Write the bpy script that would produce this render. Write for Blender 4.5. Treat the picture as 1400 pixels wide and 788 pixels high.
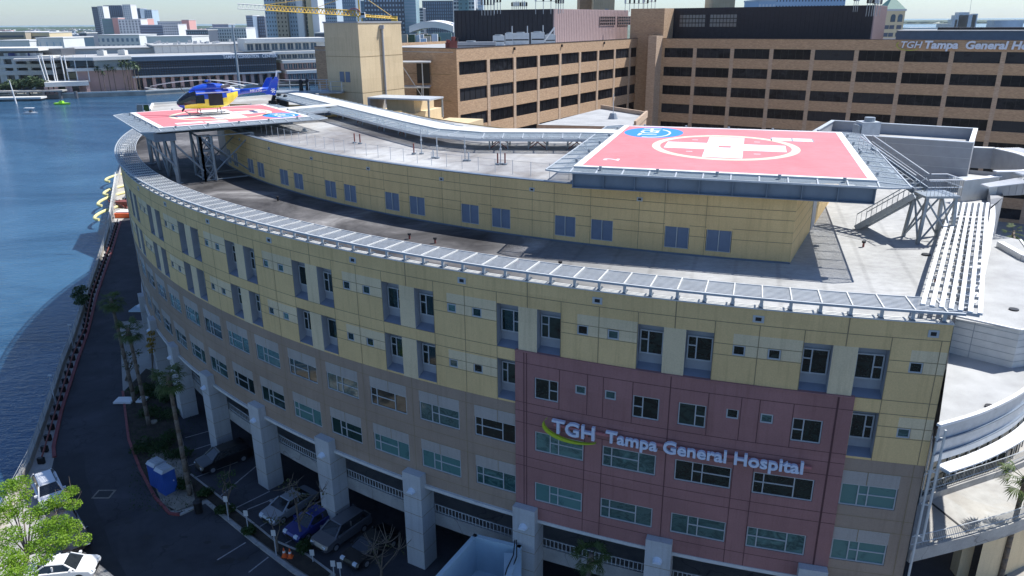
import bpy, bmesh, math, random
from mathutils import Vector, Matrix
random.seed(7)
for o in list(bpy.data.objects): bpy.data.objects.remove(o)
S = bpy.context.scene
R_ = math.radians
# ------------------------------------------------------------------ camera
F = 1030.0; CAMZ = 36.5
ROLL = math.atan(9/1190.0); P = math.atan(365.0/F)
cr, sr, cp, sp = math.cos(ROLL), math.sin(ROLL), math.cos(P), math.sin(P)
cam = bpy.data.cameras.new('camera'); cam.sensor_width = 36; cam.lens = F/1400*36
cam.clip_start = 0.5; cam.clip_end = 60000
camo = bpy.data.objects.new('camera', cam); S.collection.objects.link(camo); S.camera = camo
M = Matrix(((cr, sr, 0, 0), (-sr*sp, cr*sp, -cp, 0), (-sr*cp, cr*cp, sp, 0), (0, 0, 0, 1)))
M.translation = (0, 0, CAMZ); camo.matrix_world = M
HAZE = 0.00003
# ------------------------------------------------------------------ sky, sun, exposure
SUN_EL, SUN_AZ = 56.0, 24.0            # azimuth measured from +X towards +Y
w = bpy.data.worlds.new('World'); S.world = w; w.use_nodes = True
nt = w.node_tree; bg = nt.nodes['Background']
sky = nt.nodes.new('ShaderNodeTexSky'); sky.sky_type = 'NISHITA'; sky.sun_disc = False
sky.sun_elevation = R_(SUN_EL); sky.sun_rotation = R_(90-SUN_AZ)
sky.altitude = 0; sky.air_density = 1.0; sky.dust_density = 0.35; sky.ozone_density = 2.2
tint = nt.nodes.new('ShaderNodeVectorMath'); tint.operation = 'MULTIPLY'; tint.inputs[1].default_value = (0.84, 0.985, 1.22)
nt.links.new(sky.outputs[0], tint.inputs[0]); nt.links.new(tint.outputs[0], bg.inputs[0]); bg.inputs[1].default_value = 0.092
sl = bpy.data.lights.new('sun', 'SUN'); sl.energy = 5.0; sl.angle = R_(0.5); sl.color = (1, 0.975, 0.94)
so = bpy.data.objects.new('sun', sl); S.collection.objects.link(so)
ce, se = math.cos(R_(SUN_EL)), math.sin(R_(SUN_EL))
so.rotation_euler = Vector((-ce*math.cos(R_(SUN_AZ)), -ce*math.sin(R_(SUN_AZ)), -se)).to_track_quat('-Z', 'Y').to_euler()
so.location = (0, 0, 90)
S.view_settings.view_transform = 'Standard'; S.view_settings.look = 'None'
S.view_settings.exposure = 0.50; S.view_settings.gamma = 1
S.render.engine = 'CYCLES'; S.render.resolution_x = 1024; S.render.resolution_y = 576
S.cycles.max_bounces = 6; S.cycles.transparent_max_bounces = 12

# ------------------------------------------------------------------ measuring helpers (photo pixel -> real place)
def ray(px, py):
    x = (px-700)/F; y = (394-py)/F
    xr = x*cr+y*sr; yr = -x*sr+y*cr
    return Vector((xr, cp+yr*sp, -sp+yr*cp))
def G(px, py, z=0.0):                   # point of the level plane z seen there
    r = ray(px, py); t = (CAMZ-z)/-r.z
    return Vector((r.x*t, r.y*t, z))
def W(px, py, d):                       # point at forward distance d
    r = ray(px, py); t = d/r.y
    return Vector((r.x*t, d, CAMZ+r.z*t))
def zat(X, Y, py):
    lo, hi = -40.0, 400.0
    for _ in range(60):
        m = (lo+hi)/2; zz = m-CAMZ
        f = Y*cp-zz*sp; u = (Y*sp+zz*cp)/f; x = X/f
        yy = 394-F*(x*sr+u*cr)
        if yy > py: lo = m
        else: hi = m
    return lo

# ------------------------------------------------------------------ materials
def new_mat(name):
    m = bpy.data.materials.new(name); m.use_nodes = True
    return m, m.node_tree, m.node_tree.nodes['Principled BSDF']
def N(nt, t, **k):
    n = nt.nodes.new(t)
    for a, b in k.items(): setattr(n, a, b)
    return n
def mixc(nt, fac, a, b, mode='MIX'):
    n = N(nt, 'ShaderNodeMix', data_type='RGBA', blend_type=mode)
    for i, v in ((0, fac), (6, a), (7, b)):
        if hasattr(v, 'is_linked') or hasattr(v, 'links'): nt.links.new(v, n.inputs[i])
        elif v is not None:
            n.inputs[i].default_value = v if i == 0 else (tuple(v)+(1,) if len(v) == 3 else v)
    return n.outputs[2]
def noise(nt, scale, detail=4, vec=None, rough=0.6, dist=0.0):
    n = N(nt, 'ShaderNodeTexNoise'); n.inputs['Scale'].default_value = scale
    n.inputs['Detail'].default_value = detail; n.inputs['Roughness'].default_value = rough
    n.inputs['Distortion'].default_value = dist
    if vec is not None: nt.links.new(vec, n.inputs['Vector'])
    return n.outputs['Fac']
def ramp(nt, fac, stops):
    n = N(nt, 'ShaderNodeValToRGB'); e = n.color_ramp.elements
    while len(e) < len(stops): e.new(0.5)
    for i, (p, c) in enumerate(stops):
        e[i].position = p; e[i].color = tuple(c)+(1,) if len(c) == 3 else c
    nt.links.new(fac, n.inputs[0]); return n.outputs[0]
def wpos(nt, sx=1, sy=1, sz=1):
    g = N(nt, 'ShaderNodeNewGeometry'); v = N(nt, 'ShaderNodeVectorMath', operation='MULTIPLY')
    nt.links.new(g.outputs['Position'], v.inputs[0]); v.inputs[1].default_value = (sx, sy, sz)
    return v.outputs[0]
def bump(nt, bs, h, strength=0.3, dist=0.05):
    b = N(nt, 'ShaderNodeBump'); b.inputs['Strength'].default_value = strength; b.inputs['Distance'].default_value = dist
    nt.links.new(h, b.inputs['Height']); nt.links.new(b.outputs[0], bs.inputs['Normal'])
MATS = {}
def plain(name, col, rough=0.6, var=0.12, scale=1.5, metal=0.0, stretch=(1, 1, 1), bmp=0.0, fine=0.0, spec=None):
    if name in MATS: return MATS[name]
    m, nt, bs = new_mat(name)
    v = wpos(nt, *stretch); f = noise(nt, scale, 5, v)
    lo = tuple(c*(1-var) for c in col); hi = tuple(min(1, c*(1+var)) for c in col)
    c = ramp(nt, f, [(0.3, lo), (0.7, hi)])
    if fine:
        f2 = noise(nt, 22, 2, wpos(nt)); c = mixc(nt, fine, c, ramp(nt, f2, [(0.35, (0.2,)*3), (0.65, (1,)*3)]), 'MULTIPLY')
    nt.links.new(c, bs.inputs['Base Color']); bs.inputs['Roughness'].default_value = rough
    bs.inputs['Metallic'].default_value = metal
    if spec is not None: bs.inputs['Specular IOR Level'].default_value = spec
    if bmp: bump(nt, bs, f, bmp)
    MATS[name] = m; return m
def stucco(name, col, var=0.06):
    m, nt, bs = new_mat(name)
    c = ramp(nt, noise(nt, 0.35, 3, wpos(nt)), [(0.3, tuple(x*(1-var) for x in col)), (0.7, tuple(x*(1+var) for x in col))])
    st = noise(nt, 2.2, 5, wpos(nt, 1.5, 1.5, 0.10), 0.7)
    c = mixc(nt, 0.4, c, ramp(nt, st, [(0.34, (0.74, 0.72, 0.70)), (0.50, (1, 1, 1))]), 'MULTIPLY')
    # small tone shift from one cladding panel to the next
    g = N(nt, 'ShaderNodeNewGeometry'); s = N(nt, 'ShaderNodeSeparateXYZ'); nt.links.new(g.outputs['Position'], s.inputs[0])
    def mth(op, a, b=None):
        n = N(nt, 'ShaderNodeMath', operation=op)
        for i, v in enumerate((a, b)):
            if v is None: continue
            if isinstance(v, (int, float)): n.inputs[i].default_value = v
            else: nt.links.new(v, n.inputs[i])
        return n.outputs[0]
    az = mth('ARCTAN2', mth('SUBTRACT', s.outputs[1], 125.79), mth('SUBTRACT', s.outputs[0], 40.68))
    ia = mth('FLOOR', mth('MULTIPLY', az, 22.2)); iz = mth('FLOOR', mth('MULTIPLY', s.outputs[2], 0.55))
    cb = N(nt, 'ShaderNodeCombineXYZ'); nt.links.new(ia, cb.inputs[0]); nt.links.new(iz, cb.inputs[1])
    wn = N(nt, 'ShaderNodeTexWhiteNoise', noise_dimensions='2D'); nt.links.new(cb.outputs[0], wn.inputs['Vector'])
    c = mixc(nt, 1.0, c, ramp(nt, wn.outputs['Value'], [(0, (0.925, 0.92, 0.91)), (1, (1, 1, 1))]), 'MULTIPLY')
    c = mixc(nt, 0.35, c, ramp(nt, noise(nt, 14, 2, wpos(nt)), [(0.35, (0.72,)*3), (0.65, (1,)*3)]), 'MULTIPLY')
    nt.links.new(c, bs.inputs['Base Color']); bs.inputs['Roughness'].default_value = 0.85
    bs.inputs['Specular IOR Level'].default_value = 0.25
    MATS[name] = m; return m
stucco('yellow', (0.80, 0.565, 0.27)); stucco('cream', (0.78, 0.63, 0.40)); stucco('tan', (0.38, 0.285, 0.215)); stucco('red', (0.37, 0.185, 0.17), 0.10)
stucco('lightpanel', (0.44, 0.40, 0.36)); stucco('column', (0.52, 0.53, 0.53)); stucco('towercream', (0.66, 0.53, 0.34), 0.05)
plain('seam', (0.27, 0.20, 0.11), 0.9); plain('seamr', (0.11, 0.045, 0.045), 0.9)
plain('sillblue', (0.20, 0.22, 0.265), 0.5, 0.08); plain('greypanel', (0.33, 0.34, 0.355), 0.5, 0.08); plain('louvreblue', (0.135, 0.17, 0.235), 0.55, 0.08)
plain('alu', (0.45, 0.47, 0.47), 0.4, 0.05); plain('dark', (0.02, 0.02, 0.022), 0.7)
plain('white', (0.74, 0.74, 0.73), 0.5, 0.05); plain('offwhite', (0.60, 0.60, 0.57), 0.6, 0.08)
plain('galv', (0.30, 0.335, 0.36), 0.45, 0.14, 2.0, 0.3); plain('galvlight', (0.50, 0.53, 0.55), 0.45, 0.1, 2.0, 0.2)
plain('galvmid', (0.40, 0.43, 0.45), 0.5, 0.12, 1.5, 0.1); plain('steelblue', (0.15, 0.19, 0.24), 0.45, 0.1, 1.0, 0.2); plain('rustpipe', (0.22, 0.06, 0.05), 0.6)
plain('concrete', (0.42, 0.41, 0.385), 0.85, 0.16, 0.8, fine=0.3); plain('pale_roof', (0.40, 0.405, 0.40), 0.8, 0.2, 0.35, fine=0.25)
plain('asphalt', (0.056, 0.058, 0.068), 0.9, 0.35, 0.3, fine=0.5); plain('paint', (0.36, 0.36, 0.36), 0.8, 0.3, 3, fine=0.4)
plain('curbred', (0.24, 0.06, 0.06), 0.7, 0.25, 3); plain('black', (0.012, 0.012, 0.013), 0.5)
plain('sand', (0.30, 0.27, 0.22), 0.95, 0.35, 1.2, fine=0.5); plain('mulch', (0.05, 0.04, 0.03), 0.95, 0.5, 1.5, fine=0.6)
plain('darkmetal', (0.022, 0.020, 0.026), 0.6, 0.2, 1.5); plain('pinkmetal', (0.40, 0.29, 0.275), 0.55, 0.06)  # one wall cladding with sun and shade painted in as two colours
plain('bark', (0.16, 0.13, 0.10), 0.95, 0.35, 6, bmp=0.4); plain('rubber', (0.02, 0.02, 0.02), 0.8)
plain('cityroof', (0.55, 0.56, 0.57), 0.8, 0.25, 0.02); plain('pinkstone', (0.50, 0.34, 0.31), 0.85, 0.12, 0.1)
plain('landfar', (0.10, 0.13, 0.09), 0.95, 0.5, 0.004); plain('quay', (0.36, 0.34, 0.30), 0.9, 0.25, 0.2)
def deckmat(name, base, dark, amt):
    m, nt, bs = new_mat(name)
    f = noise(nt, 0.09, 6, wpos(nt), 0.62, 0.4); c = ramp(nt, f, [(0.40-amt, dark), (0.62, base)])
    c = mixc(nt, 0.55, c, ramp(nt, noise(nt, 0.9, 6, wpos(nt), 0.7), [(0.3, (0.66, 0.65, 0.64)), (0.62, (1, 1, 1))]), 'MULTIPLY')
    wv = N(nt, 'ShaderNodeTexWave', wave_type='BANDS', bands_direction='DIAGONAL'); wv.inputs['Scale'].default_value = 0.26
    wv.inputs['Distortion'].default_value = 0.6; wv.inputs['Detail Scale'].default_value = 0.3
    nt.links.new(wpos(nt, 0.6, -0.2, 0), wv.inputs['Vector'])
    c = mixc(nt, 0.35, c, ramp(nt, wv.outputs['Fac'], [(0.0, (0.7,)*3), (0.06, (1,)*3)]), 'MULTIPLY')
    c = mixc(nt, 0.3, c, ramp(nt, noise(nt, 0.25, 3, wpos(nt), 0.5, 1.5), [(0.42, (0.80, 0.72, 0.62)), (0.5, (1, 1, 1))]), 'MULTIPLY')
    nt.links.new(c, bs.inputs['Base Color']); bs.inputs['Roughness'].default_value = 0.8
    MATS[name] = m
deckmat('deck', (0.46, 0.46, 0.445), (0.19, 0.18, 0.18), 0.02); deckmat('deckclean', (0.50, 0.50, 0.47), (0.30, 0.28, 0.25), 0.04)
def deck_lower():
    m, nt, bs = new_mat('decklower')
    g = N(nt, 'ShaderNodeNewGeometry'); s = N(nt, 'ShaderNodeSeparateXYZ'); nt.links.new(g.outputs['Position'], s.inputs[0])
    mr = N(nt, 'ShaderNodeMapRange'); nt.links.new(s.outputs[0], mr.inputs[0])
    mr.inputs[1].default_value = 12; mr.inputs[2].default_value = -2; mr.inputs[3].default_value = 0; mr.inputs[4].default_value = 1
    f = noise(nt, 0.13, 7, wpos(nt), 0.65, 0.8)
    grime = ramp(nt, f, [(0.40, (0.025, 0.023, 0.024)), (0.56, (0.105, 0.10, 0.10)), (0.76, (0.36, 0.35, 0.34))])
    clean = ramp(nt, noise(nt, 0.2, 6, wpos(nt), 0.6), [(0.3, (0.33, 0.33, 0.315)), (0.7, (0.46, 0.462, 0.45))])
    c = mixc(nt, mr.outputs[0], clean, grime)
    c = mixc(nt, 0.6, c, ramp(nt, noise(nt, 1.6, 6, wpos(nt, 1, 1.6, 1), 0.75), [(0.32, (0.6,)*3), (0.6, (1,)*3)]), 'MULTIPLY')
    wv = N(nt, 'ShaderNodeTexWave', wave_type='BANDS', bands_direction='DIAGONAL'); wv.inputs['Scale'].default_value = 0.3
    nt.links.new(wpos(nt, 0.8, -0.25, 0), wv.inputs['Vector'])
    c = mixc(nt, 0.4, c, ramp(nt, wv.outputs['Fac'], [(0.0, (0.62,)*3), (0.05, (1,)*3)]), 'MULTIPLY')
    nt.links.new(c, bs.inputs['Base Color']); bs.inputs['Roughness'].default_value = 0.8; MATS['decklower'] = m
deck_lower()
def crack(name):
    m = MATS[name]; nt = m.node_tree; bs = nt.nodes['Principled BSDF']; src = bs.inputs['Base Color'].links[0].from_socket
    vo = N(nt, 'ShaderNodeTexVoronoi', feature='DISTANCE_TO_EDGE'); vo.inputs['Scale'].default_value = 0.16
    ds = N(nt, 'ShaderNodeVectorMath', operation='ADD'); nz = N(nt, 'ShaderNodeTexNoise'); nz.inputs['Scale'].default_value = 0.6; nt.links.new(wpos(nt), nz.inputs['Vector'])
    sc = N(nt, 'ShaderNodeVectorMath', operation='SCALE'); nt.links.new(nz.outputs['Color'], sc.inputs[0]); sc.inputs['Scale'].default_value = 3.0
    nt.links.new(wpos(nt), ds.inputs[0]); nt.links.new(sc.outputs[0], ds.inputs[1]); nt.links.new(ds.outputs[0], vo.inputs['Vector'])
    c = mixc(nt, 0.8, src, ramp(nt, vo.outputs['Distance'], [(0.0, (0.45,)*3), (0.012, (1,)*3)]), 'MULTIPLY')
    c = mixc(nt, 0.7, c, ramp(nt, noise(nt, 0.12, 4, wpos(nt), 0.6, 0.5), [(0.42, (0.72, 0.74, 0.78)), (0.47, (1, 1, 1)), (0.60, (1.0, 1.0, 1.0)), (0.63, (1.25, 1.25, 1.22))]), 'MULTIPLY')
    nt.links.new(c, bs.inputs['Base Color'])
crack('asphalt'); crack('concrete')
def padmat():
    m, nt, bs = new_mat('padred')
    c = ramp(nt, noise(nt, 0.35, 6, wpos(nt, 1, 0.5, 1), 0.7), [(0.3, (0.62, 0.165, 0.18)), (0.7, (0.72, 0.215, 0.23))])
    c = mixc(nt, 0.45, c, ramp(nt, noise(nt, 3, 5, wpos(nt, 0.35, 2.6, 1), 0.7), [(0.38, (0.72, 0.68, 0.68)), (0.58, (1,)*3)]), 'MULTIPLY')
    nt.links.new(c, bs.inputs['Base Color']); bs.inputs['Roughness'].default_value = 0.75; MATS['padred'] = m
padmat()
plain('padwhite', (0.76, 0.75, 0.73), 0.7, 0.10, 2.5, fine=0.15); plain('padcream', (0.74, 0.64, 0.47), 0.7, 0.10, 2.5, fine=0.15); plain('padblue', (0.02, 0.22, 0.55), 0.6, 0.06)
def brickmat(name, a, b, mort):
    m, nt, bs = new_mat(name)
    uv = N(nt, 'ShaderNodeUVMap'); bt = N(nt, 'ShaderNodeTexBrick'); nt.links.new(uv.outputs[0], bt.inputs['Vector'])
    for k, v in (('Color1', a), ('Color2', b), ('Mortar', mort)): bt.inputs[k].default_value = tuple(v)+(1,)
    bt.inputs['Scale'].default_value = 1; bt.inputs['Brick Width'].default_value = 0.42; bt.inputs['Row Height'].default_value = 0.13; bt.inputs['Mortar Size'].default_value = 0.012
    c = mixc(nt, 0.6, bt.outputs['Color'], ramp(nt, noise(nt, 2.2, 5, wpos(nt, 0.7, 0.7, 4), 0.7), [(0.35, (0.55, 0.5, 0.46)), (0.65, (1, 1, 1))]), 'MULTIPLY')
    nt.links.new(c, bs.inputs['Base Color']); bs.inputs['Roughness'].default_value = 0.9; MATS[name] = m
brickmat('brick', (0.56, 0.37, 0.22), (0.44, 0.28, 0.165), (0.50, 0.40, 0.29))
brickmat('brickpier', (0.56, 0.41, 0.29), (0.50, 0.36, 0.25), (0.50, 0.41, 0.32))
def glass(name, lo, hi, rough=0.08, spec=0.5, sc=0.8):
    m, nt, bs = new_mat(name)
    oi = N(nt, 'ShaderNodeObjectInfo')
    f = noise(nt, sc*1.6, 4, wpos(nt, 1, 1, 1.6), 0.65, 0.8)
    ad = N(nt, 'ShaderNodeMath', operation='MULTIPLY_ADD'); nt.links.new(oi.outputs['Random'], ad.inputs[0]); ad.inputs[1].default_value = 0.6; nt.links.new(f, ad.inputs[2])
    c = ramp(nt, ad.outputs[0], [(0.45, lo), (0.72, tuple((a+b)/2 for a, b in zip(lo, hi))), (0.76, lo), (1.05 if False else 1.0, hi)])  # sharp noise band paints tree reflections into the pane colour
    nt.links.new(c, bs.inputs['Base Color']); bs.inputs['Roughness'].default_value = rough; bs.inputs['Specular IOR Level'].default_value = spec
    bs.inputs['Coat Weight'].default_value = 0.3 if rough < 0.3 else 0.0; bs.inputs['Coat Roughness'].default_value = 0.03
    MATS[name] = m
glass('glass', (0.003, 0.008, 0.007), (0.02, 0.045, 0.038), 0.06, 0.35); glass('tealglass', (0.02, 0.06, 0.058), (0.10, 0.21, 0.19))
glass('brickglass', (0.002, 0.002, 0.004), (0.028, 0.030, 0.036), 0.35, 0.2, 0.3); glass('cityglass', (0.03, 0.06, 0.10), (0.08, 0.14, 0.20), 0.2)
glass('carglass', (0.008, 0.01, 0.014), (0.02, 0.025, 0.03))
def netmat():
    m, nt, bs = new_mat('meshnet'); uv = N(nt, 'ShaderNodeUVMap')
    s = N(nt, 'ShaderNodeSeparateXYZ'); nt.links.new(uv.outputs[0], s.inputs[0])
    outs = []
    for i in (0, 1):
        a = N(nt, 'ShaderNodeMath', operation='MULTIPLY'); nt.links.new(s.outputs[i], a.inputs[0]); a.inputs[1].default_value = 16
        b = N(nt, 'ShaderNodeMath', operation='FRACT'); nt.links.new(a.outputs[0], b.inputs[0])
        c = N(nt, 'ShaderNodeMath', operation='LESS_THAN'); nt.links.new(b.outputs[0], c.inputs[0]); c.inputs[1].default_value = 0.30
        outs.append(c.outputs[0])
    mx = N(nt, 'ShaderNodeMath', operation='MAXIMUM'); nt.links.new(outs[0], mx.inputs[0]); nt.links.new(outs[1], mx.inputs[1])
    nt.links.new(mx.outputs[0], bs.inputs['Alpha']); bs.inputs['Base Color'].default_value = (0.30, 0.36, 0.40, 1)
    bs.inputs['Roughness'].default_value = 0.6; MATS['meshnet'] = m
netmat()
def watermat():
    m, nt, bs = new_mat('water')
    f = noise(nt, 0.010, 7, wpos(nt, 1, 2.6, 1), 0.72, 1.2)
    c = ramp(nt, f, [(0.35, (0.010, 0.045, 0.100)), (0.62, (0.040, 0.110, 0.195))])
    nt.links.new(c, bs.inputs['Base Color']); bs.inputs['Roughness'].default_value = 0.14; bs.inputs['IOR'].default_value = 1.33
    h1 = noise(nt, 0.9, 3, wpos(nt, 0.6, 1.5, 1), 0.6, 0.4); h2 = noise(nt, 3.4, 3, wpos(nt, 0.7, 1.3, 1), 0.6)
    ad = N(nt, 'ShaderNodeMath', operation='MULTIPLY_ADD'); nt.links.new(h2, ad.inputs[0]); ad.inputs[1].default_value = 0.4; nt.links.new(h1, ad.inputs[2])
    bump(nt, bs, ad.outputs[0], 0.55, 0.35); MATS['water'] = m
watermat()
def leafmat(name, a, b, trans=0.35):
    m, nt, bs = new_mat(name)
    c = ramp(nt, noise(nt, 1.3, 3, wpos(nt), 0.7), [(0.3, a), (0.7, b)])
    nt.links.new(c, bs.inputs['Base Color']); bs.inputs['Roughness'].default_value = 0.55; bs.inputs['Specular IOR Level'].default_value = 0.3
    tr = N(nt, 'ShaderNodeBsdfTranslucent'); nt.links.new(c, tr.inputs[0]); mx = N(nt, 'ShaderNodeMixShader'); mx.inputs[0].default_value = trans
    out = nt.nodes['Material Output']; nt.links.new(bs.outputs[0], mx.inputs[1]); nt.links.new(tr.outputs[0], mx.inputs[2]); nt.links.new(mx.outputs[0], out.inputs[0])
    MATS[name] = m
leafmat('leafbright', (0.09, 0.22, 0.02), (0.33, 0.50, 0.05), 0.45); leafmat('leafdark', (0.02, 0.05, 0.015), (0.06, 0.11, 0.03)); leafmat('leafpalm', (0.05, 0.085, 0.025), (0.12, 0.17, 0.05))
leafmat('leafyellow', (0.30, 0.20, 0.03), (0.45, 0.30, 0.05)); leafmat('leafdry', (0.07, 0.09, 0.03), (0.13, 0.13, 0.06)); leafmat('leaffar', (0.035, 0.07, 0.035), (0.09, 0.13, 0.06), 0.1)
def carpaint(name, c, metal=0.3):
    m = plain(name, c, 0.28, 0.03, 1, metal); m.node_tree.nodes['Principled BSDF'].inputs['Coat Weight'].default_value = 0.6; return m
carpaint('carblack', (0.012, 0.013, 0.016)); carpaint('carsilver', (0.30, 0.32, 0.35)); carpaint('carblue', (0.02, 0.035, 0.20)); carpaint('cargrey', (0.13, 0.135, 0.15)); carpaint('carwhite', (0.70, 0.71, 0.72), 0.0); carpaint('cardark', (0.03, 0.03, 0.035))
carpaint('heliblue', (0.012, 0.07, 0.50), 0.0); carpaint('heliyellow', (0.92, 0.74, 0.05), 0.0); carpaint('heliwhite', (0.75, 0.75, 0.76), 0.0)
plain('toiletblue', (0.03, 0.10, 0.38), 0.45, 0.1); plain('toiletroof', (0.42, 0.46, 0.50), 0.5); plain('orange', (0.75, 0.12, 0.02), 0.5); plain('craneyellow', (0.72, 0.46, 0.06), 0.5, 0.1, 0.5); plain('signwhite', (0.62, 0.68, 0.78), 0.4, 0.02); plain('signlime', (0.42, 0.52, 0.03), 0.4, 0.05); plain('signred', (0.45, 0.17, 0.16), 0.6)
plain('fendyellow', (0.72, 0.66, 0.30), 0.6); plain('lime', (0.35, 0.75, 0.05), 0.5); plain('rotor', (0.38, 0.39, 0.40), 0.5); plain('lamp_glass', (0.62, 0.68, 0.74), 0.3, 0.02); plain('copper', (0.12, 0.25, 0.20), 0.6, 0.1)
plain('letterwhite', (0.85, 0.86, 0.88), 0.5, 0.02); plain('annexblue', (0.40, 0.52, 0.58), 0.7, 0.05); plain('redbrown', (0.18, 0.05, 0.04), 0.7)
def citywin():
    for name, wall, gl in (('blockwin', (0.60, 0.60, 0.60), (0.10, 0.13, 0.17)), ('blocktan', (0.45, 0.38, 0.30), (0.09, 0.10, 0.12)), ('blockblue', (0.25, 0.32, 0.40), (0.07, 0.10, 0.15))):
        m, nt, bs = new_mat(name); uv = N(nt, 'ShaderNodeUVMap'); s = N(nt, 'ShaderNodeSeparateXYZ'); nt.links.new(uv.outputs[0], s.inputs[0]); o = []
        for i, (p, f) in enumerate(((3.6, 0.55), (3.2, 0.5))):
            a = N(nt, 'ShaderNodeMath', operation='DIVIDE'); nt.links.new(s.outputs[i], a.inputs[0]); a.inputs[1].default_value = p
            b = N(nt, 'ShaderNodeMath', operation='FRACT'); nt.links.new(a.outputs[0], b.inputs[0]); c = N(nt, 'ShaderNodeMath', operation='LESS_THAN'); nt.links.new(b.outputs[0], c.inputs[0]); c.inputs[1].default_value = f; o.append(c.outputs[0])
        g = N(nt, 'ShaderNodeNewGeometry'); z = N(nt, 'ShaderNodeSeparateXYZ'); nt.links.new(g.outputs['Normal'], z.inputs[0]); l = N(nt, 'ShaderNodeMath', operation='LESS_THAN'); nt.links.new(z.outputs[2], l.inputs[0]); l.inputs[1].default_value = 0.5
        m1 = N(nt, 'ShaderNodeMath', operation='MULTIPLY'); nt.links.new(o[0], m1.inputs[0]); nt.links.new(o[1], m1.inputs[1]); m2 = N(nt, 'ShaderNodeMath', operation='MULTIPLY'); nt.links.new(m1.outputs[0], m2.inputs[0]); nt.links.new(l.outputs[0], m2.inputs[1])
        nt.links.new(mixc(nt, m2.outputs[0], wall, gl), bs.inputs['Base Color']); bs.inputs['Roughness'].default_value = 0.7; MATS[name] = m
citywin()
def MT(n): return MATS[n]

# ------------------------------------------------------------------ mesh builder
class MB:
    def __init__(s): s.v = []; s.f = []; s.m = []; s.mats = []
    def mi(s, m):
        if m not in s.mats: s.mats.append(m)
        return s.mats.index(m)
    def add(s, vs, fs, m):
        b = len(s.v); s.v += [tuple(v) for v in vs]; k = s.mi(m)
        for f in fs: s.f.append(tuple(b+i for i in f)); s.m.append(k)
    def quad(s, a, b, c, d, m): s.add((a, b, c, d), ((0, 1, 2, 3),), m)
    def hexa(s, p, m):          # 8 points: bottom 4 ccw, top 4
        s.add(p, ((3, 2, 1, 0), (4, 5, 6, 7), (0, 1, 5, 4), (1, 2, 6, 5), (2, 3, 7, 6), (3, 0, 4, 7)), m)
    def box(s, x0, x1, y0, y1, z0, z1, m):
        s.hexa([(x0, y0, z0), (x1, y0, z0), (x1, y1, z0), (x0, y1, z0), (x0, y0, z1), (x1, y0, z1), (x1, y1, z1), (x0, y1, z1)], m)
    def prism(s, poly, z0, z1, m, mtop=None):
        n = len(poly); vs = [(p[0], p[1], z0) for p in poly]+[(p[0], p[1], z1) for p in poly]
        s.add(vs, [(i, (i+1) % n, n+(i+1) % n, n+i) for i in range(n)]+[tuple(range(n-1, -1, -1))], m)
        s.add([(p[0], p[1], z1) for p in poly], [tuple(range(n))], mtop or m)
    def tube(s, a, b, r, m, n=6, r2=None, cap=True):
        a = Vector(a); b = Vector(b); r2 = r if r2 is None else r2; d = (b-a)
        if d.length < 1e-6: return
        d.normalize(); u = d.orthogonal().normalized(); v = d.cross(u)
        vs = []
        for q, rr in ((a, r), (b, r2)):
            for i in range(n):
                t = 2*math.pi*i/n+math.pi/n; vs.append(q+u*math.cos(t)*rr+v*math.sin(t)*rr)
        fs = [(i, (i+1) % n, n+(i+1) % n, n+i) for i in range(n)]
        if cap: fs += [tuple(range(n-1, -1, -1)), tuple(range(n, 2*n))]
        s.add(vs, fs, m)
    def bar(s, a, b, wd, h, m, up=Vector((0, 0, 1))):
        a = Vector(a); b = Vector(b); d = (b-a).normalized(); x = d.cross(up)
        if x.length < 1e-4: x = Vector((1, 0, 0))
        x.normalize(); y = x.cross(d).normalized()
        p = [a-x*wd/2-y*h/2, a+x*wd/2-y*h/2, b+x*wd/2-y*h/2, b-x*wd/2-y*h/2]
        s.hexa(p+[q+y*h for q in p], m)
    def path(s, pts, r, m, n=6):
        for i in range(len(pts)-1): s.tube(pts[i], pts[i+1], r, m, n)
    def build(s, name, parent=None, smooth=False):
        me = bpy.data.meshes.new(name)
        off = Vector((0, 0, 0))
        me.from_pydata(s.v, [], s.f)
        for m in s.mats: me.materials.append(MT(m) if isinstance(m, str) else m)
        me.polygons.foreach_set('material_index', s.m)
        if smooth: me.polygons.foreach_set('use_smooth', [True]*len(s.f))
        uvl = me.uv_layers.new(name='UVMap'); me.update()
        for p in me.polygons:
            n = p.normal
            if abs(n.z) > 0.7:
                for li in p.loop_indices:
                    c = me.vertices[me.loops[li].vertex_index].co; uvl.data[li].uv = (c.x, c.y)
            else:
                t = Vector((-n.y, n.x, 0)).normalized()
                for li in p.loop_indices:
                    c = me.vertices[me.loops[li].vertex_index].co; uvl.data[li].uv = (c.dot(t), c.z)
        o = bpy.data.objects.new(name, me); S.collection.objects.link(o)
        if parent is not None:
            o.parent = parent
            if parent.type == 'EMPTY' and parent.get('_w'): o.location = -parent.location
        return o
def tri(o):
    bm = bmesh.new(); bm.from_mesh(o.data); bmesh.ops.triangulate(bm, faces=[f for f in bm.faces if len(f.verts) > 4]); bm.to_mesh(o.data); bm.free(); return o
def tag(o, label=None, cat=None, group=None, kind=None):
    if label: o['label'] = label
    if cat: o['category'] = cat
    if group: o['group'] = group
    if kind: o['kind'] = kind
    return o
def thing(name, label, cat, loc=(0, 0, 0), group=None, world=True, rz=0.0):
    o = bpy.data.objects.new(name, None); S.collection.objects.link(o); o.location = loc; o.rotation_euler = (0, 0, rz)
    o.empty_display_size = 0.3
    if world: o['_w'] = 1
    return tag(o, label, cat, group)
def copy_tree(o, parent=None):
    c = o.copy(); S.collection.objects.link(c)
    if parent is not None: c.parent = parent
    for ch in list(o.children): copy_tree(ch, c)
    return c
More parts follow.
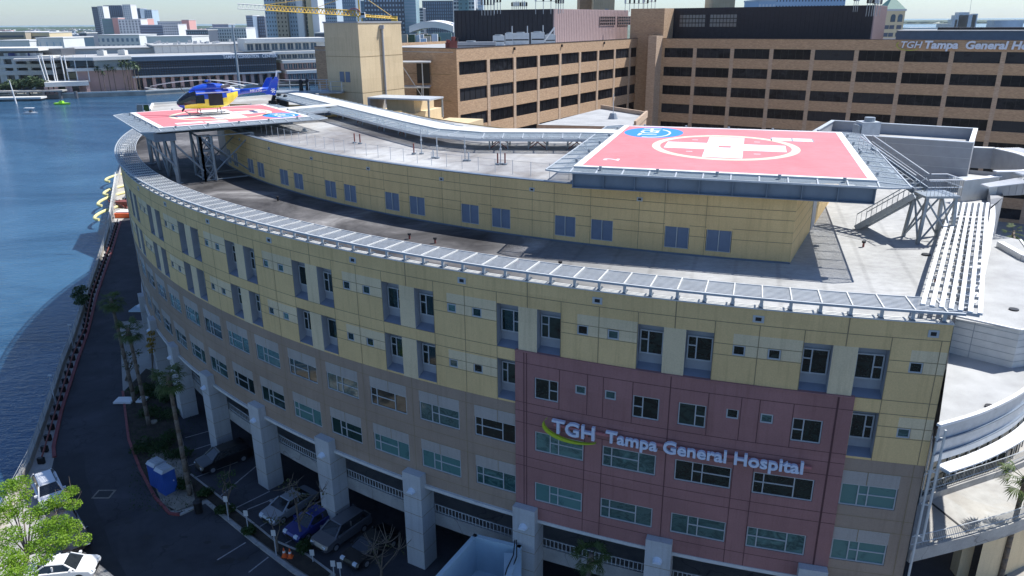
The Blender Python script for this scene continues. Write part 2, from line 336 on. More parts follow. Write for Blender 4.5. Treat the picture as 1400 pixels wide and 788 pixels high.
class Fr:                                # a vertical building frame: s along u, t along v (into the building), z up
    def __init__(s, P0, u): s.P = Vector((P0[0], P0[1], 0)); s.u = Vector((u[0], u[1], 0)).normalized(); s.v = Vector((-s.u.y, s.u.x, 0))
    def p(s, a, t, z): q = s.P+s.u*a+s.v*t; return Vector((q.x, q.y, z))
    def box(s, mb, a0, a1, t0, t1, z0, z1, m):
        mb.hexa([s.p(a0, t0, z0), s.p(a1, t0, z0), s.p(a1, t1, z0), s.p(a0, t1, z0), s.p(a0, t0, z1), s.p(a1, t0, z1), s.p(a1, t1, z1), s.p(a0, t1, z1)], m)
    def hit(s, px, py):
        r = ray(px, py); a, b, c, d = r.x, -s.u.x, r.y, -s.u.y; det = a*d-b*c
        t = (s.P.x*d-b*s.P.y)/det; q = (a*s.P.y-c*s.P.x)/det
        return q, CAMZ+r.z*t
    @property
    def rz(s): return math.atan2(s.u.y, s.u.x)
def text_mesh(txt, size, off=0.0, ext=0.0, spacing=1.0, bevel=0.0, shear=0.0):
    cu = bpy.data.curves.new('t', 'FONT'); cu.body = txt; cu.size = size; cu.offset = off; cu.extrude = ext; cu.space_character = spacing
    cu.bevel_depth = bevel; cu.shear = shear; cu.resolution_u = 3
    o = bpy.data.objects.new('t', cu); S.collection.objects.link(o)
    dg = bpy.context.evaluated_depsgraph_get(); me = bpy.data.meshes.new_from_object(o.evaluated_get(dg))
    vs = [v.co.copy() for v in me.vertices]; fs = [tuple(p.vertices) for p in me.polygons]
    bpy.data.objects.remove(o); bpy.data.curves.remove(cu); bpy.data.meshes.remove(me)
    x0 = min(v.x for v in vs); x1 = max(v.x for v in vs)
    return vs, fs, x0, x1
# ------------------------------------------------------------------ water, ground, roads
mb = MB(); mb.quad((-30000, -2000, -1.5), (30000, -2000, -1.5), (30000, 40000, -1.5), (-30000, 40000, -1.5), 'water')
tag(mb.build('water'), kind='structure')
SWP = [tuple(G(x, y, 0.8).xy) for x, y in ((36, 629), (56.6, 573), (84.6, 490), (97, 461), (123, 384), (141.4, 330.5), (150, 300), (157.5, 255))]
sw = [(-30, -30), (-33.5, 20), (-37.6, 42), (-40.2, 50)]+SWP+[(-112, 219), (-70, 262), (0, 300), (240, 300), (240, -30)]
mb = MB(); mb.prism(sw, -3, 0, 'quay'); tri(tag(mb.build('ground'), kind='structure'))
# road sheet
road = [(-32, -20), (-35.0, 30), G(24, 760), G(60, 690), G(74, 626), G(74, 612), G(85, 561), G(107, 493), G(120, 456), G(132, 406), G(155, 338), G(165, 303), (-84, 180), (-60, 172), (-50, 140), (-50.6, 110), (-45.5, 92), G(163, 440), G(168, 536), G(176, 602), G(192, 643), G(212, 681), G(232, 703), G(267, 695), G(282, 688), G(350, 743), G(401, 782), (-12, 39), (6, 32), (30, 25), (60, 20), (60, -25)]
mb = MB(); mb.add([(p[0], p[1], 0.004) for p in road], [tuple(range(len(road)))], 'asphalt'); tri(tag(mb.build('road'), kind='structure'))
stall = [G(261, 650), G(330, 704), G(376, 741), G(420, 760), G(458, 788), (-11, 40.5), (6, 34), (30, 30), (40, 60), (0, 60), (-20, 75), (-40, 86), G(225, 500), G(240, 560)]
mb = MB(); mb.add([(p[0], p[1], 0.008) for p in stall], [tuple(range(len(stall)))], 'asphalt'); tri(tag(mb.build('parking_ground'), kind='structure'))
bed = [G(170, 536), G(178, 602), G(194, 643), G(214, 679), G(234, 699), G(266, 690), G(282, 683), G(350, 737), G(401, 775), G(440, 800), G(452, 786), G(420, 758), G(376, 738), G(330, 701), G(261, 648), G(244, 590), G(235, 520), G(200, 505)]
mb = MB(); mb.add([(p[0], p[1], 0.10) for p in bed], [tuple(range(len(bed)))], 'mulch'); tri(tag(mb.build('planting_bed'), kind='structure'))
sandp = [G(200, 640), G(222, 690), G(242, 700), G(268, 690), G(262, 660), G(244, 625), G(215, 612)]
mb = MB(); mb.add([(p[0], p[1], 0.106) for p in sandp], [tuple(range(len(sandp)))], 'sand'); tri(tag(mb.build('sand_patch'), kind='structure'))
def kerb(name, pts, m, wd=0.22, h=0.14):
    mb = MB()
    for a, b in zip(pts[:-1], pts[1:]):
        a = Vector((a[0], a[1], h/2+0.004)); b = Vector((b[0], b[1], h/2+0.004)); mb.bar(a, b, wd, h, m)
    return tag(mb.build(name), kind='structure')
kerb('red_kerb', [G(168, 536), G(176, 602), G(192, 643), G(212, 681), G(232, 703), G(246, 705)], 'curbred')
kerb('kerb', [G(246, 705), G(267, 695)], 'concrete'); kerb('kerb', [G(282, 687), G(350, 743), G(401, 782), G(450, 812)], 'concrete', 0.3)
kerb('kerb', [G(261, 650), G(330, 704), G(376, 741), G(420, 760), G(458, 788)], 'concrete', 0.15)
kerb('red_kerb', [G(74.5, 626), G(73.5, 612), G(84.6, 561.5), G(106.6, 493), G(120, 456), G(132, 406), G(155, 338), G(165, 303)], 'curbred', 0.3, 0.16)
# promenade slab between sea wall and road, slightly raised
prom = [(-36.6, 44), (-39.7, 50)]+[(x+0.3, y) for x, y in SWP]+[G(165, 303), G(155, 338), G(132, 406), G(120, 456), G(106.6, 493), G(84.6, 561.5), G(73.5, 612), G(66, 640), (-36.8, 50)]
mb = MB(); mb.add([(p[0], p[1], 0.012) for p in prom], [tuple(range(len(prom)))], 'concrete'); tri(tag(mb.build('pavement'), kind='structure'))
qs = [G(38, 690), G(62, 700), G(112, 752), G(170, 800), (-27, 34), (-34, 36), (-37.0, 43.8), G(20, 720)]
mb = MB(); mb.add([(p[0], p[1], 0.016) for p in qs], [tuple(range(len(qs)))], 'concrete'); tri(tag(mb.build('apron'), kind='structure'))
# stall lines and road marks
mb = MB()
def line(a, b, wd=0.11, z=0.014): mb.bar(Vector((a.x, a.y, z)), Vector((b.x, b.y, z)), wd, 0.004, 'paint')
for a, b in (((170, 590), (290, 590)),): pass
for a, b in (((253, 599), (292, 588)), ((256, 618), (297, 605)), ((258, 637), (310, 622)), ((296, 683), (350, 638)), ((316, 698), (369, 672)), ((338, 697), (380, 680)), ((352, 722), (400, 695)), ((389, 744), (440, 716)), ((405, 757), (452, 726)), ((262, 655), (325, 632)), ((297, 766), (336, 742)), ((340, 783), (367, 762))):
    line(G(*a), G(*b))
tag(mb.build('parking_lines'), kind='structure')
mb = MB()
for (x, y), s in (((171, 710), 1.0), ((176, 715), 0.7), ((202, 735), 1.2), ((226, 748), 0.7), ((283, 742), 0.7), ((308, 748), 0.9), ((307, 768), 1.5), ((247, 766), 0.6), ((330, 765), 0.8), ((160, 718), 0.5)):
    c = G(x, y); k = 14
    vs = [(c.x+math.cos(2*math.pi*i/k)*s*0.5*random.uniform(0.6, 1.2), c.y+math.sin(2*math.pi*i/k)*s*0.28*random.uniform(0.6, 1.2), 0.010) for i in range(k)]
    mb.add(vs, [tuple(range(k))], 'dark')
tag(mb.build('oil_stains'), kind='stuff', label='dark oil stains on the shaded asphalt road', cat='stains')
c = G(142, 676); mb = MB(); mb.box(c.x-0.75, c.x+0.75, c.y-0.6, c.y+0.6, 0.004, 0.02, 'sand'); mb.box(c.x-0.6, c.x+0.6, c.y-0.45, c.y+0.45, 0.02, 0.026, 'dark')
tag(mb.build('drain_cover'), 'dark square drain cover set in the road near the sea wall', 'drain cover')
mb = MB(); pts = [(75, 626), (115, 618), (117, 650), (124, 668), (130, 690), (142, 720), (152, 750), (168, 778), (180, 800), (120, 800), (70, 700)]
mb.add([(G(*p).x, G(*p).y, 0.009) for p in pts], [tuple(range(len(pts)))], plain('patch', (0.035, 0.037, 0.042), 0.92, 0.2, 0.8, fine=0.3)); tri(tag(mb.build('asphalt_patch'), kind='structure'))
# sea wall parapet with posts and yellow fender hoops
t = thing('sea_wall', 'long concrete sea wall with fence along the shaded water edge', 'wall', (-58, 94, 0))
mb = MB()
for a, b in zip(sw[1:12], sw[2:13]):
    a = Vector((a[0], a[1], 0.25)); b = Vector((b[0], b[1], 0.25))
    if a.y < 230: mb.bar(a, b, 0.45, 0.9, 'quay')
mb.build('coping', t)
mb = MB()
for a, b in zip(sw[2:11], sw[3:12]):
    a = Vector((a[0]+0.3, a[1], 0)); b = Vector((b[0]+0.3, b[1], 0)); n = int((b-a).length/2.4)
    for z in (1.0, 1.3, 1.7): mb.tube(a+Vector((0, 0, z)), b+Vector((0, 0, z)), 0.025, 'galv', 4)
    for i in range(n): q = a.lerp(b, i/n); mb.tube(q+Vector((0, 0, 0.5)), q+Vector((0, 0, 1.75)), 0.035, 'galv', 4)
mb.build('fence', t)
# row of dark bollard-rail sections along the promenade
t = thing('guard_rail', 'dark red guard rail on black posts between promenade and road', 'guard rail', (-55, 90, 0))
mb = MB(); pr = MB(); pts = [G(60, 634), G(77, 574), G(101.5, 493), G(117.5, 456), G(127, 407), G(152, 338), G(162, 305)]
for a, b in zip(pts[:-1], pts[1:]):
    mb.tube(a+Vector((0, 0, 0.75)), b+Vector((0, 0, 0.75)), 0.08, 'redbrown', 6); n = int((b-a).length/2.0)
    for i in range(n): q = a.lerp(b, i/n); pr = MB(); pr.box(q.x-0.45, q.x+0.1, q.y-0.15, q.y+0.15, 0.012, 0.6, 'black'); pr.build('post', t)
mb.build('rail', t)
for i, (x, y) in enumerate(((155.5, 236), (154, 253), (150.5, 264), (146, 282))):
    c = G(x, y, 1.5); mb = MB(); n = 14; rr = 2.6
    for k in range(n):
        a0 = math.pi*(k/n)+math.pi/2; a1 = math.pi*((k+1)/n)+math.pi/2
        f = lambda a: Vector((c.x+1.5+math.cos(a)*2.6, c.y+math.sin(a)*[5.5, 5.5, 7, 6.5][i], 0.3))
        mb.tube(f(a0), f(a1), 0.30, 'fendyellow', 8)
    lab = ['farthest', 'second farthest', 'second nearest', 'nearest'][i]
    tag(mb.build('fender_hoop'), 'pale yellow hoop on the sea wall beyond the hospital, %s of four' % lab, 'fender', 'yellow hoops along the sea wall')
mb = MB(); a = G(152, 300, 2.2); b = G(161, 235, 2.2)
for i in range(16):
    p = a.lerp(b, i/16); q = a.lerp(b, (i+0.9)/16); mb.bar(Vector((p.x-0.6, p.y, 1.1)), Vector((q.x-0.6, q.y, 1.1)), 0.12, 2.2, 'offwhite'); mb.tube((p.x, p.y, 0), (p.x, p.y, 3), 0.06, 'white', 4)
tag(mb.build('screen_fence'), 'white slatted screen fence on the sunlit sea wall beyond the hospital', 'fence')
c = G(176, 296); mb = MB(); mb.box(c.x-2.2, c.x+1.4, c.y-1.5, c.y+1.5, 0.1, 0.9, 'orange'); mb.box(c.x-1.9, c.x+1.0, c.y-1.1, c.y+1.1, 0.9, 1.2, 'white')
tag(mb.build('barrier_stack'), 'stack of orange and white barriers on the sunlit road behind the hospital', 'barriers')
c = G(170, 283); mb = MB()
for i in range(10): mb.tube((c.x+random.uniform(-3, 2), c.y+random.uniform(-3, 3), 0), (c.x+random.uniform(-3, 2), c.y+random.uniform(-3, 3), random.uniform(1, 2.6)), 0.09, random.choice(['rustpipe', 'black', 'redbrown']), 5)
mb.box(c.x-1.5, c.x+1.2, c.y-1, c.y+1, 0.05, 1.3, 'redbrown'); mb.box(c.x-1.2, c.x+1.6, c.y+2, c.y+5, 0.05, 1.5, 'cargrey')
tag(mb.build('work_rig'), 'dark red and grey site machine on the road behind the hospital', 'machine')

# ------------------------------------------------------------------ the curved hospital
CX, CY, RR = 40.68, 125.79, 94.12
def CP(R, az, z): a = R_(az); return Vector((CX+R*math.cos(a), CY+R*math.sin(a), z))
H = thing('hospital_building', 'curved yellow, tan and red hospital block with rooftop helipads', 'building', (0, 50, 0))
AZ_END, AZ_FAR, PB = -101.85, -190.0, 5.16
def piers(): return [-109.86-PB*k for k in range(-1, 16)]
def cbox(mb, a0, a1, z0, z1, r0, r1, m, step=1.0, R0top=None):
    n = max(1, int(math.ceil((a1-a0)/step)))
    for i in range(n):
        p = a0+(a1-a0)*i/n; q = a0+(a1-a0)*(i+1)/n
        pts = [CP(r1, p, z0), CP(r1, q, z0), CP(r0, q, z0), CP(r0, p, z0), CP(r1, p, z1), CP(r1, q, z1), CP(r0, q, z1), CP(r0, p, z1)]
        fs = [(3, 2, 1, 0), (4, 5, 6, 7), (0, 1, 5, 4), (2, 3, 7, 6)]
        if i == 0: fs.append((3, 0, 4, 7))
        if i == n-1: fs.append((1, 2, 6, 5))
        mb.add(pts, fs, m)
RED0, RED1 = -115.48, -104.22
wins = []                                # (kind, az0, az1, z0, z1, depth)
AZV = -157.5                             # beyond this the wall turns away from sight
for c in piers():
    if c < AZV-3: continue
    for side, (a0, a1) in (('L', (c-1.21, c-0.35)), ('R', (c+0.37, c+1.26))):
        if a1 > AZ_END: continue
        wins.append(('recess', a0, a1, 18.17, 20.93, side))
        if not (RED0 < (a0+a1)/2 < RED1): wins.append(('recess', a0, a1, 14.73, 17.40, side))
    for a0, a1 in ((c+1.85, c+2.25), (c+2.92, c+3.33)):
        if a1 > AZ_END-0.05: continue
        wins.append(('small', a0, a1, 19.79, 20.39, ''))
        wins.append(('small', a0, a1, 16.10, 16.66, ''))
    for a0, a1, sd in ((c+0.32, c+2.22, 'A'), (c+PB-2.25, c+PB-0.32, 'B')):
        if a1 > AZ_END-0.05: continue
        wins.append(('wide', a0, a1, 11.67, 13.03, sd)); wins.append(('wide', a0, a1, 8.08, 9.44, sd))
    for a0, a1, sd in ((c+0.30, c+1.22, 'A'), (c+PB-1.25, c+PB-0.33, 'B')):
        if RED0 < a0 and a1 < RED1: wins.append(('red', a0, a1, 15.25, 16.64, sd))
# openings stop at the edges of the projecting red panel
cl2 = []
for w in wins:
    k_, a0, a1, z0, z1, sd = w
    if z1 < 18:
        for e in (RED0, RED1):
            if a0 < e < a1:
                if (a0+a1)/2 < e: a1 = e-0.02
                else: a0 = e+0.02
    cl2.append((k_, a0, a1, z0, z1, sd))
wins = cl2
# wall skins: grid with real openings
def wall_grid(mb, a0, a1, z0, z1, R, matf, depth=0.18, thick=0.5, azx=(), zx=()):
    ww = [w for w in wins if w[1] > a0-0.01 and w[2] < a1+0.01 and w[3] > z0-0.01 and w[4] < z1+0.01]
    az = {round(a0, 4), round(a1, 4)} | {round(x, 4) for x in azx if a0 < x < a1}; zz = {z0, z1} | {z for z in zx if z0 < z < z1}
    for w in ww: az |= {round(w[1], 4), round(w[2], 4)}; zz |= {w[3], w[4]}
    az = sorted(az); zz = sorted(zz); ex = []
    for p, q in zip(az[:-1], az[1:]):
        n = max(1, int(math.ceil((q-p)/1.3))); ex += [p+(q-p)*i/n for i in range(n)]
    az = ex+[az[-1]]
    for i in range(len(az)-1):
        am = (az[i]+az[i+1])/2
        for j in range(len(zz)-1):
            zm = (zz[j]+zz[j+1])/2
            w = next((w for w in ww if w[1] < am < w[2] and w[3] < zm < w[4]), None)
            if w is None:
                mb.quad(CP(R, az[i], zz[j]), CP(R, az[i+1], zz[j]), CP(R, az[i+1], zz[j+1]), CP(R, az[i], zz[j+1]), matf(am, zm))
    for w in ww:
        d = 0.60 if w[0] == 'recess' else depth; m = 'greypanel' if w[0] == 'recess' else matf(w[1]-0.05, (w[3]+w[4])/2)
        A, B, z0_, z1_ = w[1], w[2], w[3], w[4]; r = R-d
        mb.quad(CP(R, A, z0_), CP(r, A, z0_), CP(r, A, z1_), CP(R, A, z1_), m); mb.quad(CP(r, B, z0_), CP(R, B, z0_), CP(R, B, z1_), CP(r, B, z1_), m)
        zs = z0_+(0.28 if w[0] == 'recess' else 0)
        mb.quad(CP(R, A, z0_), CP(R, B, z0_), CP(r, B, zs), CP(r, A, zs), 'sillblue' if w[0] == 'recess' else m)
        mb.quad(CP(r, A, z1_), CP(r, B, z1_), CP(R, B, z1_), CP(R, A, z1_), m)
        if w[0] == 'recess': mb.quad(CP(r, A, zs), CP(r, B, zs), CP(r, B, z1_), CP(r, A, z1_), 'greypanel')
def bay(a):
    k = round((a-(-109.86))/PB); return a-(-109.86+PB*k)
def ymat(a, z):
    b = bay(a)
    if -0.35 < b < 0.37 and z < 20.93 and not 17.4 < z < 18.17: return 'cream'
    if 1.85-PB < b < -1.21 or b > 1.85:
        up = z > 17.9; t = 19.79 if up else 16.10
        if t < z < (21.02 if up else 17.28): return 'cream'
    return 'yellow'
azs = []
for c in piers(): azs += [c-0.35, c+0.37, c+1.85, c-1.21, c+1.26, c+1.85-PB]
def seams_h(mb, a0, a1, zs, R, m='seam', wd=0.035):
    n = max(1, int(math.ceil((a1-a0)/1.0)))
    for z in zs:
        for i in range(n):
            p = a0+(a1-a0)*i/n; q = a0+(a1-a0)*(i+1)/n
            mb.quad(CP(R+0.008, p, z-wd/2), CP(R+0.008, q, z-wd/2), CP(R+0.008, q, z+wd/2), CP(R+0.008, p, z+wd/2), m)
def seams_v(mb, azl, z0, z1, R, m='seam', wd=0.022):
    for a in azl: mb.quad(CP(R+0.009, a-wd/2, z0), CP(R+0.009, a+wd/2, z0), CP(R+0.009, a+wd/2, z1), CP(R+0.009, a-wd/2, z1), m)
pv = piers()
mb = MB()
wall_grid(mb, AZV, AZ_END, 17.9, 22.5, RR, ymat, azx=azs, zx=(19.79, 21.02, 20.93, 18.17))
wall_grid(mb, AZV, RED0, 14.6, 17.9, RR, ymat, azx=azs, zx=(16.10, 17.28, 17.4))
wall_grid(mb, RED1, AZ_END, 14.6, 17.9, RR, ymat, azx=azs, zx=(16.10, 17.28, 17.4))
wall_grid(mb, AZ_FAR, AZV, 14.6, 22.5, RR, lambda a, z: 'yellow')
seams_h(mb, AZV, AZ_END, (21.62,), RR)
for c in pv:
    for lo, hi in ((c+1.26, c+PB-1.21),):
        hi = min(hi, AZ_END)
        if lo < AZV or lo > AZ_END: continue
        seams_h(mb, lo, hi, (20.40, 19.76, 18.17), RR)
        if not RED0-1 < c < RED1-3: seams_h(mb, lo, min(hi, RED0) if lo < RED0 else hi, (16.68, 16.06), RR)
    if c > AZV and c < AZ_END: seams_v(mb, [c], 20.93, 22.5, RR, wd=0.03)
seams_h(mb, AZV, RED0, (17.4, 18.17), RR); seams_h(mb, RED1, AZ_END, (17.4, 18.17), RR)
for off in (1.26, 2.62, -1.21):
    al = [c+off for c in pv if AZV < c+off < AZ_END]
    seams_v(mb, al, 17.9, 21.62, RR); seams_v(mb, [a for a in al if a < RED0 or a > RED1], 14.6, 17.9, RR)
mb.build('yellow_wall', H)
def red_or(a, z): return 'red'
mb = MB(); rr = RR+0.10
wall_grid(mb, RED0, RED1, 6.72, 18.15, rr, red_or)
mb.quad(CP(RR-0.2, RED0, 6.72), CP(rr, RED0, 6.72), CP(rr, RED0, 18.15), CP(RR-0.2, RED0, 18.15), 'red')
mb.quad(CP(rr, RED1, 6.72), CP(RR-0.2, RED1, 6.72), CP(RR-0.2, RED1, 18.15), CP(rr, RED1, 18.15), 'red')
cbox(mb, RED0, RED1, 18.15, 18.22, RR-0.1, rr+0.05, 'red')
seams_h(mb, RED0, RED1, (17.45, 14.84, 14.25, 13.45, 11.1, 10.45, 7.6), rr, 'seamr')
seams_v(mb, [c for c in pv if RED0+0.2 < c < RED1-0.2]+[RED0+0.35, RED1-0.45], 6.72, 18.15, rr, 'seamr', 0.03)
seams_v(mb, [c+o for c in pv for o in (1.26, 2.3, 2.87, 3.9) if RED0 < c+o < RED1], 14.84, 17.45, rr, 'seamr')
seams_v(mb, [c+o for c in pv for o in (2.25, 2.9) if RED0 < c+o < RED1], 6.72, 13.45, rr, 'seamr')
mb.build('red_wall', H)
def tmat(a, z):
    b = bay(a)
    if (0.32 < b < 2.22 or -2.25 < b < -0.32) and (13.03 < z < 13.82 or 9.44 < z < 10.22): return 'lightpanel'
    return 'tan'
mb = MB(); azt = []
for c in pv: azt += [c+0.32, c+2.22, c+PB-2.25, c+PB-0.32]
for A, B in ((AZV, RED0), (RED1, AZ_END)):
    mb = MB()
    wall_grid(mb, A, B, 6.72, 14.6, RR-0.03, tmat, azx=azt, zx=(13.03, 13.82, 9.44, 10.22))
    seams_h(mb, A, B, (13.84, 11.05, 10.24, 7.5), RR-0.03)
    seams_v(mb, [c+o for c in pv for o in (0.0, 2.55) if A < c+o < B], 6.72, 14.6, RR-0.03)
    seams_v(mb, [c+o for c in pv for o in (1.25, -1.25) if A < c+o < B], 13.03, 13.83, RR-0.03); seams_v(mb, [c+o for c in pv for o in (1.25, -1.25) if A < c+o < B], 9.44, 10.23, RR-0.03)
    if A == AZV: wall_grid(mb, AZ_FAR, AZV, 0, 14.6, RR-0.03, lambda a, z: 'tan')
    mb.build('tan_wall', H)
mb = MB(); cbox(mb, AZ_FAR, AZ_END, 6.50, 6.72, RR-12, RR+0.16, 'offwhite', 1.3); mb.build('base_slab', H)
# plain inner shell, closing walls behind the arc
endp = [Vector((21.36, 33.65, 0)), Vector((27.2, 42.9, 0)), Vector((33.2, 53.0, 0)), Vector((41.0, 61.6, 0)), Vector((47, 72, 0)), Vector((36, 81, 0))]
def edge_wall(mb, pts, z0, z1, m):
    for a, b in zip(pts[:-1], pts[1:]): mb.quad((a.x, a.y, z0), (b.x, b.y, z0), (b.x, b.y, z1), (a.x, a.y, z1), m)
inner = [CP(60, a, 0) for a in range(-190, -99, 5)]
mb = MB(); edge_wall(mb, endp, 0, 22.4, 'greypanel'); edge_wall(mb, inner+[endp[-1]], 0, 22.0, 'tan')
edge_wall(mb, [CP(60, -190, 0), CP(RR, -190, 0)], 0, 22.5, 'yellow'); mb.build('rear_wall', H)
deckp = [CP(RR-0.2, AZ_FAR+(AZ_END-AZ_FAR)*i/90, 0) for i in range(91)]+endp+list(reversed(inner))
mb = MB(); mb.add([(p.x, p.y, 22.0) for p in deckp], [tuple(range(len(deckp)))], 'decklower'); tri(mb.build('roof_deck', H))
mb = MB(); cbox(mb, AZ_FAR, AZ_END, 22.5, 22.58, RR-0.42, RR+0.06, 'offwhite', 1.3); cbox(mb, AZ_FAR, AZ_END, 21.9, 22.5, RR-0.36, RR-0.3, 'offwhite', 1.3); mb.build('parapet', H)
# vents near the top
for c in pv:
    a = c-2.62
    if a < AZV: continue
    mb = MB(); q = 0.13
    cbox(mb, a-0.17, a+0.17, 21.78, 22.16, RR-0.02, RR+0.03, 'alu'); cbox(mb, a-0.09, a+0.09, 21.87, 22.07, RR+0.03, RR+0.035, 'black'); mb.build('wall_vent', H)
mb = MB(); cbox(mb, -102.5, -102.2, 21.78, 22.16, RR-0.02, RR+0.03, 'alu'); cbox(mb, -102.43, -102.27, 21.87, 22.07, RR+0.03, RR+0.035, 'black'); mb.build('wall_vent', H)
# ---- windows: one prototype per kind, copies share the mesh
def win_proto(name, w, h, cols, gl, fr=0.06, fm='alu'):
    f = MB(); d = 0.05
    f.box(-w/2, w/2, -d, d, 0, fr, fm); f.box(-w/2, w/2, -d, d, h-fr, h, fm)
    x = -w/2; tot = sum(c[0] for c in cols); f.box(-w/2, -w/2+fr, -d, d, fr, h-fr, fm); f.box(w/2-fr, w/2, -d, d, fr, h-fr, fm)
    for i, (cw, split) in enumerate(cols):
        x1 = x+w*cw/tot
        if i < len(cols)-1: f.box(x1-fr/2, x1+fr/2, -d, d, fr, h-fr, fm)
        if split: f.box(x+fr/2+(fr/2 if i == 0 else 0), x1-fr/2-(fr/2 if i == len(cols)-1 else 0), -d*0.8, d*0.8, h*split-fr/2, h*split+fr/2, fm)
        x = x1
    p = MB(); p.quad((-w/2+0.02, 0, 0.02), (w/2-0.02, 0, 0.02), (w/2-0.02, 0, h-0.02), (-w/2+0.02, 0, h-0.02), gl)
    return (f, p, name)
def inst_window(cache, key, mk, loc, rz, parent):
    if key in cache:
        fo, po = cache[key]; f = fo.copy(); p = po.copy(); S.collection.objects.link(f); S.collection.objects.link(p); p.parent = f
    else:
        fm, pm, name = mk(); f = fm.build(name); p = pm.build('pane'); p.parent = f; cache[key] = (f, p)
    f.parent = parent; f.location = Vector(loc)-parent.location; f.rotation_euler = (0, 0, rz); return f
WC = {}
deg2m = RR*math.pi/180
for i, (kind, a0, a1, z0, z1, sd) in enumerate(wins):
    am = (a0+a1)/2; w = (a1-a0)*deg2m; red = RED0 < am < RED1 and z1 < 18; R = RR+(0.10 if red else 0 if z0 > 14.6 else -0.03)
    g = random.random()
    if kind == 'wide':
        teal = g < (0.75 if z0 < 9 else 0.35); cols = [(1, 0), (0.55, 0.55), (1.6, 0.55)] if sd == 'A' else [(0.55, 0.55), (1.6, 0.55), (1, 0)]
        key = ('wide', sd, teal, round(w, 1)); mk = lambda: win_proto('wide_window', w-0.04, 1.34, cols, 'tealglass' if teal else 'glass'); dd = 0.1; zb = z0+0.01
    elif kind == 'red':
        cols = [(1.4, 0), (0.85, 0.5)] if sd == 'A' else [(0.85, 0.5), (1.4, 0)]
        key = ('red', sd); mk = lambda: win_proto('upright_window', 0.92*deg2m-0.03, 1.37, cols, 'glass'); dd = 0.1; zb = z0+0.01
    elif kind == 'small':
        key = ('small', g < 0.3); mk = lambda: win_proto('small_window', w-0.02, z1-z0-0.01, [(1, 0)], 'tealglass' if g < 0.3 else 'glass', 0.07); dd = 0.08; zb = z0
    else:
        v = int(g*2); cols = [(1.5, 0), (0.85, 0.5)] if v else [(0.85, 0.6), (1.5, 0)]
        key = ('recess', v, round(w, 1)); mk = lambda: win_proto('recessed_window', w-0.12, 1.42, cols, 'glass', 0.07); dd = 0.53; zb = z0+0.85
    c = CP(R-dd, am, zb); inst_window(WC, key, mk, c, R_(am+90), H)
# ---- columns, wall lamps, parking level
mbs = MB()
for k, c in enumerate(pv):
    if c < -156: continue
    mb = MB(); h = 0.46
    cbox(mb, c-h, c+h, 0, 7.0, RR-0.85, RR+0.62, 'column'); cbox(mb, c-h, c+h, 7.0, 7.6, RR-0.02, RR+0.62, 'column')
    for z in (1.5, 3.0, 4.4, 5.75): cbox(mb, c-h-0.004, c+h+0.004, z, z+0.03, RR-0.83, RR+0.627, 'seam')
    col = mb.build('column', H)
    mb = MB(); q = CP(RR+0.62, c, 6.25); o = Vector((math.cos(R_(c)), math.sin(R_(c)), 0)); s = Vector((-o.y, o.x, 0)); n = 8
    prof = [(0.30*math.cos(math.pi*i/n), 0.30*math.sin(math.pi*i/n)) for i in range(n+1)]
    for i in range(n):
        (x0, z0), (x1, z1) = prof[i], prof[i+1]
        mb.add([q+s*x0+Vector((0, 0, z0)), q+s*x1+Vector((0, 0, z1)), q+o*0.32+s*x1*0.8+Vector((0, 0, z1*0.5)), q+o*0.32+s*x0*0.8+Vector((0, 0, z0*0.5))], [(0, 1, 2, 3)], 'lamp_glass')
    mb.add([q+o*0.32+s*x*0.8+Vector((0, 0, z*0.5)) for x, z in prof], [tuple(range(n+1))], 'lamp_glass'); mb.box(q.x-0.01, q.x+0.01, q.y-0.01, q.y+0.01, 6.2, 6.25, 'lamp_glass')
    mb.build('wall_lamp', col)
mb = MB(); cbox(mb, -158, AZ_END, 2.9, 3.9, RR-1.1, RR-0.86, 'concrete', 1.3); cbox(mb, -158, AZ_END, 3.0, 3.25, RR-12, RR-1.1, 'concrete', 1.3); mb.build('parking_spandrel', H)
mb = MB()
a = -156.0
while a < AZ_END-0.2:
    cbox(mb, a, a+0.035, 3.9, 4.5, RR-1.0, RR-0.96, 'alu', 5); a += 0.17 if a > -140 else 0.3
cbox(mb, -156, AZ_END, 4.5, 4.56, RR-1.01, RR-0.94, 'alu', 1.3); cbox(mb, -156, AZ_END, 3.95, 4.0, RR-1.01, RR-0.95, 'alu', 1.3); mb.build('parking_railing', H)
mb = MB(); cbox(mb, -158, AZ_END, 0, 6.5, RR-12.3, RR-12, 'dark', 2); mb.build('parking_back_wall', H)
# ---- canopy over the parapet
mb = MB(); A0, A1 = AZ_FAR, AZ_END+0.2
cbox(mb, A0, A1, 23.10, 23.22, RR+0.20, RR+0.32, 'galvmid', 1.0); cbox(mb, A0, A1, 23.12, 23.20, RR-1.85, RR-1.79, 'galvlight', 1.0)
mb.build('canopy_beam', H)
mb = MB(); pb = MB(); st = PB/6; k = 0; a = -109.86-PB*15
while a < AZ_END:
    o = CP(1, a, 0)-CP(0, a, 0)
    if a > -175:
        mb = MB(); pb = MB(); mb.bar(CP(RR-1.8, a, 23.19), CP(RR+0.2, a, 23.19), 0.06, 0.08, 'offwhite'); mb.build('canopy_rib', H)
        pb.bar(CP(RR-0.06, a, 22.58), CP(RR-0.06, a, 23.1), 0.16, 0.09, 'galvlight', o); pb.bar(CP(RR-0.5, a, 22.62), CP(RR+0.1, a, 22.62), 0.20, 0.05, 'steelblue'); pb.build('canopy_post', H)
    a += st
sl_ = MB()
for i in range(10):
    r = RR-1.68+i*0.188; cbox(sl_, A0, A1, 23.14, 23.17, r, r+0.075, 'galv' if False else 'galvmid', 1.4)
sl_.build('canopy_slats', H)
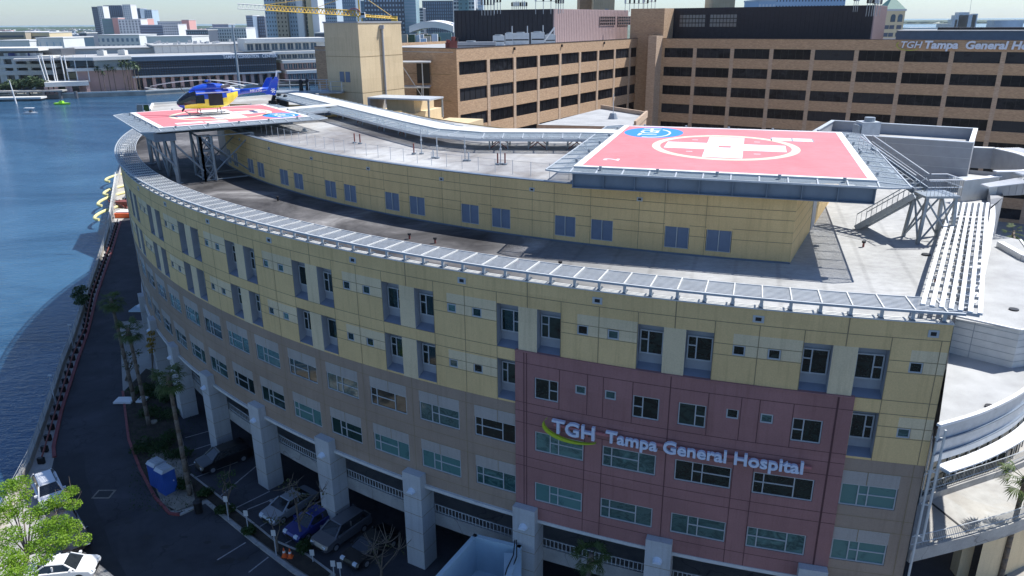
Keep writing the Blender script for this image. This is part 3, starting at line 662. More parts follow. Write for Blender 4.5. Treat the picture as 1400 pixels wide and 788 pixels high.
# ---- penthouse on the roof
PR = 83.95; PA0, PA1 = -151.0, -106.05
ph = MB()
pw = []
for k in range(9):
    c = -115.23-5.245*k
    if k > 5: c = -115.23-5.245*k+0.1
    pw += [(c-1.42, c-0.40), (c+0.39, c+1.42)]
c = -109.98; pw += [(c-1.45, c-0.37), (c+0.36, c+1.45)]
pw = [(a, b) for a, b in pw if a > PA0+0.5]
az = sorted({PA0, PA1, *[x for w in pw for x in w]}); ex = []
for p, q in zip(az[:-1], az[1:]):
    n = max(1, int(math.ceil((q-p)/1.2))); ex += [p+(q-p)*i/n for i in range(n)]
ex.append(az[-1])
for i in range(len(ex)-1):
    am = (ex[i]+ex[i+1])/2; hole = any(a < am < b for a, b in pw); dk = am < -147.9
    for z0, z1 in ((22.0, 22.42), (22.42, 23.83), (23.83, 26.1)):
        if hole and z0 == 22.42: continue
        ph.quad(CP(PR, ex[i], z0), CP(PR, ex[i+1], z0), CP(PR, ex[i+1], z1), CP(PR, ex[i], z1), 'steelblue' if dk else 'yellow')
for a, b in pw:
    r = PR-0.1
    ph.quad(CP(PR, a, 22.42), CP(PR, b, 22.42), CP(r, b, 22.42), CP(r, a, 22.42), 'yellow'); ph.quad(CP(r, a, 23.83), CP(r, b, 23.83), CP(PR, b, 23.83), CP(PR, a, 23.83), 'yellow')
    ph.quad(CP(PR, a, 22.42), CP(r, a, 22.42), CP(r, a, 23.83), CP(PR, a, 23.83), 'yellow'); ph.quad(CP(r, b, 22.42), CP(PR, b, 22.42), CP(PR, b, 23.83), CP(r, b, 23.83), 'yellow')
def sh2(zs, azs2):
    seams_h(ph, -147.9, PA1, zs, PR)
    seams_v(ph, azs2, 22.05, 26.0, PR, wd=0.02)
seams_h(ph, -147.9, PA1, (25.35, 24.75), PR)
lo = [p[1] for p in sorted(pw)]; 
for j in range(len(lo)):
    nx = sorted(pw)[j+1][0] if j+1 < len(lo) else PA1
    seams_h(ph, lo[j], nx, (23.98, 23.3), PR)
seams_v(ph, [c-1.42-0.1 for c in []]+[a-0.06 for a, b in pw]+[(sorted(pw)[j][1]+sorted(pw)[j+1][0])/2 for j in range(1, len(pw)-1, 2)], 22.05, 26.0, PR, wd=0.018)
cbox(ph, PA0, PA1, 26.1, 26.16, PR-0.35, PR+0.05, 'steelblue', 1.3); cbox(ph, PA0, PA1, 22.0, 22.10, PR, PR+0.08, 'steelblue', 1.3)
pc = [CP(PR, PA1, 0), Vector((20.8, 51.3, 0)), Vector((29.6, 67.2, 0))]
for a, b in zip(pc[:-1], pc[1:]):
    ph.quad((a.x, a.y, 22), (b.x, b.y, 22), (b.x, b.y, 26.1), (a.x, a.y, 26.1), 'yellow')
    for z in (23.3, 23.98, 24.75, 25.35): d = (b-a).normalized(); n = Vector((d.y, -d.x, 0))*0.01; ph.quad(Vector((a.x, a.y, z))+n, Vector((b.x, b.y, z))+n, Vector((b.x, b.y, z+0.03))+n, Vector((a.x, a.y, z+0.03))+n, 'seam')
inn2 = [CP(62, a, 0) for a in range(-151, -99, 4)]
edge_wall(ph, list(inn2)+[pc[-1]], 22, 26.0, 'yellow'); edge_wall(ph, [CP(62, -151, 0), CP(PR, -151, 0)], 22, 26.1, 'yellow')
ph.build('penthouse_wall', H)
rp = [CP(PR-0.3, PA0+(PA1-PA0)*i/40, 0) for i in range(41)]+pc[1:]+list(reversed(inn2))
mb = MB(); mb.add([(p.x, p.y, 25.9) for p in rp], [tuple(range(len(rp)))], 'deck'); tri(mb.build('penthouse_roof', H))
for i, (a, b) in enumerate(pw):
    am = (a+b)/2; wd = (b-a)*PR*math.pi/180
    def mk():
        f = MB(); f.box(-0.76, -0.73, -0.06, 0.02, 0, 1.41, 'alu'); f.box(0.73, 0.76, -0.06, 0.02, 0, 1.41, 'alu'); f.box(-0.025, 0.025, -0.07, 0.02, 0, 1.41, 'alu'); f.box(-0.73, -0.025, -0.06, 0.02, 0, 0.03, 'alu'); f.box(0.025, 0.73, -0.06, 0.02, 0, 0.03, 'alu')
        p = MB()
        for s in (-0.38, 0.38):
            p.box(s-0.35, s+0.35, 0.0, 0.03, 0.03, 1.40, 'louvreblue')
            for q in range(11): p.quad((s-0.34, -0.03, 0.06+q*0.122), (s+0.34, -0.03, 0.06+q*0.122), (s+0.34, -0.002, 0.16+q*0.122), (s-0.34, -0.002, 0.16+q*0.122), 'louvreblue')
        return (f, p, 'louvred_window')
    inst_window(WC, 'louvre', mk, CP(PR-0.05, am, 22.42), R_(am+90), H)
for k in range(7):
    a = -112.62-5.24*k; mb = MB(); cbox(mb, a-0.13, a+0.13, 25.35, 25.6, PR, PR+0.05, 'alu'); cbox(mb, a-0.07, a+0.07, 25.41, 25.54, PR+0.05, PR+0.055, 'black'); mb.build('wall_vent', H)
# door in the right penthouse wall
d = (pc[2]-pc[1]).normalized(); n = Vector((d.y, -d.x, 0)); q = Vector((21.5, 52.6, 22.05)); mb = MB()
mb.hexa([q, q+d*2.0, q+d*2.0+n*0.05, q+n*0.05]+[x+Vector((0, 0, 2.3)) for x in (q, q+d*2.0, q+d*2.0+n*0.05, q+n*0.05)], 'greypanel'); mb.build('door', H)
# roof furniture: guard posts with wires, pipes
mb = MB(); prev = None
for i in range(34):
    a = -146+i*1.05; p = CP(PR-2.2, a, 25.9); mb.tube(p, p+Vector((0, 0, 1.05)), 0.022, 'galvlight', 4)
    if prev is not None and i % 1 == 0:
        mb.tube(prev+Vector((0, 0, 1.0)), p+Vector((0, 0, 1.0)), 0.008, 'galv', 3)
    prev = p
mb.build('roof_guard_wire', H)
# rooftop pipes and vents are things of their own
pk = [(485, 196, 1.5, 'rustpipe'), (492.5, 197, 1.5, 'rustpipe'), (566, 211, 1.5, 'rustpipe'), (576.5, 211, 3.4, 'galvlight'), (598, 217, 2.9, 'galvlight'), (592.5, 216.5, 1.1, 'galvlight'), (636, 220.5, 3.3, 'galvlight'), (641, 220.5, 1.2, 'galvlight'), (680.5, 225.5, 1.5, 'rustpipe'), (690.5, 225.5, 1.5, 'rustpipe'), (684.5, 225, 3.4, 'galvlight')]
pos_t = ['leftmost red stub pipe of the left pair', 'second red stub pipe of the left pair', 'single short red pipe beside a tall mast', 'tall thin mast near the middle walkway brace', 'tall capped mast right of the middle brace', 'short vent beside the tall capped mast', 'tall steel mast at the middle of the penthouse roof', 'short vent at the foot of the middle mast', 'left red pipe of the right pair', 'right red pipe of the right pair', 'tall mast between the two right red pipes']
for (x, y, h, m), lb in zip(pk, pos_t):
    h *= 0.6
    p = G(x, y, 25.9); mb = MB(); mb.tube(p, p+Vector((0, 0, h)), 0.045 if h > 1.4 else 0.06, m, 7); mb.tube(p, p+Vector((0, 0, 0.12)), 0.2, 'galv', 8)
    if h > 1.4: mb.tube(p+Vector((0, 0, h*0.55)), p+Vector((0, 0, h*0.62)), 0.09, m, 7)
    tag(mb.build('vent_pipe'), lb, 'vent pipe', 'pipes on the penthouse roof')
for i, (x, y) in enumerate(((560, 327), (595, 333), (1180, 338), (766, 366), (380, 275))):
    p = G(x, y, 22.0); mb = MB(); mb.tube(p, p+Vector((0, 0, 0.35)), 0.07, 'rustpipe' if i < 3 else 'black', 7); mb.tube(p+Vector((0, 0, 0.3)), p+Vector((0, 0, 0.42)), 0.13, 'dark', 7)
    tag(mb.build('roof_drain_vent'), ['small dark vent on the stained lower roof, left of centre', 'small dark vent on the stained roof right of its twin', 'small dark vent on the clean roof near the stair tower', 'small red tipped vent in the pad shadow', 'small vent on the stained roof near the louvred wall'][i], 'roof vent')
for i, (x, y, z) in enumerate(((1266, 349, 22), (1386, 424, 19.4), (1354, 557, 17))):
    p = G(x, y, z); mb = MB(); mb.tube(p, p+Vector((0, 0, 0.08)), 0.28, 'black', 10); tag(mb.build('roof_drain'), ['round black drain on the big roof below the stair tower', 'round black drain on the curved side wing roof', 'round black drain on the lowest side roof'][i], 'roof drain')
for i, (x, y) in enumerate(((705, 388), (1279, 408))):
    p = G(x, y-20, 22); mb = MB(); mb.tube(p, p+Vector((0, 0, 0.5)), 0.1, 'curbred', 6); mb.tube(p+Vector((-.25, 0, 0.4)), p+Vector((.25, 0, 0.4)), 0.08, 'curbred', 6)
    tag(mb.build('hydrant_valve'), ['small red valve behind the middle of the canopy', 'small red valve at the corner beside the louvre strip'][i], 'valve')

V_ = lambda x, y: Vector((x, y, 0))
# pale roofed extension behind the small helipad
ext = [G(205, 152, 22), G(209, 143.5, 22), G(300, 138.0, 22), G(400, 129.5, 22), G(452, 125.5, 22), V_(-20, 150), V_(-30, 120), V_(-50.0, 112), V_(-53, 127)]
mb = MB(); mb.prism([(p.x, p.y) for p in ext], 0, 21.99, 'yellow', 'deckclean'); tri(mb.build('rear_extension', H))
mb = MB()
for a, b in zip(ext[:4], ext[1:5]): mb.bar(Vector((a.x, a.y, 22.15)), Vector((b.x, b.y, 22.15)), 0.4, 0.4, 'offwhite')
mb.build('rear_parapet', H)
# ------------------------------------------------------------------ right end of the hospital
def V3(x, y, z=0): return Vector((x, y, z))
inL = [V3(20.2, 34.6), V3(26.2, 44.3), V3(31.9, 53.4), V3(33.6, 56.2)]
outL = [V3(22.25, 33.3), V3(28.3, 43.2), V3(34.3, 53.0), V3(36.2, 56.0)]
mb = MB()
for k in range(7):                       # long louvre blades running back
    f = k/6
    for i in range(3):
        a = inL[i].lerp(outL[i], f); b = inL[i+1].lerp(outL[i+1], f); up = V3(0, 0, 23.2)
        mb.bar(a+up, b+up, 0.21, 0.12, 'white')
for k in range(27):
    f = k/26; i = min(2, int(f*3)); g = f*3-i
    a = inL[i].lerp(inL[i+1], g); b = outL[i].lerp(outL[i+1], g); mb.bar(a+V3(0, 0, 23.12), b+V3(0, 0, 23.12), 0.07, 0.16, 'alu')
mb.build('end_sunshade', H)
mb = MB()
for k in range(6):
    f = k/5; i = min(2, int(f*3)); g = f*3-i
    for L in (inL, outL):
        a = L[i].lerp(L[i+1], g)
        if L is outL: continue
        mb.tube(a+V3(0, 0, 22), a+V3(0, 0, 23.1), 0.07, 'galv', 6)
mb.build('sunshade_post', H)
# curved metal-panel end wall with white fins
base = [V3(27.4, 42.6), V3(28.5, 43.0), V3(31.6, 46.2), V3(36.5, 53.0), V3(40.6, 59.8), V3(42.8, 65)]
topc = [V3(22.0, 33.6), V3(28.4, 43.1), V3(31.4, 48.0), V3(35.3, 54.0), V3(40.2, 60.5), V3(43.0, 66)]
mb = MB(); fn = MB()
def arcp(pts, n=6):
    out = []
    for i in range(len(pts)-1):
        p0 = pts[max(0, i-1)]; p1 = pts[i]; p2 = pts[i+1]; p3 = pts[min(len(pts)-1, i+2)]
        for k in range(n):
            t = k/n; out.append(0.5*((2*p1)+(p2-p0)*t+(2*p0-5*p1+4*p2-p3)*t*t+(3*p1-p0-3*p2+p3)*t**3))
    out.append(pts[-1]); return out
cw = arcp([V3(27.2, 42.9), V3(28.9, 44.4), V3(31.9, 48.9), V3(35.6, 54.6), V3(38.6, 59.6), V3(41, 64)])
edge_wall(mb, cw, 19.0, 22.9, 'greypanel'); tp = [V3(p.x, p.y, 22.35) for p in cw]+[V3(p.x, p.y, 22.35) for p in (endp[3], endp[2], endp[1])]; mb.add(tp, [tuple(range(len(tp)))], 'greypanel'); tri(mb.build('curved_end_wall', H))
nrm = lambda a, b: V3((b-a).y, -(b-a).x).normalized()
for z in (19.9, 20.5, 21.1, 21.7, 22.3):
    for a, b in zip(cw[:-1], cw[1:]):
        n = nrm(a, b)*0.2; fn.bar(V3(a.x, a.y, z)+n, V3(b.x, b.y, z)+n, 0.42, 0.07, 'white')
fn.build('sunshade_fin', H)
for z in (20.0, 20.75, 21.5):
    mb = MB()
    for a, b in zip(cw[8:-6], cw[9:-5]):
        n = nrm(a, b)*0.03; mb.quad(V3(a.x, a.y, z)+n, V3(b.x, b.y, z)+n, V3(b.x, b.y, z+0.5)+n, V3(a.x, a.y, z+0.5)+n, 'glass')
    mb.build('strip_window', H)
# side wing (own roof levels)
Wg = thing('hospital_side_wing', 'pale grey curved side wing with white roofs right of the yellow facade', 'building', (30, 42, 0))
wr = [V3(26.6, 42.2), V3(29.4, 40.2), V3(32.0, 41.3), V3(34.0, 45.0), V3(37.0, 50), V3(39.6, 55), V3(41.4, 59), V3(40.0, 62.0), V3(35.4, 54.6), V3(31.6, 48.9), V3(28.6, 44.5), V3(27.1, 43.0)]
mb = MB(); mb.add([(p.x, p.y, 19.4) for p in wr], [tuple(range(len(wr)))], 'pale_roof'); tri(mb.build('upper_roof', Wg))
mb = MB(); ww_ = [V3(26.8, 42.6), V3(29.4, 40.2)]+arcp(wr[1:7], 5)[1:]
edge_wall(mb, ww_, 17.0, 19.44, 'offwhite')
for z in (17.4, 17.85, 18.3, 18.75, 19.15):
    for a, b in zip(ww_[:-1], ww_[1:]):
        n = nrm(a, b)*0.02; mb.quad(V3(a.x, a.y, z)+n, V3(b.x, b.y, z)+n, V3(b.x, b.y, z+0.03)+n, V3(a.x, a.y, z+0.03)+n, 'galv')
for q in (ww_[0].lerp(ww_[1], 0.35),):
    d = (ww_[1]-ww_[0]).normalized(); n = nrm(ww_[0], ww_[1])*0.022; mb.quad(V3(q.x, q.y, 17)+n, V3(q.x, q.y, 17)+d*0.04+n, V3(q.x, q.y, 19.4)+d*0.04+n, V3(q.x, q.y, 19.4)+n, 'galv')
mb.build('panel_wall', Wg)
mb = MB()
for a, b in zip(ww_[:-1], ww_[1:]): mb.bar(V3(a.x, a.y, 19.45), V3(b.x, b.y, 19.45), 0.16, 0.07, 'white')
for a, b in ((V3(38.6, 57.2), V3(38.2, 53.6)), (V3(38.2, 53.6), V3(39.0, 50.5))): mb.bar(V3(a.x, a.y, 19.6), V3(b.x, b.y, 19.6), 0.5, 0.45, 'white')
for z in (17.5, 18.1, 18.7):
    for a, b in zip(ww_[3:-1], ww_[4:]): n = nrm(a, b)*0.2; mb.bar(V3(a.x, a.y, z)+n, V3(b.x, b.y, z)+n, 0.3, 0.06, 'white')
mb.build('roof_edge', Wg)
lr = arcp([V3(21.5, 33.5), V3(24.6, 34.9), V3(28.3, 37.3), V3(31.6, 40.6), V3(34.2, 45), V3(37, 51)], 6)
mb = MB(); pl = lr+[V3(35, 51.5), V3(30, 46), V3(27.3, 43.0)]; mb.add([(p.x, p.y, 17.0) for p in pl], [tuple(range(len(pl)))], 'pale_roof'); tri(mb.build('lower_roof', Wg))
mb = MB(); edge_wall(mb, lr, 14.9, 17.1, 'galvlight')
for a, b in zip(lr[:-1], lr[1:]):
    mb.bar(V3(a.x, a.y, 17.1), V3(b.x, b.y, 17.1), 0.22, 0.14, 'white')
    for z in (16.2, 15.4): n = nrm(a, b)*0.05; mb.bar(V3(a.x, a.y, z)+n, V3(b.x, b.y, z)+n, 0.1, 0.06, 'steelblue')
mb.build('curved_fascia', Wg)
cn = MB(); k = 0
for a, b in zip(lr[1:-1], lr[2:]):
    n0 = nrm(a, b); a0 = a+n0*0.1; b0 = b+n0*0.1; a1 = a+n0*0.85; b1 = b+n0*0.85
    for j in range(1):
        f0, f1 = 0, 1
        cn.hexa([V3(*a0.lerp(a1, f0).xy, 14.7), V3(*b0.lerp(b1, f0).xy, 14.7), V3(*b0.lerp(b1, f1).xy, 14.7), V3(*a0.lerp(a1, f1).xy, 14.7)]+[V3(*p.xy, 14.78) for p in (a0.lerp(a1, f0), b0.lerp(b1, f0), b0.lerp(b1, f1), a0.lerp(a1, f1))], 'white')
    cn.bar(V3(*a0.xy, 14.66), V3(*a1.xy, 14.66), 0.08, 0.1, 'alu')
cn.build('curved_sunshade', Wg)
mb = MB(); gw = arcp([V3(27.0, 43.2), V3(28.2, 44.4), V3(32.6, 46.9), V3(38.2, 50), V3(42, 54)], 5); edge_wall(mb, gw, 4.5, 14.9, 'glass'); mb.add([(p.x, p.y, 14.9) for p in gw]+[(p.x, p.y, 14.9) for p in reversed(lr)], [tuple(range(len(gw)+len(lr)))], 'greypanel'); tri(mb.build('glazed_wall', Wg))
mb = MB()
for a in gw: mb.tube(V3(a.x, a.y-0.1, 4.6), V3(a.x, a.y-0.1, 14.9), 0.05, 'alu', 4)
for z in (7.0, 10.0, 12.6):
    for a, b in zip(gw[:-1], gw[1:]): o = V3(0, -0.1); mb.tube(V3(a.x, a.y, z)+o, V3(b.x, b.y, z)+o, 0.04, 'alu', 4)
mb.build('mullions', Wg)
# white fin ladder on the facade end
mb = MB(); d0 = V3(21.55, 33.2)
for x in (0.05, 0.32): mb.bar(V3(21.5+x, 33.52-x*0.5, 10.2 if x > 0.1 else 7.2), V3(21.5+x, 33.52-x*0.5, 16.9), 0.09, 0.09, 'offwhite', V3(0, 1, 0))
for z in (10.4, 12.4, 14.4, 16.4): mb.bar(V3(21.45, 33.55, z), V3(21.86, 33.35, z), 0.07, 0.06, 'offwhite')
mb.build('edge_fin', H)
# the driveway ramp
Rp = thing('car_ramp', 'curved concrete car ramp with metal railing at the lower right', 'ramp', (28, 37, 0))
nr = [p*1.1815 for p in arcp([V3(21.0, 33.0), V3(25.2, 34.3), V3(28.9, 35.7), V3(34, 38.5), V3(39, 43)], 5)]; fr_ = [p*1.1815 for p in arcp([V3(23.0, 37.3), V3(27.5, 39.2), V3(32.4, 41.4), V3(36, 44), V3(39, 48)], 5)]
pl = nr+list(reversed(fr_)); mb = MB(); mb.add([(p.x, p.y, 4.6) for p in pl], [tuple(range(len(pl)))], 'deckclean'); tri(mb.build('ramp_deck', Rp))
mb = MB()
for L, sg in ((nr, 1), (fr_, -1)):
    for a, b in zip(L[:-1], L[1:]): mb.bar(V3(a.x, a.y, 4.65), V3(b.x, b.y, 4.65), 0.28, 0.95, 'concrete')
a = G(1332, 735, 4.6); b = G(1268, 684, 4.6); mb.bar(V3(*a.xy, 4.62), V3(*b.xy, 4.62), 0.14, 0.03, 'dark')
mb.build('ramp_parapet', Rp)
mb = MB()
for L in (nr, fr_):
    for a, b in zip(L[:-1], L[1:]):
        for z in (5.45, 6.05): mb.tube(V3(a.x, a.y, z), V3(b.x, b.y, z), 0.035, 'alu', 4)
        for i in range(8): q = a.lerp(b, i/8); mb.tube(V3(q.x, q.y, 5.1), V3(q.x, q.y, 6.05), 0.018, 'alu', 4)
mb.build('ramp_railing', Rp)
mb = MB(); edge_wall(mb, [p+V3(0.6, 0.7) for p in nr[6:]], 0, 4.1, 'cream'); mb.build('ramp_wall', Rp)
mb = MB(); mb.box(30.6, 31.4, 42.4, 43.2, 0, 4.1, 'cream'); mb.build('ramp_pier', Rp)
# grey metal roof block
fb = Fr((40.6, 66.5), (0.848, -0.53)); B = thing('metal_roof_block', 'blue grey metal clad roof block behind the big helipad', 'building', (35, 72, 22), None)
mb = MB(); L = -13.6; Dp = 10.6
fb.box(mb, L, 0, 0, 0.25, 22, 26.1, 'steelgrey' if 'steelgrey' in MATS else 'greypanel'); fb.box(mb, L, 0, Dp-0.25, Dp, 22, 26.1, 'greypanel'); fb.box(mb, L, L+0.25, 0.25, Dp-0.25, 22, 26.1, 'greypanel'); fb.box(mb, -0.25, 0, 0.25, Dp-0.25, 22, 26.1, 'greypanel')
for z in (22.9, 23.8, 24.7, 25.6): fb.box(mb, L, 0, -0.02, 0, z, z+0.05, 'alu')
fb.box(mb, -7.0, -6.96, -0.02, 0, 22, 26.1, 'alu'); mb.build('block_wall', B)
mb = MB(); fb.box(mb, L+0.25, -0.25, 0.25, Dp-0.25, 25.0, 25.1, 'deck'); mb.build('block_roof', B)
mb = MB(); fb.box(mb, L-0.05, 0.05, -0.05, 0.35, 26.1, 26.18, 'galvlight'); fb.box(mb, L-0.05, 0.05, Dp-0.35, Dp+0.05, 26.1, 26.18, 'galvlight'); fb.box(mb, -0.35, 0.05, 0.35, Dp-0.35, 26.1, 26.18, 'white'); fb.box(mb, L-0.05, L+0.35, 0.35, Dp-0.35, 26.1, 26.18, 'galvlight'); mb.build('coping', B)
B['_w'] = 1
q = G(1186, 176, 26.2); mb = MB(); mb.box(q.x-0.9, q.x+0.9, q.y-0.8, q.y+0.8, 25.0, 26.9, 'galvlight'); mb.tube(q+V3(0.1, 0, 0.7), q+V3(0.1, 0, 1.1), 0.5, 'galv', 12); mb.box(q.x-1.2, q.x-0.95, q.y-0.6, q.y+0.6, 25.6, 26.6, 'galv')
tag(mb.build('air_handler'), 'grey air handling unit at the left corner of the metal roof block', 'air handler')
# curved pit with trellis
T = thing('curved_roof_pit', 'grey curved parapet pit with white slatted visor at the right roof end', 'roof structure', (44, 67, 22))
pit = arcp([V3(40.9, 63.2), V3(44.0, 63.6), V3(46.8, 66.8), V3(48.4, 71.2), V3(48.2, 75.2)], 6)
mb = MB()
for a, b in zip(pit[:-1], pit[1:]): mb.bar(V3(a.x, a.y, 23.2), V3(b.x, b.y, 23.2), 0.5, 2.0, 'greypanel'); mb.bar(V3(a.x, a.y, 24.24), V3(b.x, b.y, 24.24), 0.62, 0.08, 'white')
mb.bar(V3(48.2, 75.2, 23.2), V3(44.3, 76.6, 23.2), 0.5, 2.0, 'greypanel'); mb.bar(V3(48.2, 75.2, 24.24), V3(44.3, 76.6, 24.24), 0.6, 0.08, 'white')
mb.bar(V3(37.3, 61.6, 22.9), V3(41.3, 63.2, 22.9), 0.4, 1.8, 'offwhite'); mb.bar(V3(37.3, 61.6, 23.84), V3(41.3, 63.2, 23.84), 0.6, 0.08, 'white')
mb.build('pit_wall', T)
mb = MB()
for j in range(9):
    for a, b in zip(pit[3:-1], pit[4:]):
        n = nrm(a, b)*(0.5+j*0.24); n2 = n; mb.bar(V3(a.x, a.y, 24.2)+n, V3(b.x, b.y, 24.2)+n2, 0.10, 0.10, 'white')
for a, b in zip(pit[3:-1:1], pit[4:]): n = nrm(a, b); mb.bar(V3(a.x, a.y, 24.12)+n*0.3, V3(a.x, a.y, 24.12)+n*2.5, 0.08, 0.1, 'alu')
mb.build('visor_slats', T)
mb = MB()
for j in range(6):
    a = V3(37.4+j*0.55, 61.2-j*0.15); 
    mb.bar(V3(38.2, 60.4-j*0.2, 23.7), V3(43.6, 62.6-j*0.35, 23.9), 0.1, 0.08, 'white')
mb.build('visor_arm', T)
q = G(1322, 252, 22.6); mb = MB(); mb.box(q.x-1.5, q.x+0.6, q.y-0.4, q.y+0.4, 22.6, 23.2, 'galvlight'); mb.box(q.x+0.1, q.x+0.8, q.y-1.8, q.y-0.4, 22.5, 22.9, 'white'); mb.box(q.x-1.2, q.x-1.1, q.y, q.y+0.1, 22, 22.6, 'galv')
tag(mb.build('roof_duct'), 'pale grey bent roof duct at the far end of the louvre strip', 'duct')

# ------------------------------------------------------------------ helipads
def helipad(label, fl, fr, bl, z, beams, legs, netw, num, nf):
    fl = V3(*fl); fr = V3(*fr); bl = V3(*bl); f = Fr(fl, fr-fl); U = (fr-fl).length; Vv = (bl-fl).length
    t = thing('helipad', label, 'helipad', (fl.x, fl.y, 22), None)
    mb = MB(); f.box(mb, 0, U, 0, Vv, z-0.32, z-0.03, 'galvlight'); 
    f.box(mb, 0, U, 0, Vv, z-0.03, z, 'padwhite'); mb.build('deck_slab', t)
    mb = MB(); b = 0.5; f.box(mb, b, U-b, b*0.8, Vv-b*0.8, z, z+0.006, 'padred'); mb.build('landing_surface', t)
    n = MB(); e = z-0.12; zo = z-0.25
    def nq(p, q, r, s): n.quad(p, q, r, s, 'meshnet')
    c = 1.1
    nq(f.p(0, 0, e), f.p(0, -nf, zo), f.p(U, -nf, zo), f.p(U, 0, e)); nq(f.p(U, 0, e), f.p(U+netw, 0, zo), f.p(U+netw, Vv, zo), f.p(U, Vv, e))
    nq(f.p(U, Vv, e), f.p(U, Vv+netw, zo), f.p(0, Vv+netw, zo), f.p(0, Vv, e)); nq(f.p(0, Vv, e), f.p(-netw, Vv, zo), f.p(-netw, 0, zo), f.p(0, 0, e))
    crn = [((0, 0), (-netw, 0), (-netw, -nf+0.5), (-netw+c, -nf), (0, -nf)), ((U, 0), (U, -nf), (U+netw-c, -nf), (U+netw, -nf+0.5), (U+netw, 0)), ((U, Vv), (U+netw, Vv), (U+netw, Vv+netw-c), (U+netw-c, Vv+netw), (U, Vv+netw)), ((0, Vv), (0, Vv+netw), (-netw+c, Vv+netw), (-netw, Vv+netw-c), (-netw, Vv))]
    for cc in crn: n.add([f.p(*cc[0], e)]+[f.p(*q, zo) for q in cc[1:]], [(0, 1, 2, 3, 4)], 'meshnet')
    n.build('safety_net', t)
    o = MB(); out = [(0, -nf), (U, -nf), (U+netw-c, -nf), (U+netw, -nf+0.5), (U+netw, 0), (U+netw, Vv), (U+netw, Vv+netw-c), (U+netw-c, Vv+netw), (U, Vv+netw), (0, Vv+netw), (-netw+c, Vv+netw), (-netw, Vv+netw-c), (-netw, Vv), (-netw, 0), (-netw, -nf+0.5), (-netw+c, -nf)]
    for p, q in zip(out, out[1:]+out[:1]): o.bar(f.p(*p, zo), f.p(*q, zo), 0.08, 0.10, 'galvlight')
    k = 11
    for i in range(k+1):
        s = U*i/k; q = Vv*i/k
        o.bar(f.p(s, 0, e), f.p(s, -nf, zo), 0.08, 0.10, 'galvlight'); o.bar(f.p(s, Vv, e), f.p(s, Vv+netw, zo), 0.08, 0.10, 'galvlight')
        o.bar(f.p(0, q, e), f.p(-netw, q, zo), 0.08, 0.10, 'galvlight'); o.bar(f.p(U, q, e), f.p(U+netw, q, zo), 0.08, 0.10, 'galvlight')
    o.build('net_frame', t)
    o = MB(); zb = z-0.32; h = 0.95
    for q in beams:                       # I beams across, parallel to the front edge
        f.box(o, 0.1, U-0.1, q-0.03, q+0.03, zb-h, zb, 'steelblue')
        for zz in (zb-h, zb-0.06): f.box(o, 0.1, U-0.1, q-0.25, q+0.25, zz, zz+0.06, 'steelblue')
        m = 9
        for i in range(m+1): s = 0.15+(U-0.3)*i/m; f.box(o, s-0.03, s+0.03, q-0.22, q-0.03, zb-h+0.06, zb-0.06, 'steelblue')
    for s in (0.6, U/2, U-0.6): f.box(o, s-0.1, s+0.1, beams[0]+0.3, beams[-1]-0.3, zb-0.75, zb-0.05, 'steelblue')
    o.build('support_beam', t)
    for (s, q, z0) in legs:
        o = MB(); a = f.p(s, q, z0); bq = f.p(s, q, zb-h)
        o.bar(a, bq, 0.32, 0.32, 'galv', V3(0, 1, 0)); o.bar(a, a+V3(0, 0, 0.1), 0.6, 0.6, 'galv', V3(0, 1, 0)); o.build('support_leg', t)
    lt = MB()
    for i in range(5):
        for (s, q) in ((U*(i+0.5)/5, -0.25), (U*(i+0.5)/5, Vv+0.25), (-0.25, Vv*(i+0.5)/5), (U+0.25, Vv*(i+0.5)/5)):
            p = f.p(s, q, z-0.1); lt.tube(p, p+V3(0, 0, 0.22), 0.10, 'galv', 8)
    lt.build('edge_light', t)
    return t, f, U, Vv
def ring(mb, f, c, r0, r1, z, m, n=48, a0=0, a1=2*math.pi, ry=None):
    for i in range(n):
        p = a0+(a1-a0)*i/n; q = a0+(a1-a0)*(i+1)/n; ky = 1 if ry is None else ry
        mb.quad(f.p(c[0]+r0*math.cos(p), c[1]+r0*ky*math.sin(p), z), f.p(c[0]+r1*math.cos(p), c[1]+r1*ky*math.sin(p), z), f.p(c[0]+r1*math.cos(q), c[1]+r1*ky*math.sin(q), z), f.p(c[0]+r0*math.cos(q), c[1]+r0*ky*math.sin(q), z), m)
def pad_text(mb, f, txt, size, c, z, m, ux, uy, off=0.0, spacing=1.0, shear=0):
    vs, fs, x0, x1 = text_mesh(txt, size, off, 0, spacing, shear=shear); cx = (x0+x1)/2; cy = size*0.36
    mb.add([f.p(c[0]+(v.x-cx)*ux[0]+(v.y-cy)*uy[0], c[1]+(v.x-cx)*ux[1]+(v.y-cy)*uy[1], z) for v in vs], fs, m)
def hbox(mb, f, a0, a1, t0, t1, z, m): mb.quad(f.p(a0, t0, z), f.p(a1, t0, z), f.p(a1, t1, z), f.p(a0, t1, z), m)
Z2 = 27.5
t2, f2, U2, V2 = helipad('large red helipad with white cross standing over the penthouse roof', (4.1, 49.3), (21.6, 43.9), (10.8, 69.2), Z2, [-0.62, 6.5, 12.5, 18.5], [(2.0, 12.5, 25.9), (2.0, 18.5, 25.9), (9, 18.5, 25.9)], 1.75, '2', 1.0)
mb = MB(); z = Z2+0.010; c = (9.2, 10.6)
ring(mb, f2, c, 4.75, 5.35, z, 'padcream', 64, ry=1.12)
hbox(mb, f2, c[0]-1.35, c[0]+1.35, c[1]-4.9, c[1]-0.45, z, 'padwhite'); hbox(mb, f2, c[0]-1.35, c[0]+1.35, c[1]+0.45, c[1]+4.9, z, 'padwhite')
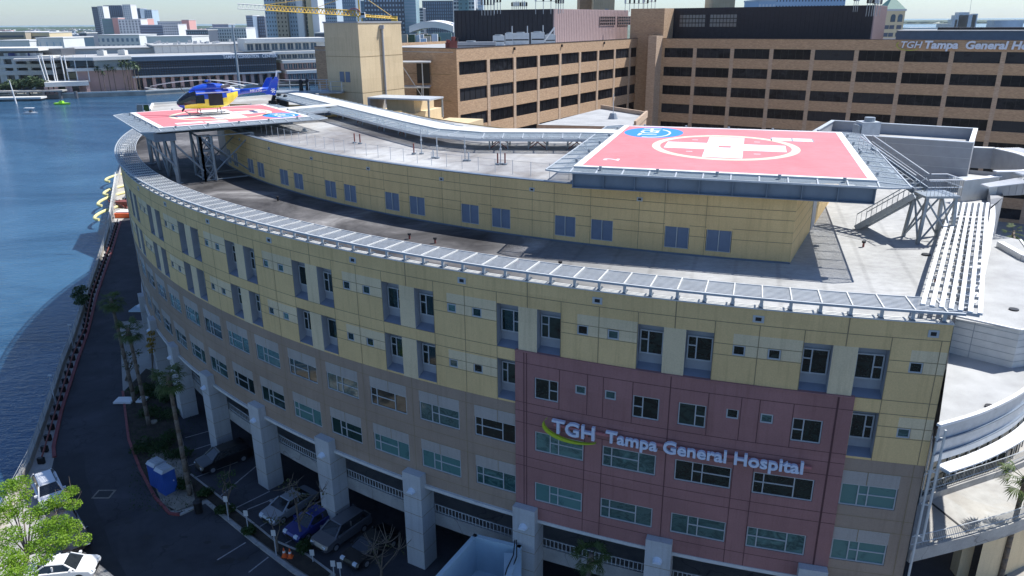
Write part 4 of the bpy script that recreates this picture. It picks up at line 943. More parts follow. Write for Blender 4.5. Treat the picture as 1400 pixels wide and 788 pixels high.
hbox(mb, f2, c[0]-4.35, c[0]-0.45, c[1]-1.5, c[1]+1.5, z+0.003, 'padwhite'); hbox(mb, f2, c[0]+0.45, c[0]+4.35, c[1]-1.5, c[1]+1.5, z+0.003, 'padwhite')
n = 48; bc = (3.15, 17.0); mb.add([f2.p(bc[0]+2.45*math.cos(2*math.pi*i/n), bc[1]+3.2*math.sin(2*math.pi*i/n), z) for i in range(n)], [tuple(range(n))], 'padblue')
pad_text(mb, f2, 'TGH', 2.2, (2.75, 17.2), z+0.004, 'padwhite', (0, 1), (-1, 0), 0.02)
for i in range(16):
    p = -0.9*math.pi+i*0.085*math.pi*0.9; 
ring(mb, f2, (3.0, 16.6), 1.45, 1.62, z+0.004, 'padwhite', 24, -1.9, 1.1, 1.6)
pad_text(mb, f2, '2', 1.5, (1.95, 3.0), z+0.004, 'padwhite', (0, 1), (-1, 0), 0.03)
hbox(mb, f2, 12.55, 15.75, 14.6, 16.3, z, 'galv'); hbox(mb, f2, 12.65, 14.1, 14.7, 16.2, z+0.003, 'padwhite'); hbox(mb, f2, 14.22, 15.65, 14.7, 16.2, z+0.003, 'padwhite')
for (a, b) in ((c[0]-2.6, c[1]+2.9), (c[0]+2.1, c[1]+2.9), (c[0]-2.6, c[1]-2.9), (c[0]+2.1, c[1]-2.9)): hbox(mb, f2, a, a+0.45, b, b+0.16, z, 'padwhite')
mb.build('pad_marking', t2)
t1, f1, U1, V1 = helipad('smaller red helipad on the left carrying the parked helicopter', (-32.3, 70.1), (-20.4, 78.2), (-41.0, 82.8), Z2, [5.5, 10.0, 14.3], [(1.2, 1.0, 22.0), (1.2, 14.3, 22.0), (14.0, 14.3, 25.9), (14.0, 1.0, 25.9)], 1.6, '1', 1.0)
mb = MB(); z = Z2+0.010; c = (7.6, 7.8)
ring(mb, f1, c, 4.6, 5.1, z, 'padcream', 64)
hbox(mb, f1, c[0]-1.5, c[0]+1.5, c[1]-4.4, c[1]+4.4, z, 'padwhite'); hbox(mb, f1, c[0]-4.4, c[0]-1.5, c[1]-1.5, c[1]+1.5, z, 'padwhite'); hbox(mb, f1, c[0]+1.5, c[0]+4.4, c[1]-1.5, c[1]+1.5, z, 'padwhite')
mb.add([f1.p(12.3+1.75*math.cos(2*math.pi*i/n), 2.9+2.4*math.sin(2*math.pi*i/n), z) for i in range(n)], [tuple(range(n))], 'padblue')
pad_text(mb, f1, 'TGH', 1.6, (12.2, 2.9), z+0.004, 'padwhite', (0, 1), (-1, 0), 0.02); ring(mb, f1, (12.3, 2.6), 1.1, 1.24, z+0.004, 'padwhite', 20, -1.9, 1.1, 1.5)
hbox(mb, f1, 1.9, 4.4, 1.4, 2.6, z, 'padwhite'); hbox(mb, f1, 4.5, 6.6, 0.9, 2.2, z, 'padwhite'); pad_text(mb, f1, '1', 1.2, (13.2, 14.0), z+0.002, 'padwhite', (0, 1), (-1, 0), 0.03)
mb.build('pad_marking', t1)
# braced tower under the small pad
mb = MB()
def lattice(mb, f, s0, s1, q0, q1, z0, z1, nz, r=0.07):
    cs = [(s0, q0), (s1, q0), (s1, q1), (s0, q1)]
    for a, b in zip(cs, cs[1:]+cs[:1]):
        mb.bar(f.p(*a, z0), f.p(*a, z1), 0.2, 0.2, 'galv', V3(0, 1, 0))
        for k in range(nz):
            za = z0+(z1-z0)*k/nz; zb_ = z0+(z1-z0)*(k+1)/nz
            mb.tube(f.p(*a, za), f.p(*b, zb_), r, 'galv', 5); mb.tube(f.p(*b, za), f.p(*a, zb_), r, 'galv', 5); mb.tube(f.p(*a, zb_), f.p(*b, zb_), r, 'galv', 5); mb.tube(f.p(*a, za+0.1), f.p(*b, za+0.1), r, 'galv', 5)
lattice(mb, f1, 3.6, 8.6, 0.6, 4.6, 22.0, 26.3, 1); lattice(mb, f1, 3.6, 4.6, 0.6, 1.6, 22, 26.3, 3, 0.05); mb.build('braced_tower', t1)
mb = MB()
for a, b in (((1.2, 1.0, 25.9), (1.2, 5.2, 22)), ((1.2, 5.2, 26), (1.2, 1.0, 22.2)), ((1.2, 14.3, 25.9), (1.2, 10.0, 22)), ((1.2, 1, 25.9), (3.6, 0.6, 23)), ((1.2, 5.5, 22), (1.2, 5.5, 26)), ((1.2, 10, 22), (1.2, 10, 26)), ((1.2, 9.8, 26), (1.2, 5.6, 22)), ((-0.9, 0.8, 26.2), (1.2, 0.9, 23.6))):
    mb.tube(f1.p(*a), f1.p(*b), 0.1, 'galv', 6)
f1.box(mb, -0.5, -0.2, 0.2, 14.0, 26.2, 27.1, 'steelblue'); f1.box(mb, -0.2, 1.4, 0.2, 0.5, 26.2, 26.9, 'steelblue'); mb.build('side_bracket', t1)
# hatch and little railing behind pad 1
q = G(196, 154, 22.05); mb = MB()
for x in (-1.3, 0.0, 1.3): mb.bar(q+V3(x*0.9, 0, 0), q+V3(x*0.8, 0.2, 1.3), 0.09, 0.09, 'galvlight', V3(0, 1, 0))
mb.bar(q+V3(-1.1, 0.2, 1.3), q+V3(1.1, 0.2, 1.3), 0.09, 0.09, 'galvlight'); mb.quad(q+V3(0.1, 0.1, 0.1), q+V3(1.1, 0.1, 0.1), q+V3(1.0, 0.2, 1.25), q+V3(0.1, 0.2, 1.25), 'leafdark'); mb.quad(q+V3(-1.1, 0.1, 0.1), q+V3(-0.1, 0.1, 0.1), q+V3(-0.1, 0.2, 1.25), q+V3(-1.0, 0.2, 1.25), 'cargrey')
tag(mb.build('access_hatch'), 'framed access platform with green and grey panes behind the small helipad', 'hatch')
# ------------------------------------------------------------------ elevated walkway
Wk = thing('roof_walkway', 'long white elevated walkway linking the two helipads over the roof', 'walkway', (-10, 80, 25.9))
cl = [V3(-29.5, 106.8), V3(-9.7, 75.5), V3(-5.8, 69.8), V3(-2.2, 67.6), V3(6.3, 66.9), V3(10.6, 66.0)]
def strip(mb, pts, o0, o1, z0, z1, m, th=0.12):
    def off(i, o):
        a = pts[max(0, i-1)]; b = pts[min(len(pts)-1, i+1)]; d = (b-a).normalized(); return pts[i]+V3(d.y, -d.x)*o
    for i in range(len(pts)-1):
        p = [off(i, o0), off(i+1, o0), off(i+1, o1), off(i, o1)]; zs = (z0, z0, z1, z1)
        mb.hexa([V3(q.x, q.y, zz-th) for q, zz in zip(p, zs)]+[V3(q.x, q.y, zz) for q, zz in zip(p, zs)], m)
br = [V3(-24.2, 87.8), V3(-20.6, 91.0)]
mb = MB(); strip(mb, cl, -1.15, 1.15, 27.4, 27.4, 'offwhite'); strip(mb, [V3(-27.2, 85.2), V3(-20.4, 91.2)], -1.1, 1.1, 27.385, 27.385, 'offwhite'); mb.build('walk_deck', Wk)
mb = MB(); strip(mb, cl, 1.15, 2.9, 27.3, 27.1, 'meshnet', 0.01); strip(mb, cl, -2.7, -1.15, 27.1, 27.3, 'meshnet', 0.01); strip(mb, [V3(-27.2, 85.2), V3(-22.2, 89.6)], 1.1, 2.7, 27.3, 27.1, 'meshnet', 0.01); strip(mb, [V3(-27.2, 85.2), V3(-22.2, 89.6)], -2.7, -1.1, 27.1, 27.3, 'meshnet', 0.01); mb.build('side_net', Wk)
mb = MB()
def off(pts, i, f, o):
    a = pts[i]; b = pts[i+1]; d = (b-a).normalized(); return a.lerp(b, f)+V3(d.y, -d.x)*o
for o in (1.15, -1.15, 2.9, -2.7):
    z = 27.32 if abs(o) < 2 else 27.08; strip(mb, cl, o-0.06, o+0.06, z, z, 'galvlight', 0.22)
for i in range(len(cl)-1):
    n = max(1, int((cl[i+1]-cl[i]).length/1.5))
    for k in range(n):
        for o0, o1 in ((1.15, 2.9), (-1.15, -2.7)):
            a = off(cl, i, k/n, o0); b = off(cl, i, k/n, o1); mb.bar(V3(a.x, a.y, 27.28), V3(b.x, b.y, 27.12), 0.06, 0.09, 'galvlight')
for o in (1.1, 2.7, -2.7): strip(mb, [V3(-27.2, 85.2), V3(-22.2, 89.6)], o-0.06, o+0.06, 27.1, 27.1, 'galvlight', 0.22)
mb.build('walk_frame', Wk)
for i, f in ((0, 0.35), (0, 0.52), (0, 0.68), (0, 0.84), (0, 0.98), (3, 0.05), (3, 0.45), (3, 0.85)):
    mb = MB(); g = f+1.6/max(2, (cl[i+1]-cl[i]).length); 
    for o in (1.2, -1.2):
        a = off(cl, i, f, o); b = off(cl, i, g, o)
        for p in (a, b): mb.bar(V3(p.x, p.y, 25.9), V3(p.x, p.y, 27.2), 0.13, 0.13, 'galv', V3(0, 1, 0))
        mb.tube(V3(a.x, a.y, 25.95), V3(b.x, b.y, 27.15), 0.045, 'rustpipe', 5); mb.tube(V3(b.x, b.y, 25.95), V3(a.x, a.y, 27.15), 0.045, 'rustpipe', 5)
    mb.build('cross_brace', Wk)
mb = MB(); strip(mb, cl[3:], 1.25, 1.4, 27.0, 27.0, 'rustpipe', 0.13); mb.build('red_pipe', Wk)
q = G(400, 126, 27.4)
Pf = thing('glass_rail_platform', 'railed glass platform at the far left end of the walkway', 'platform', (q.x, q.y, 27.4))
mb = MB(); mb.box(q.x-3, q.x+7.0, q.y-0.5, q.y+3.8, 27.2, 27.38, 'galv'); mb.box(q.x+6, q.x+6.3, q.y+3, q.y+3.3, 22, 27.2, 'galv'); mb.box(q.x-2.6, q.x-2.3, q.y+1, q.y+1.3, 22, 27.2, 'galv'); mb.build('platform_deck', Pf)
mb = MB()
for x in (-3, -1.3, 0.4, 2.4, 4, 5.5, 7): mb.tube(q+V3(x, 3.6, 0), q+V3(x, 3.6, 1.4), 0.06, 'galvlight'); mb.tube(q+V3(x, -0.4, 0), q+V3(x, -0.4, 1.3), 0.05, 'galvlight') if not -1.5 < x < 2 else None
for z in (0.1, 0.7, 1.4): mb.tube(q+V3(-3, 3.6, z), q+V3(7, 3.6, z), 0.04, 'galvlight', 5); mb.tube(q+V3(2.4, -0.4, z), q+V3(7, -0.4, z), 0.035, 'galv', 5); mb.tube(q+V3(7, -0.4, z), q+V3(7, 3.6, z), 0.035, 'galv', 5)
mb.build('platform_rail', Pf)
for i, (dx, dy) in enumerate(((0.6, 2.4), (1.4, 2.9))):
    p = q+V3(dx, dy, 0); mb = MB()  # made-up vent shapes standing in for dark figure-like objects
    mb.tube(p, p+V3(0, 0, 1.0), 0.3, 'black', 8, 0.24); mb.tube(p+V3(0, 0, 1.0), p+V3(0, 0, 1.3), 0.40, 'dark', 8, 0.34); mb.tube(p+V3(0, 0, 1.3), p+V3(0, 0, 1.5), 0.2, 'dark', 8)
    tag(mb.build('exhaust_fan'), ['left black round exhaust vent on the railed platform', 'right black round exhaust vent on the railed platform'][i], 'vent')
for i, (x, y) in enumerate(((339, 144), (347, 146), (332, 146))):
    p = G(x+42, y, 25.9)
    mb = MB(); mb.box(p.x-0.5, p.x+0.5, p.y-0.4, p.y+0.4, 25.9, 26.7, 'dark'); mb.tube(p+V3(0, 0, .8), p+V3(0.3, 0, 1.5), 0.25, 'black', 8); mb.box(p.x-0.8, p.x-0.6, p.y-.3, p.y+.3, 25.9, 26.3, 'galv')
    tag(mb.build('roof_machine'), ['dark roof machine under the far walkway, middle one of three', 'dark roof machine under the far walkway, rightmost of three', 'dark roof machine under the far walkway, leftmost of three'][i], 'roof machine', 'machines under the walkway')
# ------------------------------------------------------------------ stair tower beside the big pad
St = thing('stair_tower', 'grey steel stair tower stepping down from the big helipad to the roof', 'stairs', (28.4, 50, 22))
mb = MB(); L0 = V3(28.6, 50.2, 25.3)
mb.box(27.6, 29.9, 49.2, 51.2, 25.15, 25.3, 'galv'); mb.build('landing', St)
mb = MB(); a = V3(26.2, 56.0, 27.3); b = V3(28.1, 51.0, 25.35); up = V3(0, 0, 1); sd = (b-a).cross(up).normalized()
for s in (-0.6, 0.6): mb.bar(a+sd*s, b+sd*s, 0.1, 0.4, 'steelblue')
for i in range(10): p = a.lerp(b, (i+0.5)/10); mb.bar(p-sd*0.6, p+sd*0.6, 0.3, 0.05, 'galv')
mb.build('upper_flight', St)
mb = MB(); c0 = V3(27.7, 50.3, 25.2); d0 = V3(25.6, 53.6, 22.05); sd2 = (d0-c0).cross(up).normalized()
for s in (-0.55, 0.55): mb.bar(c0+sd2*s, d0+sd2*s, 0.1, 0.4, 'galvlight')
for i in range(14): p = c0.lerp(d0, (i+0.5)/14); mb.bar(p-sd2*0.55, p+sd2*0.55, 0.26, 0.05, 'galv')
mb.build('lower_flight', St)
mb = MB()
for s in (-0.6, 0.6):
    mb.tube(a+sd*s+up*1.05, b+sd*s+up*1.05, 0.04, 'galvlight'); mb.tube(a+sd*s+up*0.6, b+sd*s+up*0.6, 0.025, 'galvlight')
    for i in range(14): p = a.lerp(b, i/13)+sd*s; mb.tube(p, p+up*1.05, 0.015, 'galv', 4)
    mb.tube(c0+sd2*s+up*1.05, d0+sd2*s+up*1.05, 0.04, 'galvlight')
    for i in range(12): p = c0.lerp(d0, i/11)+sd2*s; mb.tube(p, p+up*1.05, 0.015, 'galv', 4)
cs = [V3(27.6, 49.2, 25.3), V3(29.9, 49.2, 25.3), V3(29.9, 51.2, 25.3), V3(28.8, 51.2, 25.3)]
for p, q in zip(cs[:-1], cs[1:]):
    mb.tube(p+up*1.1, q+up*1.1, 0.04, 'white'); mb.tube(p+up*0.6, q+up*0.6, 0.03, 'galvlight'); n = 9
    for i in range(n+1): r = p.lerp(q, i/n); mb.tube(r, r+up*1.1, 0.015, 'galv', 4)
mb.build('hand_rail', St)
mb = MB(); lg = [V3(27.8, 49.4), V3(29.7, 49.4), V3(29.7, 51.0), V3(27.8, 51.0)]
for i, p in enumerate(lg):
    q = lg[(i+1) % 4]; sp_ = (p-V3(28.75, 50.2))*0.22
    mb.bar(V3(p.x, p.y, 25.15), V3(p.x+sp_.x, p.y+sp_.y, 22), 0.2, 0.2, 'galv', V3(0, 1, 0)); sq = (q-V3(28.75, 50.2))*0.22
    mb.tube(V3(p.x, p.y, 25.0), V3(q.x+sq.x, q.y+sq.y, 22.1), 0.07, 'galv'); mb.tube(V3(q.x, q.y, 25.0), V3(p.x+sp_.x, p.y+sp_.y, 22.1), 0.07, 'galv')
mb.build('stair_leg', St)
# ------------------------------------------------------------------ facade sign
SG = thing('hospital_sign', 'TGH Tampa General Hospital letters mounted on the red facade panel', 'sign', tuple(CP(RR+0.4, -110, 13.9)))
def cyl_text(txt, az0, az1, z, cap, off, R, depth, m, name, spacing=1.0):
    size = 1.0; vs, fs, x0, x1 = text_mesh(txt, size, off, 0.5, spacing)
    H0 = 0.729+off*2; ks = cap/H0; kx = (az1-az0)/(x1-x0)
    mb = MB(); mb.add([CP(R+(v.z)*depth, az0+(v.x-x0)*kx, z+(v.y+off)*ks) for v in vs], fs, m); return mb.build(name, SG)
def cyl_words(words, az0, az1, z, cap, off, R, depth, m):
    txt = ' '.join(words); _, _, X0, X1 = text_mesh(txt, 1, off, 0.5); pos = 0; kx = (az1-az0)/(X1-X0)
    for i, w_ in enumerate(words):
        _, _, a, b = text_mesh('I'+' '.join(words[:i])+(' ' if i else '')+w_, 1, off, 0.5)
        full = text_mesh(txt if i == len(words)-1 else ' '.join(words[:i+1]), 1, off, 0.5)[3]; wid = text_mesh(w_, 1, off, 0.5); wl = wid[3]-wid[2]
        e = az0+(full-X0)*kx; cyl_text(w_, e-wl*kx, e, z, cap, off, R, depth, m, 'sign_word')
cyl_text('TGH', -113.93, -112.34, 13.47, 0.92, 0.016, RR+0.45, 0.22, 'signwhite', 'sign_word')
cyl_words(['Tampa', 'General', 'Hospital'], -111.94, -105.46, 13.55, 0.77, 0.024, RR+0.45, 0.2, 'signwhite')
mb = MB(); n = 30
for i in range(n):
    def pt(u):
        th = R_(150+u*165); a = -113.1+1.16*math.cos(th); z = 13.95+0.62*math.sin(th)*1.35; w_ = 0.015+0.075*math.sin(math.pi*min(1, u*0.95+0.03)); return a, z, w_
    a0, z0, w0 = pt(i/n); a1, z1, w1 = pt((i+1)/n); r0, r1 = RR+0.42, RR+0.6
    mb.hexa([CP(r0, a0-w0*0.4, z0-w0), CP(r0, a1-w1*0.4, z1-w1), CP(r0, a1+w1*0.4, z1+w1), CP(r0, a0+w0*0.4, z0+w0), CP(r1, a0-w0*0.4, z0-w0), CP(r1, a1-w1*0.4, z1-w1), CP(r1, a1+w1*0.4, z1+w1), CP(r1, a0+w0*0.4, z0+w0)], 'signlime')
mb.build('swoosh', SG)
mb = MB(); cbox(mb, -113.9, -105.2, 13.82, 13.97, RR+0.22, RR+0.36, 'signred')
for a in (-113.7, -112.7, -111, -109.3, -107.6, -105.9): cbox(mb, a, a+0.06, 13.45, 13.9, RR+0.1, RR+0.3, 'signred')
mb.build('mounting_rail', SG)

# ------------------------------------------------------------------ helicopter
def helicopter():
    t = thing('helicopter', 'blue and yellow twin engine medical helicopter parked on the small pad', 'helicopter', (-31.6, 80.5, Z2+0.02), None, False, R_(30))
    # local: nose -x, tail +x, z up
    sec = [(-2.95, 1.30, 0.10, 0.10), (-2.75, 1.30, 0.42, 0.38), (-2.3, 1.38, 0.66, 0.66), (-1.7, 1.55, 0.78, 0.88), (-1.1, 1.62, 0.85, 0.98), (0.0, 1.62, 0.87, 1.0), (1.2, 1.62, 0.87, 1.0), (1.9, 1.70, 0.82, 0.92), (2.6, 1.90, 0.66, 0.66), (3.1, 2.08, 0.42, 0.40), (3.4, 2.16, 0.30, 0.28)]
    mb = MB(); n = 20; R = []
    for x, zc, ry, rz in sec:
        r = []
        for i in range(n):
            a = 2*math.pi*i/n; ca, sa = math.cos(a), math.sin(a); e = 0.72
            r.append(Vector((x, ry*math.copysign(abs(ca)**e, ca), zc+rz*math.copysign(abs(sa)**e, sa))))
        R.append(r)
    for k in range(len(R)-1):
        for i in range(n):
            j = (i+1) % n; q = [R[k][i], R[k][j], R[k+1][j], R[k+1][i]]; zc = sum(p.z for p in q)/4; xc = sum(p.x for p in q)/4
            diag = 1.42+max(0, xc-1.4)*0.65
            m = 'heliyellow' if (zc < diag and xc > -2.4 and zc < 2.3 and xc < 2.9) else 'heliblue'
            if xc < -1.35 and zc > 1.15 and zc < 2.35 and xc > -2.9: m = 'carglass'
            if xc < -2.3 and zc <= 1.15: m = 'heliblue'
            if xc > 2.3 and zc > 1.6 and m == 'heliyellow' and zc > diag-0.2: m = 'heliblue'
            mb.add(q, [(0, 1, 2, 3)], m)
    mb.add(R[0], [tuple(range(n-1, -1, -1))], 'heliblue'); mb.build('fuselage', t, True)
    for s in (-1, 1):
        mb = MB(); y = s*0.895
        mb.hexa([(-1.25, y-0.01, 1.25), (-0.35, y-0.01, 1.2), (-0.35, y+0.01, 1.2), (-1.25, y+0.01, 1.25), (-1.15, y-0.01, 2.05), (-0.35, y-0.01, 2.1), (-0.35, y+0.01, 2.1), (-1.15, y+0.01, 2.05)], 'carglass'); mb.build('cockpit_door_window', t)
        mb = MB(); mb.box(0.05, 1.45, y-0.012, y+0.012, 0.95 if s < 0 else 1.35, 2.15, 'black'); mb.build('cabin_door', t)
        mb = MB(); mb.box(-1.1, 2.3, y-0.014, y+0.014, 2.2, 2.30, 'heliwhite'); mb.build('white_stripe', t)
    mb = MB()
    cw_ = [(-1.6, 2.45, 0.35, 0.10), (-1.1, 2.6, 0.55, 0.28), (-0.2, 2.72, 0.62, 0.40), (0.8, 2.74, 0.62, 0.42), (1.7, 2.66, 0.55, 0.36), (2.4, 2.5, 0.38, 0.26), (2.9, 2.4, 0.28, 0.18)]; R = []
    for x, zc, ry, rz in cw_: R.append([Vector((x, ry*math.cos(2*math.pi*i/14), zc+rz*math.sin(2*math.pi*i/14))) for i in range(14)])
    for k in range(len(R)-1):
        for i in range(14): j = (i+1) % 14; mb.add([R[k][i], R[k][j], R[k+1][j], R[k+1][i]], [(0, 1, 2, 3)], 'heliblue' if k < 4 else 'heliwhite')
    mb.add(R[0], [tuple(range(13, -1, -1))], 'black'); mb.add(R[-1], [tuple(range(14))], 'black'); mb.build('engine_cowling', t, True)
    mb = MB()
    for s in (-1, 1): mb.tube((1.5, s*0.45, 2.75), (2.35, s*0.72, 2.85), 0.16, 'cargrey', 10)
    mb.build('exhaust', t)
    mb = MB(); mb.tube((3.0, 0, 2.12), (7.0, 0, 2.35), 0.30, 'heliblue', 14, 0.15); mb.build('tail_boom', t, True)
    vs, fs, x0, x1 = text_mesh('N911TG', 0.34, 0.01, 0.0)
    mb = MB(); mb.add([(4.4+(v.x-x0), -0.275+0.0*v.x+(v.x-x0)*0.052, 2.08+v.y) for v in vs], fs, 'letterwhite'); mb.build('registration', t)
    mb = MB(); mb.box(5.9, 6.4, -1.35, 1.35, 2.28, 2.34, 'heliblue'); mb.build('stabiliser', t)
    for s in (-1, 1):
        mb = MB(); y = s*1.35
        mb.hexa([(5.7, y-0.03, 1.85), (6.75, y-0.03, 1.7), (6.75, y+0.03, 1.7), (5.7, y+0.03, 1.85), (6.6, y-0.03, 3.35), (7.25, y-0.03, 3.4), (7.25, y+0.03, 3.4), (6.6, y+0.03, 3.35)], 'heliblue'); fin = mb.build('end_fin', t)
        mb = MB()
        if s < 0:
            for k in range(3):
                a = math.pi*k/3; d = Vector((math.cos(a), 0, math.sin(a)))*0.26; c = Vector((6.55, y-0.036, 2.2)); q = Vector((-d.z, 0, d.x)).normalized()*0.05
                mb.quad(c-d-q, c+d-q, c+d+q, c-d+q, 'letterwhite')
            mb.build('star_emblem', fin)
    mb = MB(); mb.hexa([(6.6, -0.05, 2.3), (7.1, -0.05, 2.3), (7.1, 0.05, 2.3), (6.6, 0.05, 2.3), (7.15, -0.03, 3.5), (7.5, -0.03, 3.5), (7.5, 0.03, 3.5), (7.15, 0.03, 3.5)], 'heliblue'); mb.build('tail_fin', t)
    mb = MB(); c = Vector((7.3, 0.14, 3.2))
    for a in (0.35, 0.35+math.pi): mb.bar(c, c+Vector((math.cos(a+1.0), 0, math.sin(a+1.0)))*0.95, 0.03, 0.16, 'heliwhite', Vector((0, 0, 1)) if False else Vector((math.sin(a+1), 0, -math.cos(a+1))))
    mb.tube(c-Vector((0, 0.14, 0)), c, 0.06, 'rotor'); mb.build('tail_rotor', t)
    mb = MB(); mb.tube((0.3, 0, 3.0), (0.3, 0, 3.42), 0.13, 'rotor', 10, 0.09); mb.tube((0.3, 0, 3.30), (0.3, 0, 3.48), 0.34, 'heliblue', 12, 0.22); mb.build('rotor_hub', t)
    for k, a in enumerate((R_(178), R_(205), R_(330), R_(352))):
        a -= R_(30); mb = MB(); d = Vector((math.cos(a), math.sin(a), 0)); q = Vector((-d.y, d.x, 0)); h0 = Vector((0.3, 0, 3.38)); pr = None; m = 8
        for i in range(m+1):
            f = i/m; r = 0.25+5.2*f; z = 0.06-0.42*f*f; wd = 0.09 if f < 0.12 else 0.17; c = h0+d*r+Vector((0, 0, z)); cur = (c-q*wd, c+q*wd)
            if pr: mb.hexa([pr[0], cur[0], cur[1], pr[1]]+[x+Vector((0, 0, 0.04)) for x in (pr[0], cur[0], cur[1], pr[1])], 'rotor')
            pr = cur
        mb.build('rotor_blade', t)
    for s in (-1, 1):
        mb = MB(); y = s*1.15
        mb.path([(-2.15, y, 0.35), (-1.85, y, 0.14), (-1.5, y, 0.06), (1.7, y, 0.06), (1.9, y, 0.1)], 0.05, 'cargrey', 6)
        for x in (-0.9, 1.1): mb.path([(x, y, 0.06), (x, s*1.0, 0.45), (x, s*0.6, 0.72)], 0.045, 'cargrey', 6)
        mb.build('landing_skid', t)
    mb = MB(); mb.tube((-2.3, 0, 0.75), (-2.55, 0, 0.45), 0.1, 'black', 8); mb.tube((-2.0, 0, 2.3), (-2.35, 0, 2.75), 0.03, 'black', 4); mb.build('search_light', t)
    return t
helicopter()
# ------------------------------------------------------------------ brick hospital buildings
ZR = CAMZ-3.9
def brick_facade(parent, f, s0, s1, rows, centers, wname='ribbon_window', pier=0.8, ext=9.5):
    """wall with real openings: spandrels, piers and set-back windows"""
    cz = [(ZR-1.95-4*i, ZR-3.95-4*i) for i in range(rows)]
    sp = MB(); f.box(sp, s0, s1, 0, 0.5, cz[0][0], ZR, 'brick')
    for i in range(rows):
        lo = cz[i+1][0] if i+1 < rows else 0
        f.box(sp, s0, s1, 0, 0.5, lo, cz[i][1], 'brick')
    sp.build('spandrel_wall', parent)
    for c in centers:
        p = MB(); f.box(p, c-pier/2, c+pier/2, -0.06, 0.0, 0, ZR-1.95, 'brickpier')
        for i in range(rows): f.box(p, c-pier/2, c+pier/2, 0.0, 0.5, cz[i][1], cz[i][0], 'brickpier')
        p.build('brick_pier', parent)
    bays = []; ed = sorted(centers)
    if ed[0]-s0 > 2: bays.append((s0+0.6, ed[0]-pier/2))
    for a, b in zip(ed[:-1], ed[1:]): bays.append((a+pier/2, b-pier/2))
    if s1-ed[-1] > 3: bays.append((ed[-1]+pier/2, s1-0.6))
    cache = {}
    for a, b in bays:
        for (zt, zb) in cz:
            w = b-a; h = zt-zb
            key = round(w, 1)
            def mk():
                fr = MB(); gl = MB(); n = 5
                for x in [-w/2+w*i/n for i in range(n+1)]: fr.box(x-0.04, x+0.04, -0.05, 0.05, 0.07, h-0.07, 'black')
                fr.box(-w/2, w/2, -0.06, 0.06, 0, 0.07, 'black'); fr.box(-w/2, w/2, -0.06, 0.06, h-0.07, h, 'black')
                gl.quad((-w/2, 0, 0), (w/2, 0, 0), (w/2, 0, h), (-w/2, 0, h), 'brickglass')
                return fr, gl, wname
            inst_window(cache, key, mk, f.p((a+b)/2, 0.22, zb), f.rz, parent)
    # sides of the first and last openings
    e = MB()
    for (zt, zb) in cz:
        if bays[0][0] > s0: f.box(e, s0, bays[0][0], 0, 0.5, zb, zt, 'brick')
        if bays[-1][1] < s1: f.box(e, bays[-1][1], s1, 0, 0.5, zb, zt, 'brick')
    e.build('corner_brick', parent)
fl_ = Fr((-8.2, 120.1), (0.53, 0.848)); BL = thing('brick_hospital_wing', 'sunlit tan brick wing with five rows of dark ribbon windows', 'building', (-8.2, 120.1, 0))
BL2 = 71.2; PLc = [8.7+8.18*k for k in range(8)]
brick_facade(BL, fl_, 0, BL2, 7, PLc)
mb = MB(); fl_.box(mb, 0.0, BL2, 0.6, 30, ZR-0.6, ZR-0.5, 'pale_roof'); mb.build('flat_roof', BL)
mb = MB(); fl_.box(mb, 0.002, 0.5, 0.5, 30, 0, ZR, 'brick')
for z in (ZR-3.9, ZR-7.9, ZR-11.9): fl_.box(mb, -0.04, 0.0, 1.2, 26, z, z+0.10, 'seam')
mb.build('side_wall', BL)
mb = MB(); fl_.box(mb, 0.5, BL2, 29.5, 30, 0, ZR, 'brick'); mb.build('back_wall', BL)
mb = MB(); fl_.box(mb, -0.06, BL2, -0.06, 0.5, ZR, ZR+0.08, 'darkmetal'); fl_.box(mb, -0.06, 0.5, 0.5, 30, ZR, ZR+0.08, 'darkmetal'); mb.build('roof_coping', BL)
for s in (16.5, 33.5, 52): mb = MB(); fl_.box(mb, s, s+0.3, -0.25, 0, ZR-0.75, ZR-0.3, 'black'); mb.build('flood_light', BL)
# rooftop metal penthouse on it
fp_ = fl_; s0, h0 = fl_.hit(758, 12)
f3 = Fr(fl_.p(0, 6, 0).xy, (0.53, 0.848)); sA, _ = f3.hit(758, 30); sB = sA+36
mb = MB(); f3.box(mb, sA, sB, 0.0, 0.3, ZR-0.5, 38.7, 'pinkmetal')
i = sA+0.6
while i < sB: f3.box(mb, i, i+0.10, -0.05, 0.0, ZR-0.5, 38.6, 'pinkmetal'); i += 0.75
mb.build('metal_penthouse_front', BL)
mb = MB(); f3.box(mb, sA-0.003, sA+0.3, 0.3, 24.5, ZR-0.5, 38.7, 'darkmetal')  # shaded side of the same box, darkness put into its colour
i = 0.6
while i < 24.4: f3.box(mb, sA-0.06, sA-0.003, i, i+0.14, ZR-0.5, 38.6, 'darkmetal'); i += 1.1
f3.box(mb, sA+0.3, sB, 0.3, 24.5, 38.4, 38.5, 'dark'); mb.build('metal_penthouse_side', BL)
for k in range(2):
    mb = MB(); x = sA+20.5+k*9.5; f3.box(mb, x, x+8.0, -0.12, -0.06, 35.4, 37.4, 'brickglass')
    for j in range(9): f3.box(mb, x+j, x+j+0.1, -0.17, -0.12, 35.4, 37.4, 'pinkmetal')
    for z in (35.4, 36.05, 36.7, 37.3): f3.box(mb, x+0.1, x+8, -0.165, -0.12, z, z+0.1, 'pinkmetal')
    mb.build('grille_window', BL)
BR = thing('brick_hospital_tower', 'shaded brown brick building with rows of black windows and roof sign', 'building', (33.8, 175.8, 0))
fr2 = Fr((33.8, 175.8), (0.845, -0.535)); PRc = [7.6+8.17*k for k in range(10)]
brick_facade(BR, fr2, 0, 90, 8, PRc)
mb = MB(); fr2.box(mb, 0, 90, 0.5, 40, ZR-0.6, ZR-0.5, 'dark'); mb.build('flat_roof', BR)
